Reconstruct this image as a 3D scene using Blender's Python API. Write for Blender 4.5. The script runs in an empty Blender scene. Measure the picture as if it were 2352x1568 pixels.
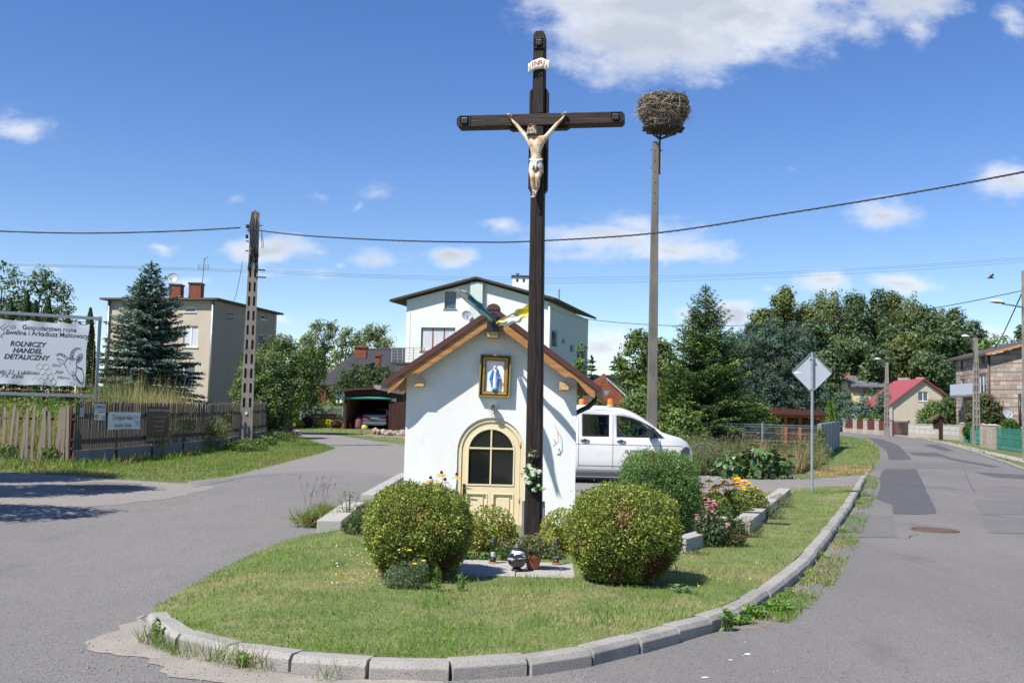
import bpy,bmesh,math,random
import numpy as np
from mathutils import Vector,Matrix,noise
R=math.radians
random.seed(7)
rng=np.random.default_rng(7)
scene=bpy.context.scene
COL=scene.collection
CAM=Vector((0.0,0.0,1.65))
FPX=2300.0
PITCH,ROLL=math.atan(172/FPX),R(1.4)
_f=Vector((0,math.cos(PITCH),math.sin(PITCH)))
_u0=Vector((0,-math.sin(PITCH),math.cos(PITCH)))
_r0=Vector((1,0,0))
_r=_r0*math.cos(ROLL)+_u0*math.sin(ROLL)
_u=_u0*math.cos(ROLL)-_r0*math.sin(ROLL)
cam_data=bpy.data.cameras.new("camera")
cam=bpy.data.objects.new("camera",cam_data)
COL.objects.link(cam)
cam.matrix_world=Matrix(((_r.x,_u.x,-_f.x,CAM.x),(_r.y,_u.y,-_f.y,CAM.y),(_r.z,_u.z,-_f.z,CAM.z),(0,0,0,1)))
cam_data.sensor_width=36
cam_data.lens=FPX/2352*36
cam_data.clip_start=0.1
cam_data.clip_end=6000
scene.camera=cam
scene.view_settings.view_transform='Standard'
scene.view_settings.look='None'
scene.view_settings.gamma=1
scene.view_settings.use_curve_mapping=False
scene.view_settings.exposure=0.6
scene.cycles.max_bounces=6
scene.cycles.transparent_max_bounces=12
SUNV=Vector((0.54,0.50,-1.0)).normalized()
el=math.asin(-SUNV.z)
sl=bpy.data.lights.new("sun",'SUN')
sl.energy=5.0
sl.angle=R(0.53)
sl.color=(1.0,0.955,0.88)
so=bpy.data.objects.new("sun",sl)
COL.objects.link(so)
so.rotation_euler=SUNV.to_track_quat('-Z','Y').to_euler()
so.location=(-30,-30,60)
def ray(px,py):
 return _f*FPX+_r*(px-1176)-_u*(py-784)
world=bpy.data.worlds.new("World")
scene.world=world
world.use_nodes=True
nt=world.node_tree
nt.nodes.clear()
out=nt.nodes.new('ShaderNodeOutputWorld')
sky=nt.nodes.new('ShaderNodeTexSky')
sky.sky_type='NISHITA'
sky.sun_disc=False
sky.sun_elevation=el
sky.sun_rotation=math.atan2(-SUNV.x,-SUNV.y)
sky.air_density=1.0
sky.dust_density=0.04
sky.ozone_density=2.2
sky.altitude=200
bg=nt.nodes.new('ShaderNodeBackground')
bg.inputs[1].default_value=0.103
hs=nt.nodes.new('ShaderNodeHueSaturation')
hs.inputs['Saturation'].default_value=1.26
hs.inputs['Hue'].default_value=0.514
nt.links.new(sky.outputs[0],hs.inputs['Color'])
nt.links.new(hs.outputs[0],bg.inputs[0])
def wmath(op,a=None,b=None,clamp=False):
 n=nt.nodes.new('ShaderNodeMath')
 n.operation=op
 n.use_clamp=clamp
 for i,v in((0,a),(1,b)):
  if v is None:
   continue
  if isinstance(v,(int,float)):
   n.inputs[i].default_value=v
  else:
   nt.links.new(v,n.inputs[i])
 return n.outputs[0]
geo=nt.nodes.new('ShaderNodeTexCoord')
sep=nt.nodes.new('ShaderNodeSeparateXYZ')
nt.links.new(geo.outputs['Generated'],sep.inputs[0])
ay=wmath('MAXIMUM',sep.outputs['Y'],0.03)
u_=wmath('DIVIDE',sep.outputs['X'],ay)
v_=wmath('DIVIDE',sep.outputs['Z'],ay)
comb=nt.nodes.new('ShaderNodeCombineXYZ')
nt.links.new(u_,comb.inputs[0])
nt.links.new(v_,comb.inputs[1])
def wnoise(scale,detail,rough,vec,sc=(1,1,1),loc=(0,0,0)):
 mp=nt.nodes.new('ShaderNodeMapping')
 mp.inputs['Scale'].default_value=sc
 mp.inputs['Location'].default_value=loc
 nt.links.new(vec,mp.inputs[0])
 n=nt.nodes.new('ShaderNodeTexNoise')
 n.inputs['Scale'].default_value=scale
 n.inputs['Detail'].default_value=detail
 n.inputs['Roughness'].default_value=rough
 nt.links.new(mp.outputs[0],n.inputs['Vector'])
 return n
warp=wnoise(9,4,0.6,comb.outputs[0],(1,1.5,1))
wv=nt.nodes.new('ShaderNodeVectorMath')
wv.operation='MULTIPLY_ADD'
nt.links.new(warp.outputs['Color'],wv.inputs[0])
wv.inputs[1].default_value=(0.07,0.035,0)
wv2=nt.nodes.new('ShaderNodeVectorMath')
wv2.operation='SUBTRACT'
wv2.inputs[1].default_value=(0.035,0.0175,0)
nt.links.new(comb.outputs[0],wv.inputs[2])
nt.links.new(wv.outputs[0],wv2.inputs[0])
CLOUDS=[(1590,-10,440,185,1.6),(1490,90,270,115,1.2),(1330,40,120,90,0.9),(2080,-10,160,85,1.0),(2120,65,55,45,0.7),(1960,60,60,60,0.6),(2345,50,45,60,0.5),(60,285,120,34,0.75),(20,262,50,30,0.3),(625,568,120,36,1.1),(1030,592,64,26,1.1),(880,588,85,24,0.55),(365,563,48,14,0.5),(1470,510,150,44,0.55),(1420,545,240,42,0.8),(1560,568,170,34,1.0),(1150,525,52,28,0.75),(1345,578,120,30,0.5),(2030,488,100,44,0.95),(2325,412,115,52,1.0),(875,440,44,26,0.42),(832,470,20,20,0.35),(1890,650,72,28,1.0),(2085,655,98,28,0.95),(1590,725,66,34,1.0),(1690,718,70,38,1.1),(1385,800,90,44,1.0),(620,625,130,16,0.4),(650,742,30,12,0.7),(440,650,80,16,0.5),(440,446,26,12,0.22),(537,450,18,11,0.25),(745,444,30,8,0.15),(1640,184,30,14,0.3),(2275,768,60,28,0.9),(120,624,20,9,0.35),(60,620,34,8,0.2),(780,606,14,8,0.35),(1780,670,34,10,0.3),(1400,760,80,12,0.4),(1795,380,16,9,0.15)]
acc=None
for(cx,cy,a,b,s)in CLOUDS:
 d=ray(cx,cy)
 sb=nt.nodes.new('ShaderNodeVectorMath')
 sb.operation='SUBTRACT'
 nt.links.new(wv2.outputs[0],sb.inputs[0])
 sb.inputs[1].default_value=(d.x/d.y,d.z/d.y,0)
 ml=nt.nodes.new('ShaderNodeVectorMath')
 ml.operation='MULTIPLY'
 nt.links.new(sb.outputs[0],ml.inputs[0])
 ml.inputs[1].default_value=(FPX/a/1.1,FPX/b/1.1,0)
 ln=nt.nodes.new('ShaderNodeVectorMath')
 ln.operation='LENGTH'
 nt.links.new(ml.outputs[0],ln.inputs[0])
 o=wmath('MULTIPLY',wmath('SUBTRACT',1.0,ln.outputs['Value']),s)
 acc=o if acc is None else wmath('MAXIMUM',acc,o)
side=wmath('MAXIMUM',wmath('SUBTRACT',wmath('ABSOLUTE',u_),0.62),wmath('SUBTRACT',v_,0.52))
side=wmath('MULTIPLY',side,6.0,True)
back=wmath('LESS_THAN',sep.outputs['Y'],0.03)
side=wmath('MAXIMUM',side,back)
n2=wnoise(3.2,6,0.55,geo.outputs['Generated'],(1,1,2.6),(3,1,5))
oth=wmath('MULTIPLY',wmath('SUBTRACT',n2.outputs['Fac'],0.6),4.0)
oth=wmath('SUBTRACT',wmath('MULTIPLY',wmath('ADD',oth,1.0),side),1.0)
acc=wmath('MAXIMUM',acc,oth)
fb=wnoise(17,8,0.62,comb.outputs[0],(1,1.7,1),(1.3,0.2,0))
fb2=wnoise(60,5,0.6,comb.outputs[0],(1,1.5,1),(0.3,1.2,0))
dens=wmath('ADD',acc,wmath('MULTIPLY',wmath('SUBTRACT',fb.outputs['Fac'],0.52),1.5))
dens=wmath('ADD',wmath('ADD',dens,0.07),wmath('MULTIPLY',wmath('SUBTRACT',fb2.outputs['Fac'],0.5),0.25))
mr=nt.nodes.new('ShaderNodeMapRange')
mr.interpolation_type='SMOOTHSTEP'
mr.inputs['From Min'].default_value=0.0
mr.inputs['From Max'].default_value=0.95
nt.links.new(dens,mr.inputs['Value'])
opac=wmath('MULTIPLY',mr.outputs[0],wmath('GREATER_THAN',sep.outputs['Z'],0.0))
opac=wmath('MULTIPLY',opac,0.93)
sh=wnoise(7,5,0.55,comb.outputs[0],(1,2.2,1),(2.1,0.7,0))
thick=nt.nodes.new('ShaderNodeMapRange')
thick.interpolation_type='SMOOTHSTEP'
thick.inputs['From Min'].default_value=0.25
thick.inputs['From Max'].default_value=1.35
nt.links.new(wmath('ADD',dens,wmath('MULTIPLY',wmath('SUBTRACT',sh.outputs['Fac'],0.5),2.2)),thick.inputs['Value'])
cr=nt.nodes.new('ShaderNodeMix')
cr.data_type='RGBA'
nt.links.new(thick.outputs[0],cr.inputs['Factor'])
cr.inputs['A'].default_value=(0.64,0.66,0.69,1)
cr.inputs['B'].default_value=(0.4,0.43,0.49,1)
bg2=nt.nodes.new('ShaderNodeBackground')
nt.links.new(cr.outputs['Result'],bg2.inputs[0])
bg2.inputs[1].default_value=1.0
mx=nt.nodes.new('ShaderNodeMixShader')
nt.links.new(opac,mx.inputs[0])
nt.links.new(bg.outputs[0],mx.inputs[1])
nt.links.new(bg2.outputs[0],mx.inputs[2])
nt.links.new(mx.outputs[0],out.inputs[0])
KN=[15,22,30,38,46,54,62,70,78,90,110,130]
KH=[0.0,0.0,0.02,0.10,0.20,0.32,0.42,0.50,0.55,0.58,0.66,0.78]
def H(y):
 if y<=KN[0]:
  return 0.0
 if y>=KN[-1]:
  return KH[-1]
 for i in range(len(KN)-1):
  if y<=KN[i+1]:
   t=(y-KN[i])/(KN[i+1]-KN[i])
   return KH[i]+t*(KH[i+1]-KH[i])
def G(px,py,dz=0.0):
 d=ray(px,py)
 z=dz
 for _ in range(30):
  t=(z-CAM.z)/d.z if d.z<-1e-6 else 1.0
  t=max(0.0,min(t,260/d.y))
  y=d.y*t
  z=0.5*z+0.5*(H(y)+dz)
 p=CAM+d*t
 return Vector((p.x,p.y,H(p.y)+dz))
def P(px,py,Y):
 d=ray(px,py)
 return CAM+d*(Y/d.y)
def gx(px,Y,py=960):
 return P(px,py,Y).x
MATS={}
def mat(name,col,rough=0.8,var=0.12,scale=6.0,bump=0.0,bscale=None,metal=0.0,spec=0.5,col2=None,world_co=False,stretch=(1,1,1),detail=6,attr=False,transl=0.0,coat=0.0,emit=None,alpha=None,trans=0.0,contrast=None):
 if name in MATS:
  return MATS[name]
 m=bpy.data.materials.new(name)
 m.use_nodes=True
 t=m.node_tree
 b=t.nodes['Principled BSDF']
 b.inputs['Roughness'].default_value=rough
 b.inputs['Metallic'].default_value=metal
 b.inputs['Specular IOR Level'].default_value=spec
 if coat:
  b.inputs['Coat Weight'].default_value=coat
 if trans:
  b.inputs['Transmission Weight'].default_value=trans
 if alpha is not None:
  b.inputs['Alpha'].default_value=alpha
 c=(*col,1)
 if attr:
  a=t.nodes.new('ShaderNodeAttribute')
  a.attribute_name='Col'
  t.links.new(a.outputs['Color'],b.inputs['Base Color'])
  if transl:
   tr=t.nodes.new('ShaderNodeBsdfTranslucent')
   mm=t.nodes.new('ShaderNodeMix')
   mm.data_type='RGBA'
   mm.blend_type='MULTIPLY'
   mm.inputs['Factor'].default_value=1
   t.links.new(a.outputs['Color'],mm.inputs['A'])
   mm.inputs['B'].default_value=(1.5,1.6,0.6,1)
   t.links.new(mm.outputs['Result'],tr.inputs[0])
   mxs=t.nodes.new('ShaderNodeMixShader')
   mxs.inputs[0].default_value=transl
   t.links.new(b.outputs[0],mxs.inputs[1])
   t.links.new(tr.outputs[0],mxs.inputs[2])
   t.links.new(mxs.outputs[0],t.nodes['Material Output'].inputs[0])
  MATS[name]=m
  return m
 tc=t.nodes.new('ShaderNodeTexCoord')
 if world_co:
  g=t.nodes.new('ShaderNodeNewGeometry')
  src=g.outputs['Position']
 else:
  src=tc.outputs['Object']
 mp=t.nodes.new('ShaderNodeMapping')
 mp.inputs['Scale'].default_value=stretch
 t.links.new(src,mp.inputs[0])
 if var>0 or col2:
  n=t.nodes.new('ShaderNodeTexNoise')
  n.inputs['Scale'].default_value=scale
  n.inputs['Detail'].default_value=detail
  n.inputs['Roughness'].default_value=0.6
  t.links.new(mp.outputs[0],n.inputs['Vector'])
  rp=t.nodes.new('ShaderNodeValToRGB')
  lo,hi=contrast or(0.3,0.7)
  rp.color_ramp.elements[0].position=lo
  rp.color_ramp.elements[1].position=hi
  if col2:
   rp.color_ramp.elements[0].color=c
   rp.color_ramp.elements[1].color=(*col2,1)
  else:
   rp.color_ramp.elements[0].color=tuple(x*(1-var)for x in col)+(1,)
   rp.color_ramp.elements[1].color=tuple(min(1,x*(1+var))for x in col)+(1,)
  t.links.new(n.outputs['Fac'],rp.inputs[0])
  t.links.new(rp.outputs[0],b.inputs['Base Color'])
 else:
  b.inputs['Base Color'].default_value=c
 if bump:
  n2=t.nodes.new('ShaderNodeTexNoise')
  n2.inputs['Scale'].default_value=bscale or scale*4
  n2.inputs['Detail'].default_value=4
  t.links.new(mp.outputs[0],n2.inputs['Vector'])
  bp=t.nodes.new('ShaderNodeBump')
  bp.inputs['Strength'].default_value=bump
  bp.inputs['Distance'].default_value=0.02
  t.links.new(n2.outputs['Fac'],bp.inputs['Height'])
  t.links.new(bp.outputs[0],b.inputs['Normal'])
 if emit:
  b.inputs['Emission Color'].default_value=(*emit,1)
 MATS[name]=m
 return m
def multi_noise(m,layers,rough_in=None):
 """base colour = a chain of noise masked mixes; layers: (colour, scale, lo, hi, stretch)"""
 t=m.node_tree
 b=t.nodes['Principled BSDF']
 g=t.nodes.new('ShaderNodeNewGeometry')
 prev=None
 for(c,sc,lo,hi,st)in layers:
  if prev is None:
   rgb=t.nodes.new('ShaderNodeRGB')
   rgb.outputs[0].default_value=(*c,1)
   prev=rgb.outputs[0]
   continue
  mp=t.nodes.new('ShaderNodeMapping')
  mp.inputs['Scale'].default_value=st
  mp.inputs['Location'].default_value=(sc*1.37,sc*0.71,0)
  t.links.new(g.outputs['Position'],mp.inputs[0])
  n=t.nodes.new('ShaderNodeTexNoise')
  n.inputs['Scale'].default_value=sc
  n.inputs['Detail'].default_value=5 if sc<20 else 2
  n.inputs['Roughness'].default_value=0.62
  t.links.new(mp.outputs[0],n.inputs['Vector'])
  r=t.nodes.new('ShaderNodeMapRange')
  r.inputs['From Min'].default_value=lo
  r.inputs['From Max'].default_value=hi
  t.links.new(n.outputs['Fac'],r.inputs['Value'])
  mx_=t.nodes.new('ShaderNodeMix')
  mx_.data_type='RGBA'
  t.links.new(r.outputs[0],mx_.inputs['Factor'])
  t.links.new(prev,mx_.inputs['A'])
  mx_.inputs['B'].default_value=(*c,1)
  prev=mx_.outputs['Result']
 t.links.new(prev,b.inputs['Base Color'])
 return m
def wood(name,c1,c2,axis='z',rough=0.75,ring=9.0,bump=0.35,dens=1.0):
 """long grained timber with its grain along the given local axis"""
 if name in MATS:
  return MATS[name]
 m=bpy.data.materials.new(name)
 m.use_nodes=True
 t=m.node_tree
 b=t.nodes['Principled BSDF']
 b.inputs['Roughness'].default_value=rough
 b.inputs['Specular IOR Level'].default_value=0.25
 tc=t.nodes.new('ShaderNodeTexCoord')
 mp=t.nodes.new('ShaderNodeMapping')
 s={'x':(0.06,1,1),'y':(1,0.06,1),'z':(1,1,0.06)}[axis]
 mp.inputs['Scale'].default_value=tuple(k*dens for k in s)
 t.links.new(tc.outputs['Object'],mp.inputs[0])
 n=t.nodes.new('ShaderNodeTexNoise')
 n.inputs['Scale'].default_value=ring*4
 n.inputs['Detail'].default_value=6
 n.inputs['Roughness'].default_value=0.7
 n.inputs['Distortion'].default_value=0.6
 t.links.new(mp.outputs[0],n.inputs['Vector'])
 rp=t.nodes.new('ShaderNodeValToRGB')
 rp.color_ramp.elements[0].position=0.35
 rp.color_ramp.elements[1].position=0.68
 rp.color_ramp.elements[0].color=(*c1,1)
 rp.color_ramp.elements[1].color=(*c2,1)
 t.links.new(n.outputs['Fac'],rp.inputs[0])
 t.links.new(rp.outputs[0],b.inputs['Base Color'])
 bp=t.nodes.new('ShaderNodeBump')
 bp.inputs['Strength'].default_value=bump
 bp.inputs['Distance'].default_value=0.01
 t.links.new(n.outputs['Fac'],bp.inputs['Height'])
 t.links.new(bp.outputs[0],b.inputs['Normal'])
 MATS[name]=m
 return m
XF={}
def tag(o,label=None,cat=None,group=None,kind=None):
 if label:
  o['label']=label
 if cat:
  o['category']=cat
 if group:
  o['group']=group
 if kind:
  o['kind']=kind
 return o
def thing(name,loc=(0,0,0),rz=0.0,label=None,cat=None,group=None,kind=None):
 o=bpy.data.objects.new(name,None)
 o.empty_display_size=0.2
 COL.objects.link(o)
 o.location=loc
 o.rotation_euler=(0,0,rz)
 XF[o.name]=Matrix.Translation(Vector(loc))@Matrix.Rotation(rz,4,'Z')
 return tag(o,label,cat,group,kind)
def link_mesh(name,me,material=None,parent=None,loc=None):
 o=bpy.data.objects.new(name,me)
 COL.objects.link(o)
 if material is not None and not me.materials:
  for m_ in(material if isinstance(material,(list,tuple))else[material]):
   me.materials.append(m_)
 if parent is not None:
  o.parent=parent
 if loc is not None:
  o.location=loc
 XF[o.name]=Matrix.Translation(o.location)
 return o
class MB:
 def __init__(self):
  self.v=[]
  self.f=[]
  self.mi=[]
  self.cur=0
 def add(self,vs,fs):
  n=len(self.v)
  self.v+=[tuple(p)for p in vs]
  for f in fs:
   self.f.append(tuple(n+i for i in f))
   self.mi.append(self.cur)
  return self
 def box(self,x0,x1,y0,y1,z0,z1,M=None):
  vs=[Vector((x,y,z))for z in(z0,z1)for y in(y0,y1)for x in(x0,x1)]
  if M is not None:
   vs=[M@p for p in vs]
  return self.add(vs,[(0,2,3,1),(4,5,7,6),(0,1,5,4),(2,6,7,3),(0,4,6,2),(1,3,7,5)])
 def cbox(self,c,s,M=None):
  return self.box(c[0]-s[0]/2,c[0]+s[0]/2,c[1]-s[1]/2,c[1]+s[1]/2,c[2]-s[2]/2,c[2]+s[2]/2,M)
 def bar(self,p0,p1,w,h,up=(0,0,1)):
  """square bar from p0 to p1, w across, h along up"""
  p0,p1=Vector(p0),Vector(p1)
  d=(p1-p0).normalized()
  up=Vector(up)
  s=d.cross(up)
  if s.length<1e-4:
   s=Vector((1,0,0))
  s.normalize()
  n=s.cross(d).normalized()
  vs=[]
  for p in(p0,p1):
   for a,b in((-1,-1),(1,-1),(1,1),(-1,1)):
    vs.append(p+s*a*w/2+n*b*h/2)
  return self.add(vs,[(0,1,2,3),(7,6,5,4),(0,4,5,1),(1,5,6,2),(2,6,7,3),(3,7,4,0)])
 def tube(self,pts,rad,seg=8,cap=True):
  pts=[Vector(p)for p in pts]
  if isinstance(rad,(int,float)):
   rad=[rad]*len(pts)
  n0=len(self.v)
  ref=None
  for i,p in enumerate(pts):
   a=pts[max(0,i-1)]
   b=pts[min(len(pts)-1,i+1)]
   d=(b-a).normalized()
   if ref is None:
    ref=Vector((0,0,1))if abs(d.z)<0.9 else Vector((1,0,0))
    s=d.cross(ref).normalized()
   else:
    s=(s-d*s.dot(d)).normalized()
   n=d.cross(s)
   for k in range(seg):
    a_=2*math.pi*k/seg
    self.v.append(tuple(p+(s*math.cos(a_)+n*math.sin(a_))*rad[i]))
  for i in range(len(pts)-1):
   for k in range(seg):
    k2=(k+1)%seg
    self.f.append((n0+i*seg+k,n0+i*seg+k2,n0+(i+1)*seg+k2,n0+(i+1)*seg+k))
    self.mi.append(self.cur)
  if cap:
   self.f.append(tuple(n0+k for k in range(seg)))
   self.f.append(tuple(n0+(len(pts)-1)*seg+k for k in reversed(range(seg))))
   self.mi+=[self.cur]*2
  return self
 def lathe(self,prof,c=(0,0,0),seg=20,M=None):
  n0=len(self.v)
  for(r,z)in prof:
   for k in range(seg):
    a=2*math.pi*k/seg
    p=Vector((c[0]+r*math.cos(a),c[1]+r*math.sin(a),c[2]+z))
    self.v.append(tuple(M@p if M is not None else p))
  for i in range(len(prof)-1):
   for k in range(seg):
    k2=(k+1)%seg
    self.f.append((n0+i*seg+k,n0+i*seg+k2,n0+(i+1)*seg+k2,n0+(i+1)*seg+k))
    self.mi.append(self.cur)
  self.f.append(tuple(n0+k for k in reversed(range(seg))))
  self.f.append(tuple(n0+(len(prof)-1)*seg+k for k in range(seg)))
  self.mi+=[self.cur]*2
  return self
 def prism(self,poly,a0,a1,axis='y',M=None):
  """extrude a 2D outline: axis y -> outline in xz, axis z -> outline in xy, axis x -> outline in yz"""
  n=len(poly)
  vs=[]
  for a in(a0,a1):
   for(p,q)in poly:
    v={'y':(p,a,q),'z':(p,q,a),'x':(a,p,q)}[axis]
    vs.append(M@Vector(v)if M is not None else v)
  fs=[tuple(range(n)),tuple(range(2*n-1,n-1,-1))]
  for i in range(n):
   j=(i+1)%n
   fs.append((i,i+n,j+n,j))
  return self.add(vs,fs)
 def ring(self,outer,inner,a0,a1,axis='y',closed=True,M=None):
  """a frame between two outlines with as many points"""
  n=len(outer)
  vs=[]
  for a in(a0,a1):
   for poly in(outer,inner):
    for(p,q)in poly:
     v={'y':(p,a,q),'z':(p,q,a),'x':(a,p,q)}[axis]
     vs.append(M@Vector(v)if M is not None else v)
  fs=[]
  for i in range(n if closed else n-1):
   j=(i+1)%n
   fs+=[(i,j,n+j,n+i),(2*n+i,3*n+i,3*n+j,2*n+j),(i,2*n+i,2*n+j,j),(n+i,n+j,3*n+j,3*n+i)]
  if not closed:
   for i in(0,n-1):
    fs.append((i,n+i,3*n+i,2*n+i))
  return self.add(vs,fs)
 def mesh(self,name,M=None):
  me=bpy.data.meshes.new(name)
  vs=self.v if M is None else[tuple(M@Vector(p))for p in self.v]
  me.from_pydata(vs,[],self.f)
  me.polygons.foreach_set('material_index',self.mi)
  bm=bmesh.new()
  bm.from_mesh(me)
  bmesh.ops.recalc_face_normals(bm,faces=bm.faces)
  bm.to_mesh(me)
  bm.free()
  me.update()
  return me
 def build(self,name,material,parent=None,smooth=False,bevel=0.0,world=False,bseg=2,auto=None):
  M=None
  if world and parent is not None:
   M=XF[parent.name].inverted()
   if parent.parent is not None:
    M=(XF[parent.parent.name]@XF[parent.name]).inverted()
  me=self.mesh(name,M)
  o=link_mesh(name,me,material,parent)
  if smooth:
   me.polygons.foreach_set('use_smooth',[True]*len(me.polygons))
   if auto:
    me.set_sharp_from_angle(angle=R(auto))
  if bevel:
   b=o.modifiers.new('bevel','BEVEL')
   b.width=bevel
   b.segments=bseg
   b.limit_method='ANGLE'
   b.angle_limit=R(40)
  return o
def copies(src,mats4,parent,name=None):
 """copies of one part that share its mesh"""
 res=[]
 for m4 in mats4:
  c=src.copy()
  COL.objects.link(c)
  c.parent=parent
  c.matrix_local=m4
  res.append(c)
 return res
def copy_tree(o,parent=None):
 c=o.copy()
 COL.objects.link(c)
 c.parent=parent
 for ch in[k for k in o.children]:
  copy_tree(ch,c)
 return c
def pin(o,base):
 """move a top-level mesh's origin to its base without moving it"""
 base=Vector(base)
 o.data.transform(Matrix.Translation(-base))
 o.location=base
 return o
def to_mesh(name,cu):
 tmp=bpy.data.objects.new(name,cu)
 me=bpy.data.meshes.new_from_object(tmp)
 bpy.data.objects.remove(tmp)
 me.name=name
 o=bpy.data.objects.new(name,me)
 COL.objects.link(o)
 return o
def text(body,size,loc,parent,material,rot=(R(90),0,0),align='LEFT',shear=0.0,extrude=0.0005,xscale=1.0,name='lettering',bold=0.0):
 cu=bpy.data.curves.new(name,'FONT')
 cu.body=body
 cu.size=size
 cu.align_x=align
 cu.shear=shear
 cu.extrude=extrude
 cu.offset=bold
 cu.resolution_u=3
 cu.materials.append(material)
 o=to_mesh(name,cu)
 o.parent=parent
 o.location=loc
 o.rotation_euler=rot
 o.scale=(xscale,1,1)
 return o
def leaf_mesh(name,cen,nrm,axis,L,W,colr,fold=0.0):
 """cen (n,3) centre; nrm (n,3) face normal; axis (n,3) long direction; L, W (n,) half sizes; diamond shaped leaf of 2 triangles"""
 n=len(cen)
 axis=axis-nrm*(axis*nrm).sum(1,keepdims=True)
 axis/=np.linalg.norm(axis,axis=1,keepdims=True)+1e-9
 side=np.cross(nrm,axis)
 L=np.broadcast_to(L,(n,))[:,None]
 W=np.broadcast_to(W,(n,))[:,None]
 v=np.empty((n,4,3),np.float32)
 v[:,0]=cen-axis*L
 v[:,1]=cen+side*W-axis*L*0.1+nrm*W*fold
 v[:,2]=cen+axis*L
 v[:,3]=cen-side*W-axis*L*0.1+nrm*W*fold
 me=bpy.data.meshes.new(name)
 me.vertices.add(4*n)
 me.vertices.foreach_set('co',v.reshape(-1))
 me.loops.add(4*n)
 me.loops.foreach_set('vertex_index',np.arange(4*n,dtype=np.int32))
 me.polygons.add(n)
 me.polygons.foreach_set('loop_start',np.arange(0,4*n,4,dtype=np.int32))
 me.polygons.foreach_set('loop_total',np.full(n,4,np.int32))
 ca=me.color_attributes.new('Col','FLOAT_COLOR','POINT')
 c4=np.ones((n,4,4),np.float32)
 c4[:,:,:3]=colr[:,None,:]
 ca.data.foreach_set('color',c4.reshape(-1))
 me.update()
 me.validate()
 return me
def unit(a):
 return a/(np.linalg.norm(a,axis=1,keepdims=True)+1e-9)
def rdir(n):
 return unit(rng.normal(size=(n,3)))
def palette(n,cols,w=None,jit=0.18):
 cols=np.array(cols,float)
 idx=rng.choice(len(cols),size=n,p=w)
 c=cols[idx]*(1+rng.uniform(-jit,jit,(n,1)))*(1+rng.uniform(-0.06,0.06,(n,3)))
 return np.clip(c,0.002,1)
# ================================================================== GROUND
from mathutils.geometry import tessellate_polygon
def rag(pts,step=0.35,amp=0.05,closed=True,seed=0,sc=1.7):
 res=[]
 n=len(pts)
 for i in range(n if closed else n-1):
  a,b=Vector(pts[i]).to_2d(),Vector(pts[(i+1)%n]).to_2d()
  L=(b-a).length
  k=max(1,int(L/step))
  d=(b-a)/max(L,1e-6)
  nn=Vector((-d.y,d.x))
  for j in range(k):
   p=a+(b-a)*j/k
   q=noise.noise(Vector((p.x*sc,p.y*sc,seed)))+0.5*noise.noise(Vector((p.x*sc*3.1,p.y*sc*3.1,seed+5)))
   res.append(p+nn*q*amp)
 if not closed:
  res.append(Vector(pts[-1]).to_2d())
 return res
def sheet(name,pts,material,off=0.004,grid=None,zf=None,kind='structure',parent=None):
 """a ground sheet: fills the outline, cuts it at every change of slope and lays it on the terrain"""
 pts=[Vector(p).to_2d()for p in pts]
 tris=tessellate_polygon([[Vector((p.x,p.y,0))for p in pts]])
 bm=bmesh.new()
 vs=[bm.verts.new((p.x,p.y,0))for p in pts]
 for t in tris:
  try:
   bm.faces.new([vs[i]for i in t])
  except ValueError:
   pass
 ys=list(KN)
 xs=[]
 if grid:
  x0,x1=min(p.x for p in pts),max(p.x for p in pts)
  y0,y1=min(p.y for p in pts),max(p.y for p in pts)
  ys+=list(np.arange(y0,y1,grid))
  xs=list(np.arange(x0,x1,grid))
 for y in ys:
  bmesh.ops.bisect_plane(bm,geom=bm.verts[:]+bm.edges[:]+bm.faces[:],plane_co=(0,y,0),plane_no=(0,1,0),dist=1e-5)
 for x in xs:
  bmesh.ops.bisect_plane(bm,geom=bm.verts[:]+bm.edges[:]+bm.faces[:],plane_co=(x,0,0),plane_no=(1,0,0),dist=1e-5)
 for v in bm.verts:
  v.co.z=(zf(v.co.x,v.co.y)if zf else H(v.co.y))+off
 for f in bm.faces:
  if f.normal.z<0:
   f.normal_flip()
 bmesh.ops.recalc_face_normals(bm,faces=bm.faces)
 if sum(f.normal.z for f in bm.faces)<0:
  bmesh.ops.reverse_faces(bm,faces=bm.faces)
 me=bpy.data.meshes.new(name)
 bm.to_mesh(me)
 bm.free()
 me.polygons.foreach_set('use_smooth',[True]*len(me.polygons))
 o=link_mesh(name,me,material,parent)
 if kind:
  o['kind']=kind
 return o
def px(*pp,dz=0.0):
 return[G(a,b,dz)for a,b in pp]
m_soil=multi_noise(mat('soil_and_grass',(0.09,0.12,0.03),0.95,bump=0.6,bscale=14,world_co=True),[((0.085,0.115,0.028),)+(1,0,1,(1,1,1)),((0.16,0.16,0.06),0.5,0.45,0.7,(1,1,1)),((0.055,0.085,0.02),2.5,0.5,0.75,(1,1,1)),((0.2,0.165,0.085),1.1,0.6,0.75,(1,1,1))])
m_lawn=multi_noise(mat('lawn_ground',(0.1,0.13,0.03),0.95,bump=0.7,bscale=30,world_co=True),[((0.13,0.165,0.04),)+(1,0,1,(1,1,1)),((0.21,0.18,0.085),1.3,0.48,0.66,(1,1,1)),((0.07,0.11,0.025),3.5,0.5,0.7,(1,1,1)),((0.24,0.2,0.12),12,0.58,0.72,(1,1,1)),((0.05,0.07,0.018),40,0.55,0.7,(1,1,1))])
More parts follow.
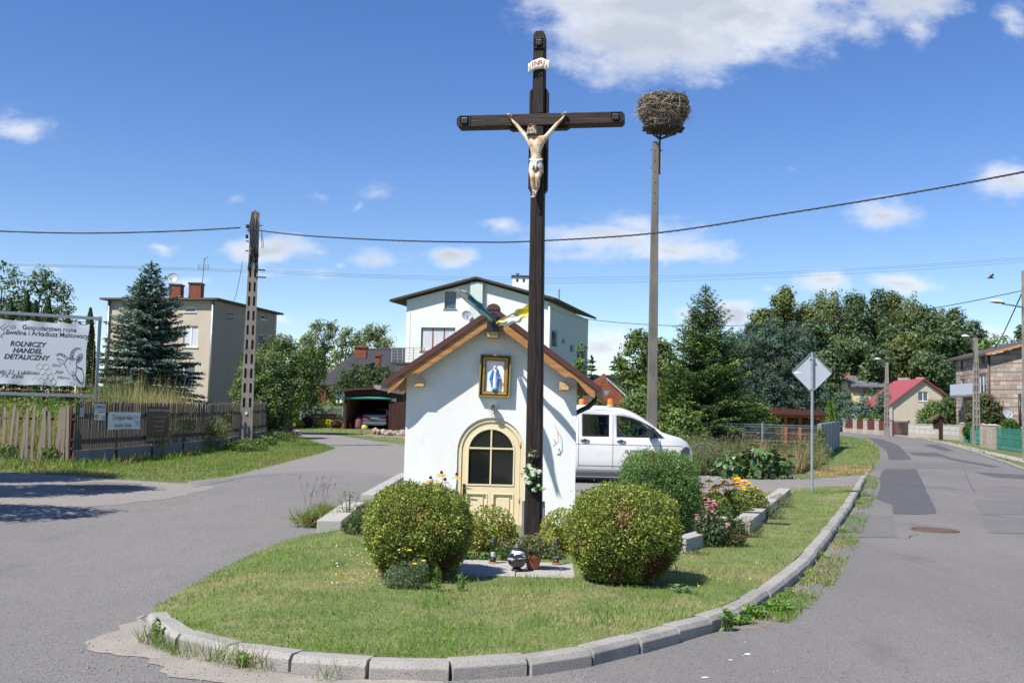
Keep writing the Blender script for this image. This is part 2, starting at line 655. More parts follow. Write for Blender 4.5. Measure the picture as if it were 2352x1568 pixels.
m_asphalt=multi_noise(mat('asphalt',(0.19,0.19,0.195),0.9,bump=0.5,bscale=170,world_co=True,spec=0.3),[((0.2,0.191,0.178),)+(1,0,1,(1,1,1)),((0.235,0.218,0.198),0.35,0.4,0.68,(1,0.6,1)),((0.155,0.152,0.15),1.4,0.55,0.75,(1,0.5,1)),((0.27,0.25,0.225),3.2,0.57,0.8,(1,0.4,1)),((0.055,0.055,0.06),150,0.5,0.62,(1,1,1)),((0.36,0.34,0.31),110,0.57,0.68,(1,1,1)),((0.1,0.098,0.095),48,0.57,0.66,(1,1,1)),((0.36,0.33,0.3),38,0.68,0.74,(1,1,1))])
m_asphalt_r=multi_noise(mat('road_asphalt',(0.17,0.165,0.165),0.88,bump=0.4,bscale=170,world_co=True,spec=0.3),[((0.17,0.16,0.149),)+(1,0,1,(1,1,1)),((0.21,0.197,0.186),0.3,0.4,0.66,(1,0.35,1)),((0.135,0.129,0.123),0.9,0.58,0.7,(1,0.4,1)),((0.06,0.06,0.062),160,0.5,0.64,(1,1,1)),((0.33,0.3,0.27),120,0.58,0.7,(1,1,1)),((0.09,0.087,0.085),45,0.58,0.67,(1,1,1)),((0.34,0.3,0.24),30,0.7,0.76,(1,1,1))])
m_patch=multi_noise(mat('fresh_asphalt',(0.08,0.08,0.085),0.85,bump=0.3,bscale=170,world_co=True,spec=0.35),[((0.085,0.083,0.086),)+(1,0,1,(1,1,1)),((0.098,0.096,0.098),1.2,0.4,0.7,(1,1,1)),((0.05,0.05,0.055),150,0.5,0.65,(1,1,1)),((0.2,0.19,0.17),90,0.62,0.75,(1,1,1))])
m_patch2=multi_noise(mat('mid_asphalt',(0.13,0.13,0.14),0.85,bump=0.3,bscale=170,world_co=True,spec=0.35),[((0.148,0.142,0.135),)+(1,0,1,(1,1,1)),((0.172,0.164,0.155),1.0,0.4,0.7,(1,1,1)),((0.06,0.06,0.065),150,0.5,0.65,(1,1,1)),((0.25,0.24,0.22),90,0.6,0.72,(1,1,1))])
m_gravel=multi_noise(mat('gravel',(0.2,0.18,0.16),0.95,bump=0.9,bscale=60,world_co=True),[((0.21,0.197,0.185),)+(1,0,1,(1,1,1)),((0.235,0.205,0.175),0.6,0.4,0.66,(1,1,1)),((0.11,0.105,0.1),35,0.5,0.66,(1,1,1)),((0.34,0.32,0.3),45,0.58,0.7,(1,1,1)),((0.1,0.12,0.05),1.6,0.66,0.76,(1,1,1))])
m_sand=multi_noise(mat('sandy_dirt',(0.3,0.26,0.2),0.95,bump=0.5,bscale=60,world_co=True),[((0.25,0.222,0.19),)+(1,0,1,(1,1,1)),((0.32,0.285,0.235),3,0.4,0.7,(1,1,1)),((0.17,0.155,0.14),60,0.55,0.7,(1,1,1)),((0.4,0.37,0.33),80,0.62,0.75,(1,1,1))])
m_drygrass=multi_noise(mat('dry_mown_grass',(0.3,0.24,0.12),0.95,bump=0.6,bscale=20,world_co=True),[((0.3,0.225,0.125),)+(1,0,1,(1,1,1)),((0.14,0.15,0.05),1.5,0.5,0.7,(1,1,1)),((0.38,0.31,0.19),12,0.5,0.7,(1,1,1))])
m_conc=multi_noise(mat('kerb_concrete',(0.3,0.28,0.25),0.9,bump=0.5,bscale=120,world_co=True),[((0.32,0.3,0.27),)+(1,0,1,(1,1,1)),((0.2,0.195,0.175),2.4,0.45,0.7,(1,1,1)),((0.14,0.13,0.115),90,0.55,0.7,(1,1,1)),((0.33,0.31,0.28),70,0.6,0.72,(1,1,1))])
xs=[-3000,-600,-200]+list(range(-100,101,10))+[200,600,3000]
ys=[-300,-60,-20,0,5,10]+KN+[200,400,900,2800]
mb=MB()
W_=len(xs)
mb.add([(x,y,H(y))for y in ys for x in xs],[(j*W_+i,j*W_+i+1,(j+1)*W_+i+1,(j+1)*W_+i)for j in range(len(ys)-1)for i in range(W_-1)])
ground=mb.build('ground',m_soil)
ground['kind']='structure'
yard=px((640,986),(700,992),(770,999),(850,1011),(925,1022),(1060,1045),(1320,1072),(1605,1090),(1700,1099),(1850,1101),(1990,1090),(1984,1104),(1970,1122),(1815,1132),(1500,1170),(1180,1180),(925,1140),(735,1225),(500,1215),(400,1150),(430,1105),(520,1095),(640,1065),(740,1040),(770,1030),(735,1018),(690,1005),(645,992))
sheet('gravel_yard',rag(yard,0.6,0.12,seed=1),m_gravel,0.004)
fg=[(-30,-8),(-30,12),(-22,19.5)]+[tuple(p.to_2d())for p in px((0,1086),(60,1088),(170,1092),(300,1103),(430,1112),(560,1092),(660,1084),(800,1082),(930,1094),(925,1140),(735,1228),(620,1262),(500,1320),(390,1400),(420,1460),(620,1500),(990,1522),(1300,1500))]
fg+=[(1.6,6.2),(2.4,7.0),(3.0,5),(5.0,-8)]
sheet('lane',rag(fg,0.5,0.07,seed=2),m_asphalt,0.008)
rd=[(1.0,-8)]+[(0.6,5.9)]+[tuple(p.to_2d())for p in px((1349,1530),(1487,1495),(1597,1468),(1700,1440),(1780,1420),(1860,1345),(1925,1260),(1960,1190),(1985,1125),(1998,1088),(2012,1075),(2022,1050),(2018,1030),(1998,1014),(1970,1006),(1935,1000),(1880,996),(1880,989),(1935,990),(2000,994),(2060,1001),(2130,1012),(2200,1028),(2280,1054),(2352,1080),(2450,1118))]+[(25,12),(16,-8)]
sheet('road',rag(rd,0.6,0.03,seed=3),m_asphalt_r,0.012)
for i,(pp,mt)in enumerate([([(2030,1078),(2104,1078),(2118,1105),(2134,1140),(2152,1180),(2106,1183),(2052,1181),(2048,1160),(2012,1146),(2022,1118),(2020,1098)],m_patch),([(1990,1004),(2030,1010),(2066,1024),(2095,1056),(2042,1056),(2036,1034),(2010,1018)],m_patch),([(2086,1039),(2150,1040),(2188,1052),(2240,1062),(2300,1072),(2280,1074),(2200,1060),(2160,1049),(2100,1046)],m_patch),([(2240,1085),(2352,1091),(2400,1094),(2400,1102),(2352,1100),(2285,1096)],m_patch),([(2120,1022),(2150,1021),(2192,1035),(2170,1036)],m_patch),([(1925,1186),(2050,1186),(2060,1234),(1900,1237)],m_patch2),([(2235,1150),(2352,1150),(2352,1183),(2260,1183)],m_patch2),([(2255,1190),(2360,1190),(2380,1228),(2270,1225)],m_patch2),([(2000,1062),(2105,1060),(2220,1064),(2260,1076),(2110,1076),(2012,1076)],m_patch2)]):
 sheet('asphalt_patch',rag(px(*pp),0.35,0.035,seed=10+i),mt,(0.0175 if mt==m_patch else 0.0152)+0.0003*i)
for i,pp in enumerate([[(325,1415),(345,1478),(440,1505),(600,1545),(780,1562),(1000,1572),(1100,1600),(800,1610),(640,1590),(400,1556),(330,1520),(230,1500),(195,1487),(260,1450)]]):
 sheet('sand_patch',rag(px(*pp),0.07,0.09,seed=30+i,sc=5),m_sand,0.013)
m_dirt=multi_noise(mat('lane_dirt',(0.2,0.18,0.16),0.95,bump=0.5,bscale=60,world_co=True),[((0.225,0.208,0.19),)+(1,0,1,(1,1,1)),((0.25,0.22,0.185),1,0.4,0.7,(1,1,1)),((0.1,0.095,0.09),60,0.52,0.7,(1,1,1)),((0.36,0.34,0.32),50,0.62,0.74,(1,1,1))])
sheet('dirt_patch',rag(px((-60,1086),(120,1091),(300,1104),(430,1112),(500,1118),(440,1135),(360,1150),(220,1165),(120,1190),(0,1205),(-60,1212)),0.18,0.22,seed=40,sc=2.6),m_dirt,0.0115)
sheet('dirt_patch',rag(px((150,1112),(230,1108),(330,1112),(300,1124),(190,1128)),0.3,0.1,seed=41),mat('brown_dirt',(0.15,0.115,0.085),0.95,0.2,5,world_co=True),0.0145)
sheet('dirt_patch',rag(px((1680,1452),(1715,1442),(1745,1400),(1800,1355),(1860,1290),(1905,1245),(1960,1170),(1978,1145),(1990,1120),(2000,1090),(2008,1090),(2000,1130),(1975,1190),(1935,1262),(1880,1335),(1820,1385),(1775,1428),(1760,1440),(1730,1447)),0.25,0.03,seed=42),mat('gutter_dirt',(0.17,0.145,0.12),0.95,0.25,9,bump=0.5,world_co=True),0.0135)
sheet('dry_grass_strip',rag(px((1880,1075),(1990,1066),(2004,1072),(1992,1090),(1900,1094),(1860,1088)),0.4,0.15,seed=43),m_drygrass,0.006)
m_tar=mat('tar_crack',(0.05,0.05,0.052),0.8,0.1)
for i,(pp,w_)in enumerate([([(2005,1065),(2050,1068),(2100,1067),(2180,1070)],0.03),([(1890,1240),(1980,1236),(2080,1238),(2110,1228)],0.014),([(2210,1064),(2222,1100),(2240,1135)],0.007),([(700,1088),(560,1098),(430,1122)],0.02),([(900,1100),(780,1112),(640,1118)],0.012),([(1960,1330),(2050,1350),(2120,1346)],0.004)]):
 pa=[G(a,b)for a,b in pp]
 fine=[]
 for a,b in zip(pa[:-1],pa[1:]):
  for k in range(12):
   q=a.lerp(b,k/12)
   fine.append(Vector((q.x+0.06*noise.noise(Vector((q.x*3,q.y*3,i))),q.y+0.06*noise.noise(Vector((q.x*3,q.y*3,i+9))))))
 d_=(fine[-1]-fine[0]).normalized()
 n_=Vector((-d_.y,d_.x))*w_
 sheet('road_crack',[p+n_*(0.4+abs(noise.noise(Vector((p.x*9,p.y*9,1)))))for p in fine]+[p-n_*(0.4+abs(noise.noise(Vector((p.x*9,p.y*9,2)))))for p in reversed(fine)],m_tar,0.0212+0.0002*i)
m_white_mark=mat('worn_white_paint',(0.62,0.62,0.6),0.8,0.3,60,world_co=True)
for i,(cx,cy,a,b)in enumerate([(1716,1506,9,1.6),(1706,1509,5,1.2),(1678,1520,6,1.4),(1620,1560,8,1.1)]):
 sheet('paint_speck',rag([G(cx+a*math.cos(t),cy+b*math.sin(t))for t in np.linspace(0,6.28,9)[:-1]],0.02,0.02,seed=50+i,sc=20),m_white_mark,0.0155)
m_pave=multi_noise(mat('pavement_concrete',(0.33,0.29,0.26),0.9,bump=0.3,bscale=30,world_co=True),[((0.3,0.27,0.245),)+(1,0,1,(1,1,1)),((0.36,0.33,0.3),1.2,0.4,0.7,(1,1,1)),((0.15,0.16,0.08),0.8,0.62,0.72,(1,1,1))])
sheet('pavement',rag(px((1925,986),(1990,990),(2060,997),(2130,1006),(2200,1019),(2270,1036),(2352,1054),(2450,1080),(2450,1088),(2352,1062),(2265,1042),(2195,1024),(2125,1009),(2055,1000),(1990,993),(1925,989)),0.6,0.05,seed=60),m_pave,0.008)
KT=[(337,1405),(345,1428),(361,1443),(400,1455),(456,1470),(528,1484),(600,1495),(690,1508),(780,1516),(875,1521),(970,1524),(1068,1523),(1165,1519),(1255,1511),(1349,1497),(1420,1481),(1487,1462),(1597,1436),(1670,1412),(1712,1388),(1746,1376),(1800,1341),(1848,1305),(1873,1274),(1906,1227),(1925,1203),(1942,1178),(1954,1161),(1969,1135),(1976,1122),(1985,1101),(1991,1085)]
kp=[G(a,b,0.12).to_2d()for a,b in KT]
for _ in range(3):
 kp=[kp[0]]+[(kp[i-1]+2*kp[i]+kp[i+1])/4 for i in range(1,len(kp)-1)]+[kp[-1]]
KERB=kp
def walk(line,lens):
 pts=[line[0].copy()]
 i,pos,k=0,line[0].copy(),0
 while i<len(line)-1:
  need=lens(k)
  while i<len(line)-1:
   d=(line[i+1]-pos).length
   if d>=need:
    pos=pos+(line[i+1]-pos)*(need/d)
    pts.append(pos.copy())
    k+=1
    break
   need-=d
   i+=1
   pos=line[i].copy()
 return pts
kj=walk(kp,lambda k:0.3 if k==0 else(0.52 if k<14 else 0.8))
kerb=thing('kerb',(kj[0].x,kj[0].y,0),kind='structure')
for i in range(len(kj)-1):
 a,b=kj[i],kj[i+1]
 d=(b-a).normalized()
 n=Vector((-d.y,d.x))
 g=0.012
 a2,b2=a+d*g,b-d*g
 za=H(a.y)
 hgt=0.12 if i<len(kj)-4 else 0.12-0.03*(i-(len(kj)-5))
 j1,j2=random.uniform(-0.011,0.011),random.uniform(-0.011,0.011)
 prof=[(0,-0.12),(0,hgt-0.035),(0.03,hgt),(0.15,hgt),(0.15,-0.12)]
 vs=[]
 for(pt,zz,jj)in((a2,za,j1),(b2,H(b.y),j2)):
  for(s_,z_)in prof:
   q=pt+n*(s_+jj)
   vs.append((q.x,q.y,zz+z_+jj*0.6))
 k=MB().add(vs,[(0,1,2,3,4),(9,8,7,6,5),(0,5,6,1),(1,6,7,2),(2,7,8,3),(3,8,9,4)])
 k.build('kerb_stone',m_conc,kerb,world=True,bevel=0.006)
inner=[]
for i,p in enumerate(kp):
 a,b=kp[max(0,i-1)],kp[min(len(kp)-1,i+1)]
 d=(b-a).normalized()
 inner.append(p+Vector((-d.y,d.x))*0.148)
left_edge=[p.to_2d()for p in px((735,1222),(690,1228),(620,1251),(560,1277),(470,1322),(395,1366),(350,1392),dz=0.03)]
back_edge=[p.to_2d()for p in px((1965,1118),(1890,1119),(1815,1124),(1700,1136),(1600,1146),(1330,1145),(1140,1145),(925,1118),(840,1160),(752,1205),dz=0.05)]
ISL=inner+back_edge+left_edge
def seg_dist(p,line):
 m=1e9
 for a,b in zip(line[:-1],line[1:]):
  ab=b-a
  t=max(0,min(1,(p-a).dot(ab)/ab.length_squared))
  m=min(m,(p-a-ab*t).length)
 return m
FREE=left_edge+[inner[0]]
def lawn_z(x,y):
 p=Vector((x,y))
 d=min(seg_dist(p,FREE)*1.3,seg_dist(p,back_edge[:6])*1.5)
 t=max(0,min(1,d))
 t=t*t*(3-2*t)
 k=max(0.0,min(1.0,seg_dist(p,inner)/0.5))
 b=0.015+0.105*t+0.015*noise.noise(Vector((x*0.8,y*0.8,3)))*t*k
 return H(y)+b-0.004+0.02*k*t
lawn=sheet('lawn',ISL,m_lawn,0.0,grid=0.3,zf=lawn_z)
from mathutils.geometry import intersect_point_tri_2d
def inside(x,y,poly):
 c=np.zeros(len(x),bool)
 n=len(poly)
 j=n-1
 for i in range(n):
  xi,yi,xj,yj=poly[i][0],poly[i][1],poly[j][0],poly[j][1]
  m=((yi>y)!=(yj>y))&(x<(xj-xi)*(y-yi)/(yj-yi+1e-12)+xi)
  c^=m
  j=i
 return c
def zgrid(zf,x0,x1,y0,y1,st=0.25):
 X=np.arange(x0,x1+st,st)
 Y=np.arange(y0,y1+st,st)
 Z=np.array([[zf(a,b)for a in X]for b in Y])
 def f(x,y):
  i=np.clip(((x-x0)/st),0,len(X)-1.001)
  j=np.clip(((y-y0)/st),0,len(Y)-1.001)
  ii,jj=i.astype(int),j.astype(int)
  fx,fy=i-ii,j-jj
  return(Z[jj,ii]*(1-fx)*(1-fy)+Z[jj,ii+1]*fx*(1-fy)+Z[jj+1,ii]*(1-fx)*fy+Z[jj+1,ii+1]*fx*fy)
 return f
def vnoise(x,y,sc,seed=0):
 """cheap smooth value noise on arrays"""
 r=np.random.default_rng(seed)
 T=r.random((64,64))
 a,b=x*sc,y*sc
 i,j=np.floor(a).astype(int),np.floor(b).astype(int)
 fx,fy=a-i,b-j
 fx,fy=fx*fx*(3-2*fx),fy*fy*(3-2*fy)
 g=lambda p,q:T[q%64,p%64]
 return g(i,j)*(1-fx)*(1-fy)+g(i+1,j)*fx*(1-fy)+g(i,j+1)*(1-fx)*fy+g(i+1,j+1)*fx*fy
m_grass=mat('grass_blades',(0.1,0.15,0.03),0.6,attr=True,transl=0.3,spec=0.25)
GREENS=[(0.16,0.25,0.05),(0.12,0.22,0.045),(0.2,0.29,0.065),(0.36,0.34,0.14),(0.46,0.4,0.22)]
def grass(name,n,poly,zf,hmin,hmax,wid,holes=(),dry=0.25,label=None,dens=None,lean=0.5,pal=GREENS,zst=0.25,wexp=1.0,parent=None):
 pa=np.array([(p[0],p[1])for p in poly])
 x0,y0=pa.min(0)
 x1,y1=pa.max(0)
 x=rng.uniform(x0,x1,n*3)
 y=y0+(y1-y0)*rng.random(n*3)**wexp
 k=inside(x,y,pa)
 for(hx,hy,hr)in holes:
  k&=((x-hx)**2+(y-hy)**2)>hr*hr
 if dens is not None:
  k&=rng.random(len(x))<dens(x,y)
 x,y=x[k][:n],y[k][:n]
 m=len(x)
 z=zgrid(zf,x0,x1,y0,y1,zst)(x,y)
 tall=0.55+0.9*vnoise(x,y,1.7,3)*(0.5+vnoise(x,y,5.0,4))
 h=rng.uniform(hmin,hmax,m)*tall
 ax=unit(np.stack([rng.normal(0,lean,m),rng.normal(0,lean,m),np.ones(m)],1))
 nr=rdir(m)
 nr[:,2]*=0.2
 nr=unit(nr)
 cen=np.stack([x,y,z],1)+ax*(h*0.42)[:,None]
 w=wid*rng.uniform(0.6,1.4,m)
 p=vnoise(x,y,1.1,9)*0.6+vnoise(x,y,4,10)*0.4
 c=palette(m,pal[:3])
 cd=palette(m,pal[3:])
 dm=(rng.random(m)<np.clip((p-0.5)*3.0+dry,0.04,0.9))[:,None]
 colr=np.where(dm,cd,c)
 me=leaf_mesh(name,cen,nr,ax,h*0.5,w,colr)
 o=link_mesh(name,me,m_grass,parent)
 o['kind']='stuff'
 if label:
  o['label']=label
 o['category']='grass'
 return o
# ================================================================== VEGETATION BUILDERS
m_leaf=mat('leaves',(0.06,0.1,0.02),0.55,attr=True,transl=0.28,spec=0.35)
m_needle=mat('needles',(0.05,0.08,0.03),0.65,attr=True,transl=0.1,spec=0.25)
m_petal=mat('petals',(0.5,0.3,0.02),0.6,attr=True,transl=0.3,spec=0.2)
m_bark=mat('bark',(0.1,0.075,0.055),0.95,0.4,8,bump=0.8,bscale=20,stretch=(1,1,0.3))
m_birch=mat('birch_bark',(0.45,0.43,0.4),0.9,0.4,6,stretch=(1,1,2.5),col2=(0.12,0.1,0.09),contrast=(0.52,0.62))
m_twig=mat('twigs',(0.05,0.04,0.03),0.95,0.3,10)
P_BROAD=[(0.1,0.165,0.035),(0.13,0.2,0.045),(0.07,0.12,0.028),(0.17,0.23,0.07)]
P_DARK=[(0.055,0.1,0.03),(0.075,0.13,0.04),(0.04,0.075,0.024)]
P_OLIVE=[(0.12,0.155,0.042),(0.095,0.125,0.036),(0.16,0.18,0.055)]
P_BLUE=[(0.13,0.19,0.165),(0.09,0.145,0.12),(0.19,0.26,0.23),(0.07,0.11,0.08)]
P_PINE=[(0.08,0.135,0.08),(0.06,0.11,0.065),(0.12,0.18,0.12)]
P_FIR=[(0.07,0.13,0.035),(0.09,0.155,0.045),(0.14,0.2,0.05),(0.05,0.09,0.03)]
P_THUJA=[(0.055,0.115,0.02),(0.08,0.15,0.03),(0.04,0.085,0.015)]
P_BIRCH=[(0.16,0.2,0.075),(0.2,0.24,0.1),(0.12,0.155,0.055)]
def lobe_points(lobes,n,shell=0.55):
 """points in a union of ellipsoids, most near the outside"""
 L=np.array(lobes,float)
 vol=(L[:,3]*L[:,4]*L[:,5])**0.75
 idx=rng.choice(len(L),size=n,p=vol/vol.sum())
 d=rdir(n)
 r=rng.uniform(0,1,n)**(1/3)
 r=shell+(1-shell)*r
 return L[idx,:3]+d*L[idx,3:6]*r[:,None],d,idx
def cloud(name,lobes,nclump,per,crad,leaf,pal,material,parent,up=0.35,aspect=0.5,droop=0.0,shell=0.55,wind=0.0,jit=0.22):
 """a crown of clumps; each clump is a small burst of leaves"""
 c,d,idx=lobe_points(lobes,nclump,shell)
 keep=c[:,2]>0.05
 c,d=c[keep],d[keep]
 nclump=len(c)
 cr=crad*rng.uniform(0.6,1.35,nclump)
 off=rdir(nclump*per)*(rng.random((nclump*per,1))**0.45)
 ci=np.repeat(np.arange(nclump),per)
 sq=np.array([1,1,0.7])
 cen=c[ci]+off*cr[ci][:,None]*sq
 if wind:
  cen[:,0]+=wind*(off[:,2]+0.5)*cr[ci]
 n=len(cen)
 nr=unit(off*0.7+d[ci]*0.5+rdir(n)*0.75+np.array([0,0,up]))
 ax=rdir(n)
 ax[:,2]-=droop
 if wind:
  ax[:,0]+=wind
 ax=unit(ax)
 cc=palette(nclump,pal,jit=jit)
 colr=cc[ci]*(1+rng.uniform(-0.22,0.22,(n,1)))
 Ls=leaf*rng.uniform(0.6,1.25,n)
 me=leaf_mesh(name,cen,nr,ax,Ls,Ls*aspect,colr,fold=0.15)
 return link_mesh(name,me,material,parent),c
def limbs(name,height,r0,targets,material,parent,n=9,lean=(0,0),start=0.3,trunk_top=0.85,bend=0.4,seed=1):
 """tapered trunk with branches reaching into the crown"""
 rr=random.Random(seed)
 mb=MB()
 tp=[]
 for i in range(7):
  t=i/6*trunk_top
  tp.append(Vector((lean[0]*t*t+0.04*height*bend*math.sin(t*4+seed)*t,lean[1]*t*t,height*t)))
 mb.tube(tp,[r0*(1.25 if i==0 else 1)*(1-0.8*i/6)for i in range(7)],8)
 if len(targets):
  order=list(range(len(targets)))
  rr.shuffle(order)
  for k in order[:n]:
   q=Vector(targets[k])
   tt=max(start,min(trunk_top*0.95,(q.z/height)*rr.uniform(0.5,0.8)))
   f=tt/trunk_top*6
   i0=min(5,int(f))
   a=tp[i0].lerp(tp[i0+1],f-i0)
   m1=a.lerp(q,0.4)+Vector((0,0,(q-a).length*0.1))
   rb=r0*0.42*(1-tt*0.5)
   mb.tube([a,m1,a.lerp(q,0.75)+Vector((0,0,(q-a).length*0.06)),q],[rb,rb*0.7,rb*0.42,rb*0.12],5,cap=False)
 return mb.build(name,material,parent,smooth=True)
def tree(loc,h,lobes,label,group=None,name='broadleaf_tree',cat='tree',pal=P_BROAD,nclump=260,per=26,crad=0.42,leaf=0.1,trunk=0.14,bark=None,nb=12,wind=0.0,droop=0.0,aspect=0.5,shell=0.5,seed=1,material=None,start=0.25,top=0.85,jit=0.22,crown='crown'):
 """lobes in metres from the base"""
 t=thing(name,loc,0,label,cat,group)
 o,c=cloud(crown,lobes,nclump,per,crad,leaf,pal,material or m_leaf,t,wind=wind,droop=droop,aspect=aspect,shell=shell,jit=jit)
 limbs('trunk',h,trunk,c,bark or m_bark,t,n=nb,seed=seed,start=start,trunk_top=top)
 return t
def conifer(loc,h,r,label,pal,group=None,name='spruce_tree',levels=26,z0=0.05,up=0.15,dens=1.0,droop=0.25,nleaf=0.075,seed=1,shape=1.0,rag_=0.25,top_len=0.03,twig_l=0.45,aspect=0.3,gap=0.0):
 """whorls of branches round a straight trunk, each branch a flat spray of needled twigs"""
 rr=np.random.default_rng(seed)
 t=thing(name,loc,0,label,'tree',group)
 C_,N_,A_,L_,W_2,K_=[],[],[],[],[],[]
 br=MB()
 pal_a=np.array(pal)
 for lv in range(levels):
  f=(lv+rr.uniform(-0.3,0.3))/levels
  f=min(max(f,0),0.985)
  z=h*(z0+(1-z0)*f)
  rl=r*((1-f)**shape)*(1.0 if f>0.06 else 0.85)+top_len*h*(1-f)+0.04*h*0.25
  nb=int(11-5*f)
  a0=rr.uniform(0,6.28)
  for b in range(nb):
   a=a0+6.283*b/nb+rr.uniform(-0.25,0.25)
   ln=rl*rr.uniform(1-rag_,1+rag_*0.5)
   if rr.random()<gap:
    continue
   dz=up*ln*(0.3+1.5*f)-droop*ln*(1-f)
   dirv=np.array([math.cos(a),math.sin(a),0.0])
   p0=np.array([0,0,z])
   pm=p0+dirv*ln*0.5+np.array([0,0,dz*0.35])
   p1=p0+dirv*ln+np.array([0,0,dz])
   if ln>0.3:
    br.tube([p0,pm,p1],[0.008+0.012*ln,0.006+0.006*ln,0.004],4,cap=False)
   side=np.array([-math.sin(a),math.cos(a),0.0])
   nt_=max(3,int(ln/0.11*dens))
   bc=pal_a[rr.integers(len(pal_a))]*rr.uniform(0.8,1.25)
   for k in range(nt_):
    s=(k+rr.random())/nt_
    s=0.12+0.88*s
    base=(1-s)**2*p0+2*s*(1-s)*pm+s*s*p1
    tl=min(twig_l,0.5*ln*(1.15-s)+0.07)
    for sg in(-1,1):
     tw=dirv*rr.uniform(0.5,0.9)+side*sg*rr.uniform(0.55,1)+np.array([0,0,rr.uniform(-0.35,0.12)])
     tw/=np.linalg.norm(tw)
     m_=max(1,int(tl/(nleaf*1.1)))
     for q in range(m_):
      c=base+tw*(q+0.5)/m_*tl+rr.normal(0,0.012,3)
      C_.append(c)
      A_.append(tw+rr.normal(0,0.35,3))
      N_.append(np.array([0,0,1.0])+rr.normal(0,0.45,3))
      L_.append(nleaf*rr.uniform(0.8,1.4))
      K_.append(bc*rr.uniform(0.75,1.3))
   C_.append(p1)
   A_.append(dirv+np.array([0,0,0.3]))
   N_.append(np.array([0,0,1.0])+rr.normal(0,0.3,3))
   L_.append(nleaf*1.6)
   K_.append(bc*1.2)
 for k in range(14):
  zt=h*(0.97+0.05*k/14)
  C_.append(np.array([0,0,zt]))
  A_.append(np.array([rr.normal(0,0.4),rr.normal(0,0.4),1]))
  N_.append(rr.normal(size=3))
  L_.append(nleaf*1.3)
  K_.append(pal_a[0])
 C_,A_,N_,L_,K_=map(np.array,(C_,A_,N_,L_,K_))
 me=leaf_mesh('foliage',C_,unit(N_),unit(A_),L_,L_*aspect,np.clip(K_,0.003,1),fold=0.3)
 link_mesh('crown',me,m_needle,t)
 br.build('branches',m_bark,t,smooth=True)
 MB().tube([(0,0,-0.1),(0,0,h*0.5),(0,0,h*1.01)],[0.018*h+0.02,0.011*h,0.006],8).build('trunk',m_bark,t,smooth=True)
 return t
def thuja(loc,h,r,label,group=None,pal=P_THUJA,n=5200,name='thuja',leaf=0.05,pw=0.6,cat='thuja',z0=0.0):
 t=thing(name,loc,0,label,cat,group)
 f=rng.random(n)**0.8
 a=rng.uniform(0,6.283,n)
 rad=r*np.clip((1-f),0,1)**pw*(0.9+0.25*vnoise(a*2.2,f*9,1.0,5))*np.clip(f*12+0.5,0,1)
 dep=1-0.3*rng.random(n)**1.6
 c=np.stack([np.cos(a)*rad*dep,np.sin(a)*rad*dep,z0+f*h+0.02],1)
 out_=np.stack([np.cos(a),np.sin(a),np.full(n,0.35)],1)
 ax=unit(np.stack([np.cos(a)*0.35,np.sin(a)*0.35,np.ones(n)],1)+rng.normal(0,0.3,(n,3)))
 colr=palette(n,pal,jit=0.25)*(0.75+0.5*vnoise(a*3,f*14,1.0,6))[:,None]
 Ls=leaf*rng.uniform(0.7,1.5,n)
 me=leaf_mesh('foliage',c,unit(out_+rdir(n)*0.7),ax,Ls,Ls*0.45,colr,fold=0.2)
 link_mesh('foliage',me,m_needle,t)
 MB().tube([(0,0,-0.05),(0,0,h*0.8)],[0.05,0.015],6).build('trunk',m_bark,t)
 return t
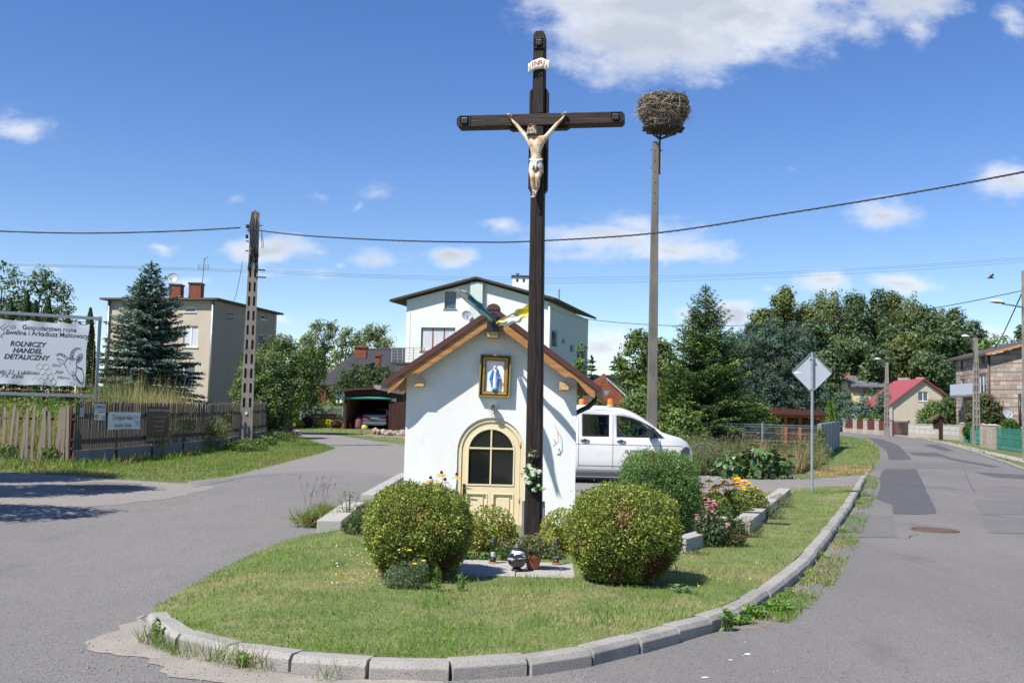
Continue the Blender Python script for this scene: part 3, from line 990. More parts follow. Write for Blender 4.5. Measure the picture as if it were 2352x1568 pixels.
def ball_bush(loc,shape,label,pal,group=None,n=26000,leaf=0.016,name='clipped_bush',patch=None,depth=0.22,mtl=None,aspect=0.5,core=0.8,jit=0.25,tuft=0.012):
 """a clipped bush: shape(dir) gives the radius vector scale for unit directions (n,3) -> points"""
 t=thing(name,loc,0,label,'bush',group)
 d=rdir(n)
 s=shape(d)
 lump=1+0.1*(vnoise(d[:,0]*4+9,d[:,1]*4+d[:,2]*3.3+9,1.0,2)-0.5)+0.06*(vnoise(d[:,0]*11+9,d[:,2]*11+d[:,1]*7+29,1.0,3)-0.5)
 dep=1-depth*rng.random(n)**1.8
 c=s*(lump*dep)[:,None]
 c+=d*(rng.exponential(tuft,n)+(rng.random(n)<0.008)*rng.uniform(0,0.055,n))[:,None]
 zb=0.03
 k=c[:,2]>zb
 c,d,dep=c[k],d[k],dep[k]
 n=len(c)
 ax=unit(d*0.9+rng.normal(0,0.55,(n,3))+np.array([0,0,0.35]))
 colr=palette(n,pal,jit=jit)
 cl=vnoise(d[:,0]*6+9,d[:,2]*6+d[:,1]*5+9,1.0,8)
 colr*=(0.72+0.56*cl)[:,None]
 if patch is not None:
  for(pd,pr,pc)in patch:
   pd=np.array(pd)/np.linalg.norm(pd)
   m=(d@pd)+rng.normal(0,0.008,n)>math.cos(pr)
   colr[m]=np.array(pc)*rng.uniform(0.7,1.3,(m.sum(),1))
 Ls=leaf*rng.uniform(0.6,1.5,n)
 me=leaf_mesh('foliage',c,unit(rdir(n)+d*0.4),ax,Ls,Ls*aspect,colr,fold=0.35)
 link_mesh('foliage',me,mtl or m_leaf,t)
 nn=900
 dd=rdir(nn)
 e=shape(dd)*core
 tw=MB()
 for i in range(nn):
  if e[i][2]<0.05:
   continue
  q=Vector(e[i])
  o=Vector((rng.normal(0,0.05),rng.normal(0,0.05),0.02))
  m_=o.lerp(q,0.5)+Vector(rng.normal(0,0.03,3))
  tw.tube([o,m_,q],[0.006,0.004,0.002],3,cap=False)
 tw.build('twigs',m_twig,t)
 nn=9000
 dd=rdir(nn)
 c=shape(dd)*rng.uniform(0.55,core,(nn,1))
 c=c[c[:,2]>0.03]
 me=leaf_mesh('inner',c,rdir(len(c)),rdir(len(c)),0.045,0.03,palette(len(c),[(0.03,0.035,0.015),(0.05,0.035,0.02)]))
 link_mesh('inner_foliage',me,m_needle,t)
 return t
def leafy(name,loc,label,cat,lobes,n,leaf,pal,group=None,stems=10,aspect=0.5,up=0.5,flowers=None,fl_r=0.02,droop=0.0,mtl=None,stem_h=None,shell=0.2,stem_col=None,fold=0.2,big=None):
 """a herb or small shrub: stems, leaves through its volume, flowers on top"""
 t=thing(name,loc,0,label,cat,group)
 c,d,idx=lobe_points(lobes,n,shell)
 c[:,2]=np.abs(c[:,2])+0.005
 m=len(c)
 ax=rdir(m)
 ax[:,2]+=0.2-droop
 Ls=leaf*rng.uniform(0.6,1.35,m)
 nr=unit(rdir(m)*0.8+np.array([0,-0.1,up]))
 me=leaf_mesh('leaves',c,nr,unit(ax),Ls,Ls*aspect,palette(m,pal,jit=0.3),fold=fold)
 link_mesh('leaves',me,mtl or m_leaf,t)
 mb=MB()
 for i in rng.choice(m,size=min(stems,m),replace=False):
  q=Vector(c[i])
  b=Vector((q.x*0.25,q.y*0.25,-0.02))
  mb.tube([b,b.lerp(q,0.5)+Vector((0,0,q.z*0.12)),q],[0.005,0.004,0.002],4,cap=False)
 if stems:
  mb.build('stems',mat(stem_col[0],stem_col[1],0.8)if stem_col else mat('green_stems',(0.09,0.11,0.04),0.8),t)
 return t
def flower(parent,p,r,petals,col,ccol=(0.03,0.015,0.01),droop=0.35,cone=0.3,tilt=(0,0),npt=10,cr=0.28):
 """a daisy like flower head as one part (petals) and its cone"""
 C_,N_,A_,K_=[],[],[],[]
 for k in range(npt):
  a=6.283*k/npt+rng.uniform(-0.15,0.15)
  dv=np.array([math.cos(a),math.sin(a),-droop*rng.uniform(0.6,1.5)])
  C_.append(np.array(p)+dv*r*0.6)
  A_.append(dv)
  N_.append(np.array([tilt[0],tilt[1]-0.25,1.0])+rng.normal(0,0.25,3))
  K_.append(np.array(col)*rng.uniform(0.8,1.15))
 n=len(C_)
 me=leaf_mesh('petals',np.array(C_),unit(np.array(N_)),unit(np.array(A_)),np.full(n,r*0.5),np.full(n,r*0.2),np.array(K_))
 o=link_mesh('petals',me,m_petal,parent)
 if cone:
  MB().lathe([(r*cr,0),(r*cr*0.9,r*cone*0.6),(r*cr*0.3,r*cone)],p,8).build('flower_centre',mat('flower_cone',ccol,0.9),parent,smooth=True)
 return o
# ================================================================== CHAPEL
m_stucco=multi_noise(mat('white_stucco',(0.8,0.8,0.79),0.9,0.02,3,bump=0.28,bscale=60,spec=0.2),[((0.8,0.8,0.785),1,0,1,(1,1,1)),((0.72,0.715,0.69),1.1,0.5,0.75,(1,1,0.5)),((0.66,0.64,0.6),7,0.62,0.8,(1,1,0.3)),((0.7,0.7,0.69),70,0.5,0.75,(1,1,1))])
m_roofmetal=mat('maroon_roof_sheet',(0.085,0.032,0.03),0.45,0.12,5,bump=0.1,bscale=300,spec=0.5)
m_pine=wood('pine_timber',(0.24,0.1,0.035),(0.5,0.27,0.11),'x',0.6,5,0.2)
m_pine_pale=wood('pale_timber',(0.42,0.25,0.12),(0.66,0.47,0.27),'y',0.65,6,0.2)
m_pine_y=wood('pine_boards',(0.22,0.09,0.03),(0.44,0.22,0.09),'y',0.65,5,0.2)
m_zinc=mat('zinc',(0.33,0.34,0.35),0.45,0.15,8,metal=0.6)
m_darkgrey=mat('dark_grey_metal',(0.05,0.052,0.055),0.45,0.1,8,metal=0.3)
m_black=mat('black_metal',(0.018,0.018,0.02),0.45,0.2,8)
m_cream=mat('cream_paint',(0.74,0.62,0.4),0.45,0.03,4,spec=0.4)
m_cream_d=mat('ochre_edge',(0.42,0.28,0.1),0.6,0.1,4)
m_glass=mat('dark_glass',(0.012,0.013,0.014),0.04,0,spec=0.7)
m_dark=mat('dark_inside',(0.02,0.018,0.016),0.9,0.2)
m_olive=mat('olive_gold_paint',(0.25,0.2,0.06),0.5,0.12,14)
m_gold=mat('gilt_frame',(0.5,0.3,0.08),0.4,0.35,20,metal=0.35,col2=(0.3,0.18,0.05))
m_whitepanel=mat('white_panel',(0.75,0.77,0.8),0.6,0.02)
m_steel=mat('brushed_steel',(0.4,0.39,0.37),0.35,0.1,10,metal=0.8)
m_concgrey=mat('old_concrete',(0.33,0.31,0.28),0.92,0.2,5,bump=0.4,bscale=60,col2=(0.2,0.19,0.17))
CY=14.2
CX=gx(1121.5,CY,1205)
chapel=thing('chapel',(CX,CY,0.09),0.0,'small white roadside chapel with arched cream door and maroon gable roof','chapel')
def arch(cx,cz,r,zb,n=20):
 """outline of an arched opening: bottom left, up, over, down"""
 pts=[(cx-r,zb)]
 for i in range(n+1):
  a=math.pi-math.pi*i/n
  pts.append((cx+r*math.cos(a),cz+r*math.sin(a)))
 pts.append((cx+r,zb))
 return pts
HW,SL=1.207,0.72
AP=2.955
dcx=0.012
outer=[(-HW,0),(HW,0),(HW,AP-SL*HW),(0,AP),(-HW,AP-SL*HW)]
hole=arch(dcx,1.06,0.475,0.02)
def wall_with_holes(outer,holes,y0,y1,mb):
 """a wall in the xz plane with openings, from y0 to y1"""
 loops=[[Vector((p,q,0))for p,q in outer]]+[[Vector((p,q,0))for p,q in h]for h in holes]
 flat=[p for l in loops for p in l]
 tris=tessellate_polygon(loops)
 n=len(flat)
 vs=[(p.x,y0,p.y)for p in flat]+[(p.x,y1,p.y)for p in flat]
 fs=[]
 for t in tris:
  fs.append(tuple(t))
  fs.append(tuple(i+n for i in reversed(t)))
 k=0
 for l in loops:
  m=len(l)
  for i in range(m):
   j=(i+1)%m
   fs.append((k+i,k+i+n,k+j+n,k+j))
  k+=m
 mb.add(vs,fs)
mb=MB()
wall_with_holes(outer,[hole],0,0.16,mb)
mb.box(-HW,-HW+0.16,0.163,2.5,0,AP-SL*HW)
mb.box(HW-0.16,HW,0.163,2.5,0,AP-SL*HW)
mb.prism([(-HW,0),(HW,0),(HW,AP-SL*HW),(0,AP),(-HW,AP-SL*HW)],2.503,2.66,'y')
mb.build('wall',m_stucco,chapel)
MB().box(-1.04,1.04,0.17,2.5,0.0,0.05).build('inner_floor',m_dark,chapel)
MB().box(-HW-0.02,HW+0.02,-0.03,0.0,-0.1,0.05).box(-0.62,0.66,-0.34,-0.03,-0.1,0.03).build('step',m_concgrey,chapel,bevel=0.008)
MB().box(-0.7,0.7,1.9,2.4,0.05,0.9).build('altar',m_whitepanel,chapel)
OH=0.2
ez,ex=AP+0.13,1.53
for s in(-1,1):
 m=MB()
 poly=[(0,ez),(s*ex,ez-SL*ex),(s*ex,ez-SL*ex-0.035),(0,ez-0.035)]
 m.prism(poly,-OH-0.05,2.85,'y')
 m.prism([(0,ez+0.003),(s*(ex+0.005),ez+0.003-SL*ex),(s*(ex+0.005),ez-SL*ex-0.085),(0,ez-0.085)],-OH-0.075,-OH-0.052,'y')
 m.build('roof',m_roofmetal,chapel)
 for k in range(7):
  x0=0.0
  yk=0.05+k*0.42
  M_=Matrix.Identity(4)
  mm=MB()
  a=Vector((s*0.05,yk,ez-SL*0.05+0.012))
  b=Vector((s*(ex-0.01),yk,ez-SL*(ex-0.01)+0.012))
  mm.bar(a,b,0.03,0.022,up=(0,0,1))
  mm.build('roof_rib',m_roofmetal,chapel)
 for k in range(12):
  t0,t1=k/12,(k+1)/12-0.004
  xa,xb=s*(0.02+t0*(ex-0.05)),s*(0.02+t1*(ex-0.05))
  MB().prism([(xa,ez-0.037-SL*abs(xa)),(xb,ez-0.037-SL*abs(xb)),(xb,ez-0.055-SL*abs(xb)),(xa,ez-0.055-SL*abs(xa))],-OH+0.02,2.8,'y').build('soffit_board',m_pine_y,chapel)
 up,lo=[],[]
 for i in range(25):
  x=1.44*i/24
  zt=ez-0.06-SL*x
  up.append((s*x,zt))
  w=0.17
  if i==0:
   w=0.2
  q=(x-1.02)/0.42
  if q>0:
   w=0.17-0.05*math.sin(q*math.pi)-0.035*math.sin(q*2*math.pi)-0.02*q
  lo.append((s*x,zt-w))
 m=MB()
 for i in range(24):
  m.prism([up[i],up[i+1],lo[i+1],lo[i]],-OH-0.05,-OH-0.01,'y')
 bm=bmesh.new()
 bb=m.build('bargeboard',m_pine,chapel)
 bm.from_mesh(bb.data)
 bmesh.ops.remove_doubles(bm,verts=bm.verts,dist=1e-4)
 inner_f=[f for f in bm.faces if abs(f.normal.y)<0.1 and abs(f.normal.z)<0.05 and 0.02<abs(f.calc_center_median().x)<1.42]
 bmesh.ops.delete(bm,geom=inner_f,context='FACES_ONLY')
 bm.to_mesh(bb.data)
 bm.free()
 for yk in(0.75,1.5,2.25):
  MB().prism([(s*0.9,ez-0.06-SL*0.9),(s*1.46,ez-0.06-SL*1.46),(s*1.46,ez-0.13-SL*1.46),(s*1.25,ez-0.19-SL*1.25),(s*0.9,ez-0.19-SL*0.9)],yk,yk+0.08,'y').build('rafter',m_pine_pale,chapel)
 pxx=s*1.015
 MB().box(pxx-0.065,pxx+0.065,-OH+0.02,2.7,1.945,2.055).build('purlin',m_pine_pale,chapel,bevel=0.006)
 gxc,gz=s*(ex+0.05),ez-SL*ex-0.035
 pr=[(gxc+0.062*math.cos(a),gz+0.062*math.sin(a))for a in np.linspace(math.pi,2*math.pi,11)]
 pi_=[(gxc+0.056*math.cos(a),gz+0.056*math.sin(a))for a in np.linspace(math.pi,2*math.pi,11)]
 m=MB()
 m.ring(pr,pi_,-OH-0.03,2.84,'y',closed=False)
 m.prism(pr,-OH-0.034,-OH-0.031,'y')
 m.build('gutter',m_zinc,chapel,smooth=True,auto=40)
MB().box(-0.075,0.075,-OH-0.045-0.03,2.75,AP-0.3,AP-0.16).build('ridge_beam',m_pine_pale,chapel,bevel=0.006)
MB().box(-0.085,0.085,-OH-0.11,-OH-0.076,AP-0.22,AP-0.0).box(-0.05,0.05,-OH-0.17,-OH-0.111,AP-0.1,AP).build('flag_bracket',m_black,chapel,bevel=0.004)
pr=[(0.1*math.cos(a),ez-0.045+0.085*math.sin(a))for a in np.linspace(0,math.pi,11)]
MB().prism(pr,-OH-0.085,2.88,'y').build('ridge_cap',m_roofmetal,chapel,smooth=True,auto=30)
MB().tube([(ex+0.05,1.3,ez-SL*ex-0.09),(ex+0.04,1.3,ez-SL*ex-0.16),(ex-0.06,1.3,ez-SL*ex-0.25),(HW+0.16,1.3,ez-SL*ex-0.3),(HW+0.06,1.3,ez-SL*ex-0.36),(HW+0.045,1.3,ez-SL*ex-0.5),(HW+0.045,1.3,0.1)],0.04,10).build('downpipe',m_darkgrey,chapel,smooth=True)
fo,fi=arch(dcx,1.06,0.473,0.035),arch(dcx,1.06,0.415,0.035)
door=MB().ring(fo,fi,0.02,0.1,'y',closed=False)
door.build('door_frame',m_cream,chapel)
MB().ring(arch(dcx,1.06,0.479,0.03),arch(dcx,1.06,0.4745,0.03),0.004,0.1,'y',closed=False).build('door_reveal',m_cream_d,chapel)
leaf_o=arch(dcx,1.06,0.411,0.04)
hx=0.315
glz=[(dcx-hx,0.6)]+[(dcx+hx*math.cos(a),1.06+0.31*math.sin(a))for a in np.linspace(math.pi,0,19)]+[(dcx+hx,0.6)]
p1=[(dcx-0.335,0.09),(dcx-0.335,0.475),(dcx-0.035,0.475),(dcx-0.035,0.09)]
p2=[(dcx+0.035,0.09),(dcx+0.035,0.475),(dcx+0.335,0.475),(dcx+0.335,0.09)]
m=MB()
wall_with_holes(leaf_o,[glz,p1,p2],0.035,0.08,m)
dleaf=m.build('door',m_cream,chapel,bevel=0.003)
def child_part(m,name,material,parent,**k):
 return m.build(name,material,parent,**k)
for x0,x1 in((dcx-0.335,dcx-0.035),(dcx+0.035,dcx+0.335)):
 mm=MB().box(x0,x1,0.06,0.07,0.09,0.475)
 mm.build('panel',m_cream,dleaf)
 mm=MB()
 mm.ring([(x0,0.09),(x1,0.09),(x1,0.475),(x0,0.475)],[(x0+0.018,0.108),(x1-0.018,0.108),(x1-0.018,0.457),(x0+0.018,0.457)],0.027,0.059,'y')
 mm.box(x0+0.06,x1-0.06,0.045,0.059,0.15,0.415)
 mm.build('panel_moulding',m_cream,dleaf,bevel=0.004)
MB().box(dcx-0.3145,dcx-0.011,0.055,0.06,0.6,1.09).build('pane',m_glass,dleaf)
MB().box(dcx+0.011,dcx+0.3145,0.055,0.06,0.6,1.09).build('pane',m_glass,dleaf)
for s in(-1,1):
 pts=[(dcx+s*0.011,1.115),(dcx+s*0.31,1.115)]+[(dcx+s*0.312*math.cos(a),1.06+0.307*math.sin(a))for a in np.linspace(0.18,math.pi/2-0.03,10)]
 MB().prism(pts,0.055,0.06,'y').build('pane',m_glass,dleaf)
MB().box(dcx-0.011,dcx+0.011,0.03,0.062,0.6,1.369).box(dcx-0.3145,dcx-0.0112,0.03,0.062,1.091,1.114).box(dcx+0.0112,dcx+0.3145,0.03,0.062,1.091,1.114).build('glazing_bar',m_cream,dleaf,bevel=0.002)
mm=MB()
mm.ring([(dcx-hx-0.02,0.58)]+[(dcx+(hx+0.02)*math.cos(a),1.06+0.33*math.sin(a))for a in np.linspace(math.pi,0,19)]+[(dcx+hx+0.02,0.58)],glz,0.026,0.036,'y')
mm.build('glazing_bead',m_cream,dleaf)
hm=MB().box(-0.388+dcx,-0.348+dcx,0.02,0.034,0.42,0.6)
hm.build('lock_plate',m_black,dleaf,bevel=0.01)
MB().tube([(dcx-0.368,0.02,0.54),(dcx-0.368,-0.025,0.54),(dcx-0.35,-0.035,0.54),(dcx-0.26,-0.035,0.535)],[0.008,0.008,0.008,0.006],8).build('handle',m_darkgrey,dleaf,smooth=True)
for z in(0.35,1.12):
 MB().tube([(dcx+0.415,0.02,z),(dcx+0.415,0.02,z+0.09)],0.009,8).build('hinge',m_cream_d,dleaf,smooth=True)
lamp=thing('wall_lamp',(CX+0.048-0.02,CY-0.0,0.09+1.69),0,'small round steel spotlight on the chapel wall under the framed relief','lamp')
RX=Matrix.Rotation(R(90),4,'X')
MB().lathe([(0.03,0.0),(0.03,0.04),(0.045,0.045),(0.055,0.075),(0.058,0.09),(0.046,0.092)],(0,0,0),24,RX).build('housing',m_steel,lamp,smooth=True,auto=40)
MB().lathe([(0.04,0.088),(0.038,0.0925)],(0,0,0),24,RX).build('lens',m_darkgrey,lamp)
mm=MB()
for k in range(8):
 a=k/8*6.283
 mm.lathe([(0.004,0.093),(0.003,0.0955)],(0.03*math.cos(a),0.03*math.sin(a),0),8,RX)
mm.build('led',m_whitepanel,lamp)
mm=MB().tube([(0.066*math.cos(a),-0.045,-0.012+0.075*math.sin(a))for a in np.linspace(math.pi*0.98,math.pi*2.02,15)],0.004,6)
mm.build('bracket',m_steel,lamp,smooth=True)
wire=thing('wire_loop',(CX+0.925,CY-0.05,0.09+1.2),0,'thin loose wire loop hanging on the white wall right of the cross','wire')
MB().tube([(-0.03,0,0.25),(0.0,-0.01,0.22),(0.02,-0.01,0.15),(0.03,-0.01,0.02),(-0.01,-0.02,-0.03),(-0.045,-0.01,-0.045),(0.0,-0.02,0.0),(-0.02,-0.02,0.06),(-0.03,-0.01,0.03),(0.0,-0.02,-0.0)],0.004,5).build('wire',m_concgrey,wire,smooth=True)
pic=thing('picture_box',(CX+0.035,CY-0.003,0.09+1.825),0,'deep olive gold box frame with a gilt inner frame above the chapel door','picture frame')
pic.rotation_euler.y=R(1.2)
m=MB().ring([(-0.22,0),(0.22,0),(0.22,0.6),(-0.22,0.6)],[(-0.2,0.02),(0.2,0.02),(0.2,0.58),(-0.2,0.58)],-0.085,0,'y')
m.build('outer_frame',m_olive,pic,bevel=0.003)
gfo=[(-0.18,0.035),(0.18,0.035),(0.18,0.565),(-0.18,0.565)]
gfi=[(-0.125,0.085),(0.125,0.085),(0.125,0.51),(-0.125,0.51)]
gfm=[(-0.145,0.065),(0.145,0.065),(0.145,0.53),(-0.145,0.53)]
m=MB().ring(gfo,gfm,-0.055,-0.011,'y').ring(gfm,gfi,-0.035,-0.011,'y')
m.build('gilt_frame',m_gold,pic,bevel=0.008)
MB().box(-0.2,0.2,-0.010,-0.002,0.02,0.58).build('back_panel',mat('grey_lining',(0.12,0.12,0.13),0.8),pic)
MB().box(-0.125,0.125,-0.016,-0.0115,0.085,0.51).build('white_back',m_whitepanel,pic)
m_blue=mat('blue_glaze',(0.02,0.2,0.62),0.45,0.3,40)
m_white_g=mat('white_glaze',(0.75,0.74,0.72),0.5,0.04,20,bump=0.4,bscale=60,stretch=(1,1,0.15))
m_skin_s=mat('pale_painted_skin',(0.6,0.5,0.42),0.5,0.1)
st=thing('madonna_statuette',(CX+0.035,CY-0.05,0.09+1.905),0,'small white and blue robed madonna relief on a blue globe, inside the box frame','statuette')
st.rotation_euler.y=R(1.2)
zz=0.016
fold=lambda a,k=9,am=0.12:1+am*math.sin(k*a)
def robe(prof,mb,k=9,am=0.1,sy=0.6,c=(0,0),seg=36,a0=0,a1=6.2832):
 n0=len(mb.v)
 for(r,z,f)in prof:
  for i in range(seg+1):
   a=a0+(a1-a0)*i/seg
   rr=r*(1+am*f*math.sin(k*a))
   mb.v.append((c[0]+rr*math.cos(a),c[1]+sy*rr*math.sin(a),z))
 for j in range(len(prof)-1):
  for i in range(seg):
   mb.f.append((n0+j*(seg+1)+i,n0+j*(seg+1)+i+1,n0+(j+1)*(seg+1)+i+1,n0+(j+1)*(seg+1)+i))
   mb.mi.append(mb.cur)
 return mb
robe([(0.034,0.055,1),(0.032,0.12,1),(0.029,0.2,1),(0.024,0.255,0.6),(0.027,0.28,0.2),(0.026,0.3,0),(0.012,0.318,0)],MB(),11,0.12).build('robe',m_white_g,st,smooth=True)
MB().lathe([(0.002,0.0),(0.025,0.006),(0.041,0.025),(0.041,0.04),(0.03,0.058),(0.01,0.064)],(0,0,0),20).build('globe',mat('globe_blue',(0.06,0.36,0.7),0.4,0.3,30),st,smooth=True)
for s in(-1,1):
 m=MB()
 rows=[(0.022,0.03,0.312),(0.02,0.045,0.285),(0.026,0.062,0.24),(0.028,0.078,0.2),(0.03,0.072,0.17),(0.032,0.06,0.13),(0.034,0.046,0.085),(0.034,0.04,0.06)]
 vs,fs=[],[]
 for j,(xa,xb,z)in enumerate(rows):
  for i in range(7):
   t=i/6
   x=xa+(xb-xa)*t
   y=-0.022*math.sin(math.pi*(0.25+0.75*t))-0.005*math.sin(t*14+j)
   vs.append((s*x,y,z+0.004*math.sin(i*2.1)))
  for i in range(7):
   t=i/6
   x=xa+(xb-xa)*t
   vs.append((s*x,0.01,z))
 for j in range(len(rows)-1):
  for i in range(6):
   a=j*14+i
   fs.append((a,a+1,a+15,a+14))
   fs.append((a+7,a+8,a+22,a+21))
 m.add(vs,fs)
 m.build('mantle',m_blue,st,smooth=True)
 h=MB().tube([(s*0.062,-0.012,0.2),(s*0.078,-0.018,0.19)],[0.008,0.009],8)
 for q in range(4):
  h.tube([(s*(0.076+q*0.001),-0.018+q*0.004-0.006,0.19),(s*(0.088-abs(q-1.5)*0.002),-0.02+q*0.004-0.004,0.172)],[0.0025,0.002],5)
 h.tube([(s*0.074,-0.026,0.193),(s*0.079,-0.031,0.182)],[0.003,0.002],5)
 h.build('hand',m_skin_s,st,smooth=True)
robe([(0.028,0.302,1),(0.026,0.32,1),(0.021,0.345,0.5),(0.016,0.362,0),(0.004,0.368,0)],MB(),7,0.08,0.8,(0,0.006),24,R(-50),R(230)).build('veil',m_white_g,st,smooth=True)
hd=MB().lathe([(0.004,0.316),(0.01,0.32),(0.0125,0.33),(0.0135,0.342),(0.011,0.355),(0.003,0.36)],(0,-0.006,0),14)
hd.tube([(0,-0.019,0.34),(0,-0.022,0.335)],[0.0015,0.0025],5)
hd.build('head',m_skin_s,st,smooth=True)
robe([(0.017,0.352,1),(0.015,0.364,0),(0.006,0.371,0)],MB(),9,0.1,0.9,(0,0.0),20).build('crown',m_gold,st,smooth=True)
MB().tube([(-0.04,-0.012,0.06),(-0.048,-0.02,0.075),(-0.046,-0.02,0.068)],0.004,5).tube([(0.04,-0.012,0.06),(0.05,-0.02,0.07),(0.046,-0.02,0.062)],0.004,5).build('crescent',m_zinc,st,smooth=True)
flagpole_m=mat('flag_pole',(0.3,0.3,0.3),0.5)
m_fw=mat('white_cloth',(0.75,0.76,0.78),0.8,0.03,attr=False)
m_fb=mat('blue_cloth',(0.05,0.3,0.62),0.75,0.1,8)
m_fy=mat('yellow_cloth',(0.8,0.68,0.06),0.75,0.06,8)
def flag(label,base,tip,widths,mats_,drop,seed,name='flag',n=34,mcols=12,split=0.5):
 base,tip=Vector(base),Vector(tip)
 t=thing(name,base,0,label,'flag','flags in the chapel gable')
 d=tip-base
 MB().tube([Vector((0,0,0)),d],[0.012,0.008],8).build('pole',flagpole_m,t,smooth=True)
 m=MB()
 rr=random.Random(seed)
 ph=[rr.uniform(0,6)for _ in range(6)]
 drop=Vector(drop)
 nrm=d.cross(drop).normalized()
 for i in range(n+1):
  u=i/n
  k=u*(len(widths)-1)
  a=int(min(k,len(widths)-2))
  w=widths[a]+(widths[a+1]-widths[a])*(k-a)
  c=d*(1-u*0.95)
  for j in range(mcols+1):
   v=j/mcols
   q=c+drop*w*(v-0.05)
   q+=nrm*(0.035*math.sin(v*7+ph[0]+u*5)+0.02*math.sin(v*13+ph[1]+u*3)+0.015*math.sin(u*14+ph[3]+v*2))*min(1,w*5)
   q+=d.normalized()*0.03*math.sin(v*9+ph[2]+u*4)
   q+=drop*0.012*math.sin(u*21+ph[4])
   m.v.append(tuple(q))
 for i in range(n):
  for j in range(mcols):
   a=i*(mcols+1)+j
   m.f.append((a,a+1,a+mcols+2,a+mcols+1))
   m.mi.append(0 if split(i/n,j/mcols)else 1)
 m.build('cloth',mats_,t,smooth=True)
 return t
fb_base=P(1130,741,13.86)
flag('white and light blue flag furled round its pole, left of the chapel ridge',fb_base,P(1043,667,12.85),[0.1,0.17,0.19,0.18,0.15,0.1],[m_fw,m_fb],(0.55,0.2,0.35),3,split=lambda u,v:(v<0.34+0.1*math.sin(u*9))if u>0.28 else True)
flag('yellow and white flag blown sideways, right of the chapel ridge',fb_base+Vector((0.05,0,0.0)),P(1219,698,13.05),[0.05,0.13,0.15,0.15,0.13,0.11,0.06],[m_fy,m_fw],(0.35,-0.1,-0.9),5,split=lambda u,v:v<0.32+0.16*math.sin(u*8)or(u<0.3))
# ================================================================== CROSS
m_beam=wood('dark_stained_timber',(0.007,0.005,0.004),(0.042,0.027,0.022),'z',0.6,8,0.9)
m_beam_x=wood('dark_stained_timber_x',(0.009,0.006,0.005),(0.058,0.037,0.029),'x',0.6,8,0.9)
m_crack=mat('crack_shadow',(0.006,0.005,0.004),1.0,0)
m_grip=mat('grey_steel_bracket',(0.25,0.27,0.3),0.5,0.1,10,metal=0.4)
KY=12.7
KX=gx(1224.5,KY,1235)
cross=thing('wooden_cross',(KX,KY,0.07),R(-8),'tall dark stained wooden crucifix post standing before the chapel','cross')
cross.rotation_euler.y=R(-0.5)
cross.scale=(1,1,1.0165)
XF[cross.name]=Matrix.LocRotScale(cross.location,cross.rotation_euler,Vector((1,1,1.0165)))
zt=6.45
hw=lambda z:0.106-0.030*z/6.45
def taper_post(mb,z0,z1,yf,yb,wf,ch=0.02,notch=None):
 """octagonal section post from z0 to z1"""
 rings=[]
 for z in(z0,z1):
  w=wf(z)
  rings.append([(-w+ch,yf),(w-ch,yf),(w,yf+ch),(w,yb),(-w,yb),(-w,yf+ch)])
 vs=[(x,y,z0)for x,y in rings[0]]+[(x,y,z1)for x,y in rings[1]]
 mb.add(vs,[tuple(range(6)),tuple(range(11,5,-1))]+[(i,i+6,(i+1)%6+6,(i+1)%6)for i in range(6)])
m=MB()
taper_post(m,0.02,5.22,-0.095,0.095,hw)
taper_post(m,5.38,6.33,-0.095,0.095,hw)
m.prism([(-hw(6.3),6.33),(hw(6.3),6.33),(hw(6.3),6.40),(hw(6.3)-0.03,zt),(-hw(6.3)+0.03,zt),(-hw(6.3),6.40)],-0.098,0.095,'y')
m.build('post',m_beam,cross,bevel=0.006)
cr=[(0.012*math.sin(z*3)+0.008*math.sin(z*9),z)for z in np.linspace(0.3,4.3,60)]
wd=[0.0035+0.004*abs(math.sin(z*1.7))for z in np.linspace(0.3,4.3,60)]
m=MB()
vs=[]
for(x,z),w in zip(cr,wd):
 vs+=[(x-w,-0.0962,z),(x+w,-0.0962,z)]
m.add(vs,[(2*i,2*i+1,2*i+3,2*i+2)for i in range(59)])
m.build('crack',m_crack,cross)
bz,bh=5.30,0.075
m=MB()
pts=[(-1.065,bz-0.04),(-1.03,bz-bh),(1.07,bz-bh),(1.105,bz-0.04),(1.105,bz+0.04),(1.07,bz+bh),(-1.03,bz+bh),(-1.065,bz+0.04)]
m.prism(pts,-0.105,0.09,'y')
m.build('crossbeam',m_beam_x,cross,bevel=0.008)
for z0,z1,cb,ct in((4.36,bz-bh-0.003,0.07,0.0),(bz+bh+0.003,5.74,0.0,0.06)):
 w=0.12
 pts=[(-w+(0.05 if cb else 0),z0),(w-(0.05 if cb else 0),z0),(w,z0+cb),(w,z1-ct),(w-(0.045 if ct else 0),z1),(-w+(0.045 if ct else 0),z1),(-w,z1-ct),(-w,z0+cb)]
 mm=MB().prism(pts,0.0,0.085 if False else 0.105,'y')
 mm.build('side_board',m_beam,cross,bevel=0.005)
 for s in(-1,1):
  MB().prism([(s*(w+0.002),z0+cb),(s*(w+0.002),z1-ct),(s*(hw(5)+0.006),z1-ct*0.3),(s*(hw(5)+0.006),z0+cb*0.3)],-0.045,-0.003,'y').build('side_board',m_beam,cross,bevel=0.004)
for s in(-1,1):
 MB().prism([(s*0.13,bz-0.098),(s*0.36,bz-0.098),(s*0.40,bz-0.07),(s*0.40,bz+0.07),(s*0.36,bz+0.098),(s*0.13,bz+0.098)],-0.03,0.11,'y').build('side_board',m_beam_x,cross,bevel=0.005)
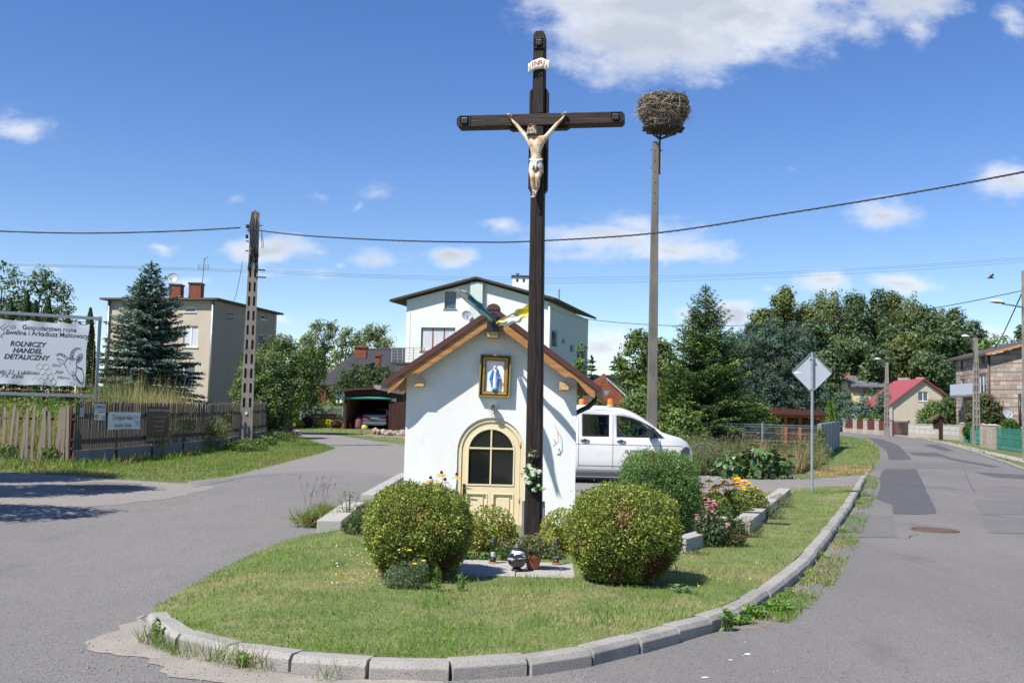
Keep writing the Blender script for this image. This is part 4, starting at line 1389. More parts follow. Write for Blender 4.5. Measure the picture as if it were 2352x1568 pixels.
for(x,z)in((-0.955,bz),(0.995,bz),(0,6.29)):
 MB().ring([(x-0.075,z-0.07),(x+0.075,z-0.07),(x+0.075,z+0.07),(x-0.075,z+0.07)],[(x-0.058,z-0.056),(x+0.058,z-0.056),(x+0.058,z+0.056),(x-0.058,z+0.056)],-0.116,-0.1055 if x else-0.0985,'y').build('carved_block',m_beam_x,cross,bevel=0.004)
 pl=MB().box(x-0.045,x+0.045,-0.135,-0.1055,z-0.042,z+0.042).build('end_plate',m_black,cross,bevel=0.012)
 mm=MB()
 for a in(-1,1):
  for b in(-1,1):
   mm.cbox((x+a*0.025,-0.137,z+b*0.022),(0.009,0.006,0.009))
 mm.build('rivet',m_darkgrey,pl)
for s in(-1,1):
 m=MB().prism([(-0.05,0.0),(0.05,0.0),(0.05,0.46),(0.02,0.52),(-0.05,0.52)],s*0.111 if s>0 else-0.141,0.141 if s>0 else-0.111,'x')
 m.build('base_bracket',m_grip,cross)
MB().box(-0.22,0.22,-0.2,0.2,-0.12,0.03).build('footing',m_concgrey,cross,bevel=0.01)
m_num=mat('carved_numerals',(0.006,0.004,0.003),0.9,0)
text('20',0.075,(-0.085,-0.0965,3.2),cross,m_num)
text('12',0.075,(0.022,-0.0965,3.2),cross,m_num)
m_title=mat('weathered_white_enamel',(0.7,0.68,0.62),0.5,0.3,7,col2=(0.5,0.4,0.3),contrast=(0.5,0.75))
m_rust=mat('rust_red_letters',(0.3,0.09,0.035),0.8,0.2)
ti=thing('title_scroll',XF[cross.name]@Vector((0.005,-0.11,5.93)),R(-8),'white curled scroll lettered INRI near the top of the cross','scroll')
nx=24
m=MB()
for zi,z in enumerate((0.0,0.045,0.09,0.135)):
 for i in range(nx+1):
  u=i/nx
  x=-0.135+0.27*u
  y=-0.02-0.012*math.sin(u*9.5+zi*0.4)-(0.02 if u<0.08 else 0)
  dzz=0.028*math.sin(u*5.0-1.2)-0.01+(0.012 if u>0.9 else 0)-(0.025 if u<0.1 else 0)
  m.v.append((x,y,z+dzz))
for zi in range(3):
 for i in range(nx):
  a=zi*(nx+1)+i
  m.f.append((a,a+1,a+nx+2,a+nx+1))
  m.mi.append(0)
o=m.build('scroll',m_title,ti,smooth=True)
sd=o.modifiers.new('thick','SOLIDIFY')
sd.thickness=0.012
for k,ch in enumerate('INRI'):
 text(ch,0.088,(-0.088+(0.0,0.03,0.092,0.15)[k],-0.062,0.028+0.012*(k if k<3 else 2)),ti,m_rust,rot=(R(90),R(-4),0),extrude=0.003,bold=0.002)
m_corpus=mat('weathered_painted_body',(0.62,0.54,0.4),0.55,0.3,11,col2=(0.42,0.2,0.075),contrast=(0.43,0.63))
m_clothw=mat('painted_loincloth',(0.66,0.65,0.6),0.6,0.2,20,col2=(0.3,0.26,0.2),contrast=(0.5,0.75))
m_hair=mat('grey_brown_hair',(0.3,0.27,0.23),0.8,0.4,40,bump=0.6,bscale=80)
m_crown=mat('brown_thorn_crown',(0.16,0.07,0.025),0.8,0.3,20)
fig=thing('crucifix_figure',XF[cross.name]@Vector((-0.01,-0.1,4.33)),R(-8),'cream and rust stained crucified figure in a loincloth, arms raised on the dark cross','statue')
fig.rotation_euler.y=R(-0.55)
fig.scale=(1.08,1.06,1.02)
def skin_fig(name,verts,edges,radii,parent,material,sub=2,root=0):
 me=bpy.data.meshes.new(name)
 me.from_pydata(verts,edges,[])
 o=bpy.data.objects.new(name,me)
 COL.objects.link(o)
 o.parent=parent
 sk=o.modifiers.new('skin','SKIN')
 sk.use_smooth_shade=True
 for i,r in enumerate(radii):
  v=me.skin_vertices[0].data[i]
  v.radius=(r[0]*1.12,r[1]*1.08)if isinstance(r,tuple)else(r*1.12,r*1.12)
  v.use_root=(i==root)
 s=o.modifiers.new('sub','SUBSURF')
 s.levels=sub
 s.render_levels=sub
 me.materials.append(material)
 return o
V_=[]
E_=[]
Rr=[]
def jv(x,y,z,r,frm=None):
 V_.append((x,y,z))
 Rr.append(r)
 if frm is not None:
  E_.append((frm,len(V_)-1))
 return len(V_)-1
pel=jv(0.0,-0.05,0.40,(0.062,0.045))
bel=jv(-0.002,-0.062,0.49,(0.054,0.036),pel)
rib=jv(0.0,-0.075,0.575,(0.07,0.047),bel)
che=jv(0.0,-0.075,0.655,(0.086,0.05),rib)
nk=jv(-0.008,-0.075,0.725,(0.03,0.03),che)
hb=jv(-0.03,-0.1,0.765,(0.031,0.033),nk)
hc=jv(-0.042,-0.11,0.805,(0.038,0.044),hb)
ht=jv(-0.05,-0.1,0.853,(0.03,0.034),hc)
for s in(-1,1):
 sh_=jv(s*0.1,-0.06,0.70,(0.036,0.034),che)
 el_=jv(s*0.195,-0.04,0.83,(0.024,0.024),jv(s*0.145,-0.05,0.76,(0.031,0.03),sh_))
 fa=jv(s*0.235,-0.03,0.885,(0.0245,0.023),el_)
 wr=jv(s*0.305,-0.02,0.965,(0.015,0.013),fa)
 jv(s*0.328,-0.022,1.0,(0.021,0.012),wr)
 hip=jv(s*0.042,-0.055,0.335,(0.047,0.046),pel)
 th=jv(s*0.038,-0.075,0.26,(0.043,0.043),hip)
 kn=jv(s*0.026-0.006,-0.095,0.18,(0.030,0.031),th)
 ca=jv(s*0.03-0.004,-0.072,0.12,(0.029,0.029),kn)
 an=jv(s*0.014-0.008,-0.04-(0.012 if s<0 else 0),0.04,(0.016,0.017),ca)
 jv(s*0.012-0.01,-0.07-(0.012 if s<0 else 0),0.008,(0.019,0.012),an)
 jv(s*0.010-0.012,-0.088-(0.012 if s<0 else 0),-0.03,(0.02,0.01),len(V_)-1)
skin_fig('body',V_,E_,Rr,fig,m_corpus)
for s in(-1,1):
 h=MB()
 for q in range(4):
  bx=s*(0.322+0.0085*q)
  L=(0.028,0.032,0.03,0.024)[q]
  z0=1.018-abs(q-1.5)*0.002
  h.tube([(bx,-0.022,z0-0.01),(bx+s*0.003,-0.028,z0+L*0.5),(bx+s*0.004,-0.048,z0+L*0.55),(bx+s*0.002,-0.056,z0+L*0.1)],[0.0055,0.0055,0.005,0.004],7)
 h.tube([(s*0.315,-0.026,0.99),(s*0.3,-0.038,1.008),(s*0.305,-0.05,1.02)],[0.0065,0.006,0.0045],7)
 h.build('fingers',m_corpus,fig,smooth=True)
 MB().tube([(s*0.33,-0.02,1.0),(s*0.332,-0.06,1.0)],[0.006,0.009],6).build('nail',m_crown,fig)
h=MB()
for q in range(5):
 h.tube([(-0.042+q*0.0085,-0.1,-0.035),(-0.044+q*0.009,-0.108,-0.056+q*0.002)],[0.006,0.0045],6)
h.build('toes',m_corpus,fig,smooth=True)
MB().tube([(-0.018,-0.08,0.012),(-0.018,-0.115,0.014)],[0.007,0.012],6).build('nail',m_crown,fig)
hx_,hy_,hz_=-0.047,-0.142,0.8
f_=MB().tube([(hx_,hy_+0.006,hz_+0.02),(hx_-0.003,hy_-0.010,hz_-0.002)],[0.004,0.0075],6).tube([(hx_-0.02,hy_+0.012,hz_+0.021),(hx_,hy_+0.003,hz_+0.024),(hx_+0.021,hy_+0.012,hz_+0.021)],[0.004,0.005,0.004],6)
f_.tube([(hx_-0.012,hy_+0.004,hz_-0.014),(hx_+0.01,hy_+0.004,hz_-0.014)],[0.003,0.003],5)
f_.build('face_features',m_corpus,fig,smooth=True)
MB().tube([(hx_-0.012,hy_+0.003,hz_+0.011),(hx_-0.006,hy_+0.002,hz_+0.011)],0.003,5).tube([(hx_+0.007,hy_+0.003,hz_+0.011),(hx_+0.013,hy_+0.004,hz_+0.011)],0.003,5).build('closed_eyes',m_crown,fig)
b=MB()
for k in range(26):
 a=-1.15+2.3*k/25
 r_=0.034
 p0_=Vector((hx_+r_*math.sin(a),-0.108-0.036*math.cos(a),hz_-0.024-0.008*math.cos(a)))
 b.tube([p0_,p0_+Vector((0.002*math.sin(k),-0.006,-0.018)),p0_+Vector((-0.3*(p0_.x-hx_),-0.004,-0.03))],[0.005,0.006,0.003],5)
b.build('beard',m_hair,fig,smooth=True)
b=MB()
for k in range(46):
 a=R(60)+R(240)*k/45+math.pi
 cx_=hx_+0.037*math.sin(a)
 cy_=-0.1+0.04*math.cos(a)
 side=1 if math.sin(a)>0 else-1
 w1=0.008*math.sin(k*1.7)
 b.tube([(hx_+0.3*(cx_-hx_),-0.09,0.882),(cx_,cy_,0.852),(cx_+side*0.012,cy_+0.004,0.8),(cx_+side*0.008+w1,cy_-0.004,0.765),(cx_+side*0.022-w1,cy_-0.01,0.73)],[0.007,0.009,0.0085,0.008,0.004],5)
b.build('hair',m_hair,fig,smooth=True)
b=MB()
for q in range(3):
 b.tube([(hx_+0.046*math.cos(a)*(1+0.05*math.sin(5*a+q)),-0.102+0.05*math.sin(a),0.852+0.006*math.sin(7*a+q*2)+q*0.004)for a in np.linspace(0,6.283,25)],0.0045,5,cap=False)
for k in range(14):
 a=k/14*6.283
 b.tube([(hx_+0.047*math.cos(a),-0.102+0.05*math.sin(a),0.854),(hx_+0.062*math.cos(a+0.3),-0.102+0.066*math.sin(a+0.3),0.866)],[0.003,0.001],4)
b.build('crown_of_thorns',m_crown,fig,smooth=True)
b=MB()
seg=60
rows=[(0.066,0.43,0.1),(0.072,0.405,0.5),(0.079,0.37,1),(0.084,0.335,1.1),(0.085,0.3,1.2)]
n0=len(b.v)
for(r_,z,f)in rows:
 for i in range(seg):
  a=6.2832*i/seg
  front=max(0,-math.sin(a))
  sw=abs(math.cos(a))
  zz_=z+(0.03*(front**3)*(1 if z<0.34 else 0))-(0.035*sw**2 if z<0.34 else 0)
  rr_=r_*(1+0.055*f*math.sin(13*a+z*60*math.cos(a)))
  b.v.append((rr_*math.cos(a),-0.06+rr_*0.78*math.sin(a),zz_))
for j in range(len(rows)-1):
 for i in range(seg):
  i2=(i+1)%seg
  b.f.append((n0+j*seg+i,n0+j*seg+i2,n0+(j+1)*seg+i2,n0+(j+1)*seg+i))
  b.mi.append(0)
b.tube([(0.071*math.cos(a),-0.06+0.057*math.sin(a),0.43-0.02*max(0,-math.sin(a))+0.008*math.cos(2*a))for a in np.linspace(0,6.283,30)],0.011,7,cap=False)
b.tube([(0.0,-0.115,0.42),(0.015,-0.13,0.41),(0.02,-0.128,0.385),(0.0,-0.125,0.375),(-0.012,-0.128,0.395),(0.0,-0.12,0.415)],0.008,6)
b.tube([(0.0,-0.12,0.385),(0.01,-0.135,0.34),(0.0,-0.125,0.28)],[0.012,0.018,0.008],7)
b.tube([(-0.01,-0.12,0.385),(-0.022,-0.132,0.345),(-0.03,-0.12,0.3)],[0.01,0.015,0.006],7)
o=b.build('loincloth',m_clothw,fig,smooth=True)
m_leafg=P_BROAD
def bouquet(label,p,n,rad,col,nl,seed,size=0.022,cat='flowers',shape=(1,0.5,1)):
 t=thing('artificial_flowers',p,0,label,cat)
 c=rdir(nl)*rad*rng.uniform(0.3,1,(nl,1))*np.array(shape)
 me=leaf_mesh('leaves',c,rdir(nl),rdir(nl),0.024,0.012,palette(nl,[(0.04,0.13,0.02),(0.06,0.18,0.03)]))
 link_mesh('leaves',me,m_leaf,t)
 for k in range(n):
  d=rdir(1)[0]
  d[1]=-abs(d[1])*0.8
  q=d*rad*rng.uniform(0.55,1.0)*np.array(shape)
  C_,N_,A_=[],[],[]
  for a in range(7):
   for ring_ in range(2):
    an=a/7*6.283+ring_*0.4
    dv=np.array([math.cos(an),-0.15-0.5*ring_,math.sin(an)])
    C_.append(q+dv*size*(0.6-0.25*ring_))
    A_.append(dv)
    N_.append(np.array([0,-1,0])+rng.normal(0,0.35,3))
  m_=len(C_)
  cc=np.array(col[k%len(col)])*rng.uniform(0.85,1.1,(m_,1))
  me=leaf_mesh('blossom',np.array(C_),unit(np.array(N_)),unit(np.array(A_)),size*0.55,size*0.42,np.clip(cc,0,0.9),fold=0.3)
  link_mesh('blossom',me,m_petal,t)
 return t
W=(0.8,0.8,0.78)
bouquet('small pink and green artificial sprig on the cross post above the white bunch',P(1223,1042,KY-0.14),5,0.075,[(0.6,0.3,0.42),(0.7,0.6,0.68)],60,1,0.018)
bouquet('bunch of white artificial blossoms tied to the lower cross post',P(1219,1090,KY-0.16),17,0.14,[W],110,2,0.03)
bouquet('drooping tail of white artificial blossoms below the white bunch',P(1236,1120,KY-0.15),5,0.085,[W],50,3,0.026,shape=(1.1,0.5,0.5))
# ================================================================== THINGS ROUND THE CHAPEL
def lz(x,y):
 return lawn_z(x,y)
m_wallc=multi_noise(mat('pale_concrete',(0.5,0.47,0.42),0.9,bump=0.3,bscale=70,world_co=True),[((0.33,0.315,0.285),)+(1,0,1,(1,1,1)),((0.32,0.3,0.26),2.2,0.5,0.72,(1,1,1)),((0.25,0.23,0.2),12,0.62,0.75,(1,1,1)),((0.55,0.53,0.5),60,0.6,0.7,(1,1,1))])
def low_wall(label,a,b,w,z0,za,zb):
 a,b=Vector(a),Vector(b)
 t=thing('low_wall',(a.x,a.y,z0),0,label,'wall','low concrete walls round the chapel plot')
 d=(b-a).normalized()
 n=Vector((-d.y,d.x))*w/2
 vs=[]
 for p,zt_ in((a,za),(b,zb)):
  for q in(p-n,p+n):
   vs+=[(q.x,q.y,z0-0.1),(q.x,q.y,zt_)]
 MB().add(vs,[(0,2,3,1),(4,5,7,6),(0,1,5,4),(2,6,7,3),(1,3,7,5),(0,4,6,2)]).build('wall',m_wallc,t,world=True,bevel=0.012)
low_wall('low pale concrete wall nearest the lane, left end behind the left clipped bush',(gx(765,13.6),13.6),(gx(822,16.5),16.5),0.33,0.05,0.2,0.2)
low_wall('low pale concrete wall beside the chapel corner, the higher farther one on the left',(gx(851,17.6),17.6),(gx(935,24.2),24.2),0.24,0.0,0.24,0.24)
low_wall('stub of low concrete wall behind the right clipped bush',(1.98,11.75),(3.13,13.72),0.2,0.05,0.29,0.3)
low_wall('long low concrete wall running back beside the yellow flowers',(3.2,13.85),(gx(1803,21.6),21.6),0.25,0.08,0.31,0.26)
low_wall('short cross piece of concrete wall behind the pink phlox',(2.4,13.95),(3.05,13.95),0.2,0.08,0.34,0.34)
slab=thing('grave_slab',(0.1,10.1,0.11),R(-2),'flat pale concrete slab before the cross carrying the lanterns','slab')
MB().box(-0.56,0.0,-0.5,0.45,-0.1,0.045).build('slab',m_wallc,slab,bevel=0.008)
MB().box(0.006,0.57,-0.48,0.46,-0.1,0.04).build('slab',m_wallc,slab,bevel=0.008)
def sq(e,rx,ry,rz,zc,taper=0.0):
 def f(d):
  k=(np.abs(d[:,0])**e+np.abs(d[:,1])**e+np.abs(d[:,2])**e)**(-1/e)
  p=d*k[:,None]
  p=p*np.array([rx,ry,rz])
  low=np.clip(-p[:,2]/rz,0,1)
  p[:,:2]*=(1-taper*low**1.5)[:,None]
  p[:,2]+=zc
  return p
 return f
P_GOLD=[(0.2,0.245,0.038),(0.125,0.175,0.028),(0.42,0.45,0.13),(0.06,0.095,0.018),(0.25,0.275,0.05)]
lb=Vector((gx(968,9.5),9.5,0))
rb=Vector((gx(1436,9.5),9.5,0))
gb=Vector((gx(1516,13.0),13.0,0))
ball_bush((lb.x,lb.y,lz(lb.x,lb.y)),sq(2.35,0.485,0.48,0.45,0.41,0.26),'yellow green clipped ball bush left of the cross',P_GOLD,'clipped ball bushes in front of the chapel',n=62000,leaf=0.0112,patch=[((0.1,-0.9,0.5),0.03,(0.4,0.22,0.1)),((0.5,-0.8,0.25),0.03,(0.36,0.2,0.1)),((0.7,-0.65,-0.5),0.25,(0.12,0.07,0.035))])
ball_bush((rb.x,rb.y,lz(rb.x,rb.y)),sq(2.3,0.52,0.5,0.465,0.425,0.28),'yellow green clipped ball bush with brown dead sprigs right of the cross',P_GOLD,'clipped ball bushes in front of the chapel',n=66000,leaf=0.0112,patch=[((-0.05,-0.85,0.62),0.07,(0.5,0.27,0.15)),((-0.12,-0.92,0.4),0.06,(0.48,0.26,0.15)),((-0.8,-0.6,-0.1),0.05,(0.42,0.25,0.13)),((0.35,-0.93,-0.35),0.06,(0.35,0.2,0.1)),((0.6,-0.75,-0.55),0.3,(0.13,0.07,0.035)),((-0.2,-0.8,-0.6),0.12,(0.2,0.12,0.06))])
ball_bush((gb.x,gb.y,lz(gb.x,gb.y)),sq(3.4,0.475,0.46,0.56,0.53,0.3),'taller dark green clipped bush with a flat top, behind the right ball bush',[(0.09,0.18,0.05),(0.13,0.23,0.06),(0.06,0.12,0.045),(0.19,0.3,0.07)],n=52000,leaf=0.0115,patch=[((-0.25,-0.5,0.9),0.06,(0.2,0.12,0.05))],tuft=0.02)
P_SPIR=[(0.2,0.28,0.045),(0.27,0.33,0.06),(0.13,0.2,0.04),(0.38,0.22,0.09)]
for(pxx,d,w,h,lab)in((1132,11.4,0.30,0.52,'low yellow green leafy shrub under the chapel door'),(1298,11.5,0.26,0.5,'low yellow green leafy shrub right of the cross foot'),(1262,11.0,0.14,0.3,'small leafy shrub between the flower pot and the right ball bush')):
 x=gx(pxx,d)
 leafy('spirea_shrub',(x,d,lz(x,d)),lab,'shrub',[(0,0,h*0.5,w,0.26,h*0.5),(-w*0.5,0,h*0.3,w*0.6,0.2,h*0.35),(w*0.5,0,h*0.3,w*0.6,0.2,h*0.35)],3400 if w>0.2 else 1200,0.02,P_SPIR,aspect=0.5,stems=24)
x,d=gx(1270,10.5),10.5
m_blackpl=mat('black_plastic',(0.02,0.021,0.023),0.4,0.1)
def glassmat(name,tint,alpha=0.3,rough=0.03):
 m=bpy.data.materials.new(name)
 m.use_nodes=True
 t=m.node_tree
 t.nodes.clear()
 o=t.nodes.new('ShaderNodeOutputMaterial')
 tr=t.nodes.new('ShaderNodeBsdfTransparent')
 tr.inputs[0].default_value=(*tint,1)
 gl=t.nodes.new('ShaderNodeBsdfGlossy')
 gl.inputs['Roughness'].default_value=rough
 lw=t.nodes.new('ShaderNodeLayerWeight')
 lw.inputs[0].default_value=alpha
 mx_=t.nodes.new('ShaderNodeMixShader')
 t.links.new(lw.outputs['Fresnel'],mx_.inputs[0])
 t.links.new(tr.outputs[0],mx_.inputs[1])
 t.links.new(gl.outputs[0],mx_.inputs[2])
 t.links.new(mx_.outputs[0],o.inputs[0])
 return m
m_clear=glassmat('clear_glass',(0.82,0.86,0.82),0.25)
m_cartint=glassmat('tinted_car_glass',(0.35,0.42,0.42),0.2)
m_carclear=glassmat('car_glass',(0.62,0.68,0.66),0.18)
m_wax=mat('white_wax',(0.75,0.74,0.7),0.6,0.05)
m_swirl=mat('black_swirled_glass',(0.025,0.025,0.03),0.12,0,spec=0.8,col2=(0.55,0.62,0.68),scale=4.5,contrast=(0.53,0.62),stretch=(1,1,4.2),detail=2)
m_goldp=mat('gold_plastic',(0.6,0.38,0.08),0.3,0.15,metal=0.7)
m_terra=mat('terracotta',(0.32,0.1,0.05),0.75,0.15,10)
def lantern(px_,py_,d,h,label):
 p=P(px_,py_,d)
 t=thing('grave_lantern',(p.x,p.y,0.155),0,label,'lantern','grave lanterns on the slab')
 s=h/0.26
 MB().lathe([(0.03*s,0),(0.044*s,0.002),(0.045*s,0.012),(0.034*s,0.018)],(0,0,0),20).build('foot',m_goldp,t,smooth=True,auto=40)
 MB().lathe([(0.033*s,0.018),(0.031*s,0.035),(0.036*s,0.05)],(0,0,0),20).build('collar',m_blackpl,t,smooth=True)
 MB().lathe([(0.034*s,0.05),(0.043*s,0.075),(0.045*s,0.1),(0.04*s,0.125),(0.027*s,0.15),(0.024*s,0.175),(0.03*s,0.2)],(0,0,0),20).build('glass',m_clear,t,smooth=True)
 MB().lathe([(0.02,0.052),(0.021,0.11),(0.018,0.112)],(0,0,0),14).build('candle',m_wax,t,smooth=True,auto=40)
 MB().lathe([(0.032*s,0.2),(0.033*s,0.212),(0.026*s,0.222),(0.022*s,0.235),(0.018*s,0.25),(0.008*s,0.262),(0.004,0.265)],(0,0,0),20).build('lid',m_blackpl,t,smooth=True,auto=50)
lantern(1132,1290,10.35,0.26,'tall clear glass grave lantern with a black lid and gold foot, left on the slab')
lantern(1277,1292,10.4,0.255,'dark lidded grave lantern half hidden by the potted plant, right on the slab')
p=P(1187,1305,9.9)
t=thing('ball_lantern',(p.x,p.y,0.155),0,'round black and white swirled glass grave lantern with a grey lid, front of the slab','lantern')
MB().lathe([(0.05,0),(0.055,0.004),(0.05,0.02),(0.038,0.025)],(0,0,0),24).build('foot',m_blackpl,t,smooth=True,auto=40)
prof=[(0.095*math.sin(a),0.022+0.093-0.093*math.cos(a))for a in np.linspace(0.42,math.pi-0.42,14)]
o=MB().lathe(prof,(0,0,0),32).build('globe',m_swirl,t,smooth=True)
MB().lathe([(0.044,0.197),(0.046,0.212),(0.04,0.216),(0.042,0.226),(0.03,0.238),(0.026,0.252),(0.015,0.262),(0.014,0.27),(0.004,0.274)],(0,0,0),24).build('lid',mat('grey_black_lid',(0.05,0.052,0.058),0.5),t,smooth=True,auto=50)
p=P(1224,1298,10.05)
t=thing('flower_pot',(p.x,p.y,0.155),0,'terracotta flower pot beside the ball lantern','flower pot')
MB().lathe([(0.05,0),(0.056,0.003),(0.083,0.11),(0.092,0.112),(0.095,0.14),(0.086,0.142),(0.078,0.12),(0.01,0.118)],(0,0,0),24).build('pot',m_terra,t,smooth=True,auto=40)
pl=leafy('potted_plant',(p.x,p.y,0.27),'bushy grey green plant with a few pink blooms spilling from the terracotta pot','potted plant',[(0,0,0.07,0.17,0.14,0.13),(-0.06,0,0.1,0.12,0.12,0.12),(0.16,0,0.0,0.14,0.12,0.12)],1900,0.016,[(0.13,0.17,0.07),(0.18,0.2,0.1),(0.09,0.12,0.05)],stems=20)
for(a,b,c)in((-0.12,-0.12,0.16),(0.09,-0.13,0.2),(0.18,-0.1,0.1),(-0.03,-0.14,0.1),(0.22,-0.1,-0.02),(0.02,-0.1,0.24)):
 flower(pl,(a,b,c),0.017,5,(0.55,0.08,0.4),droop=-0.2,cone=0,tilt=(0,-0.8),npt=6)
pl=leafy('bedding_plant',(gx(1103,10.7),10.7,0.13),'tiny round leaved ground plant at the left end of the slab','plant',[(0,0,0.02,0.2,0.08,0.05)],260,0.014,[(0.1,0.2,0.08),(0.15,0.25,0.1)],stems=0,aspect=0.9)
pl=leafy('bedding_plant',(gx(1166,10.6),10.6,0.15),'small pink flowering plant between the tall lantern and the ball lantern','plant',[(0,0,0.1,0.09,0.07,0.1)],380,0.014,[(0.12,0.18,0.06),(0.08,0.13,0.04)],stems=10)
for(a,c)in((-0.03,0.2),(0.04,0.19),(0.0,0.17)):
 flower(pl,(a,-0.06,c),0.016,5,(0.6,0.1,0.35),droop=-0.2,cone=0,tilt=(0,-0.8),npt=6)
rud=thing('rudbeckia_plant',(gx(1020,10.5),10.5,0.11),0,'yellow black eyed flowers on thin stems above the left ball bush','flowers')
m_st=mat('green_stems',(0.09,0.11,0.04),0.8)
for(a,b)in((989,1105),(1014,1093),(1022,1109),(1049,1097)):
 q=P(a,b-6,10.3)-rud.location
 MB().tube([(q.x*0.3,0.05,0),(q.x*0.7,0.02,q.z*0.5),(q.x,0,q.z)],[0.004,0.003,0.0025],5).build('stem',m_st,rud)
 flower(rud,(q.x,q.y,q.z),0.06,8,(0.75,0.38,0.015),droop=0.55,cone=0.5,npt=9)
lf=rng.uniform(-1,1,(260,3))*np.array([0.2,0.08,0.25])+np.array([0,0,0.3])
link_mesh('leaves',leaf_mesh('leaves',lf,rdir(260),rdir(260),0.04,0.014,palette(260,P_BROAD)),m_leaf,rud)
x,d=gx(945,8.85),8.85
hb_=leafy('feathery_herb',(x,d,lz(x,d)),'grey green feathery plant with two yellow blooms at the foot of the left ball bush','plant',[(0,0,0.1,0.19,0.1,0.14),(-0.1,0,0.07,0.12,0.1,0.1),(0.1,0,0.12,0.1,0.08,0.14)],2200,0.016,[(0.13,0.18,0.1),(0.1,0.14,0.08),(0.17,0.22,0.13)],aspect=0.2,stems=26)
for(a,b)in((952,1293),(973,1286),(941,1262)):
 q=P(a,b,8.72)-hb_.location
 MB().tube([(q.x*0.5,q.y*0.5,0),(q.x,q.y,q.z)],[0.002,0.002],4).build('stem',m_st,hb_)
 flower(hb_,(q.x,q.y,q.z),0.02 if a<970 or True else 0.01,8,(0.85,0.55,0.01),droop=0.05,cone=0,tilt=(0,-0.9),npt=12)
for(a,d,hh,lab)in((1015,8.75,0.2,'thin upright weed with narrow leaves before the left ball bush'),(1070,8.8,0.14,'short narrow leaved weed at the shadow of the left ball bush')):
 x=gx(a,d)
 leafy('weed',(x,d,lz(x,d)),lab,'weed',[(0,0,hh*0.5,0.04,0.04,hh*0.55)],70,0.035,[(0.13,0.22,0.05),(0.1,0.18,0.04)],aspect=0.14,stems=5,fold=0)
x,d=gx(1570,9.0),9.0
leafy('dock_weed',(x,d,lz(x,d)),'small broad leaved weed on the lawn right of the right ball bush','weed',[(0,0,0.03,0.12,0.07,0.04)],16,0.05,[(0.13,0.2,0.09),(0.17,0.24,0.12)],aspect=0.5,stems=0,up=1.2)
def spot(a,b,dz=0.03):
 q=G(a,b,dz)
 return(q.x,q.y,q.z-0.0)
q=spot(835,1238,0.08)
pl=leafy('phlox_plant',q,'dark leaved phlox with a few pink blooms left of the left ball bush','flowers',[(0,0,0.2,0.17,0.15,0.24),(-0.16,0.1,0.12,0.14,0.12,0.14)],1300,0.03,[(0.05,0.08,0.03),(0.07,0.1,0.04),(0.09,0.13,0.04)],aspect=0.25,stems=30)
for(a,b,r_)in((868,1148,7),(876,1140,6),(853,1168,6),(861,1166,7),(850,1178,5),(845,1166,5),(858,1184,5),(872,1163,6)):
 q2=P(a,b,q[1]+0.2)-pl.location
 for k in range(4):
  o_=rng.normal(0,0.014,3)
  flower(pl,(q2.x+o_[0],q2.y+o_[1],q2.z+o_[2]),0.016,5,(0.75,0.12,0.3),droop=-0.1,cone=0,tilt=(0,-1),npt=5)
tg=[(0.16,0.22,0.05),(0.2,0.25,0.06),(0.12,0.18,0.04),(0.3,0.26,0.12),(0.38,0.32,0.2)]
for(cx_,cy_,rx_,n_,h_,lab)in((715,1205,0.22,500,0.36,'tall bright green grass tuft growing at the lane end of the low wall'),(745,1182,0.2,380,0.3,'smaller grass tuft behind the tall one against the low wall')):
 c0=G(cx_,cy_,0.03)
 t=thing('grass_tuft',(c0.x,c0.y,c0.z-0.02),0,lab,'grass tuft')
 m_=n_
 a=rng.normal(0,rx_*0.45,(m_,2))
 ax=unit(np.stack([a[:,0]*2+rng.normal(0,0.35,m_),a[:,1]*2+rng.normal(0,0.3,m_),np.ones(m_)],1))
 h=rng.uniform(0.3,1,m_)*h_
 cen=np.stack([a[:,0],a[:,1],np.zeros(m_)],1)+ax*(h*0.5)[:,None]
 link_mesh('blades',leaf_mesh('blades',cen,rdir(m_),ax,h*0.5,0.0055,palette(m_,tg,p_ if(p_:=[0.3,0.3,0.25,0.1,0.05])else None)),m_grass,t)
 st_=MB()
 hd_=MB()
 for k in range(9):
  b=(rng.normal(0,rx_*0.4),rng.normal(0,0.1),0)
  e=(b[0]+rng.normal(0,0.12),b[1],h_*rng.uniform(1.1,1.9))
  st_.tube([b,((b[0]+e[0])/2-0.02,b[1],e[2]*0.5),e],[0.0022,0.002,0.0015],4)
  hd_.tube([e,(e[0]+0.01,e[1],e[2]+0.03),(e[0]+0.015,e[1],e[2]+0.06)],[0.003,0.006,0.003],5)
 st_.build('seed_stalks',mat('dry_stalk',(0.16,0.13,0.07),0.8),t)
 hd_.build('seed_heads',mat('seed_head',(0.1,0.085,0.07),0.9),t)
q=spot(722,1208)
leafy('withered_plant',q,'small withered brown plant beside the grass tuft','plant',[(0,0,0.06,0.08,0.07,0.07)],240,0.02,[(0.16,0.09,0.04),(0.1,0.06,0.03)],stems=8)
q=spot(800,1200,0.05)
pl=leafy('yellow_yarrow',q,'thin stemmed plant with tiny yellow blooms before the low wall','flowers',[(0,0,0.25,0.2,0.1,0.22)],260,0.02,[(0.1,0.16,0.04),(0.14,0.18,0.05)],stems=22,aspect=0.3)
for k in range(16):
 flower(pl,(rng.normal(0,0.12),rng.normal(0,0.05),rng.uniform(0.25,0.62)),0.012,5,(0.7,0.45,0.03),droop=0,cone=0,npt=5)
q=spot(1640,1262,0.1)
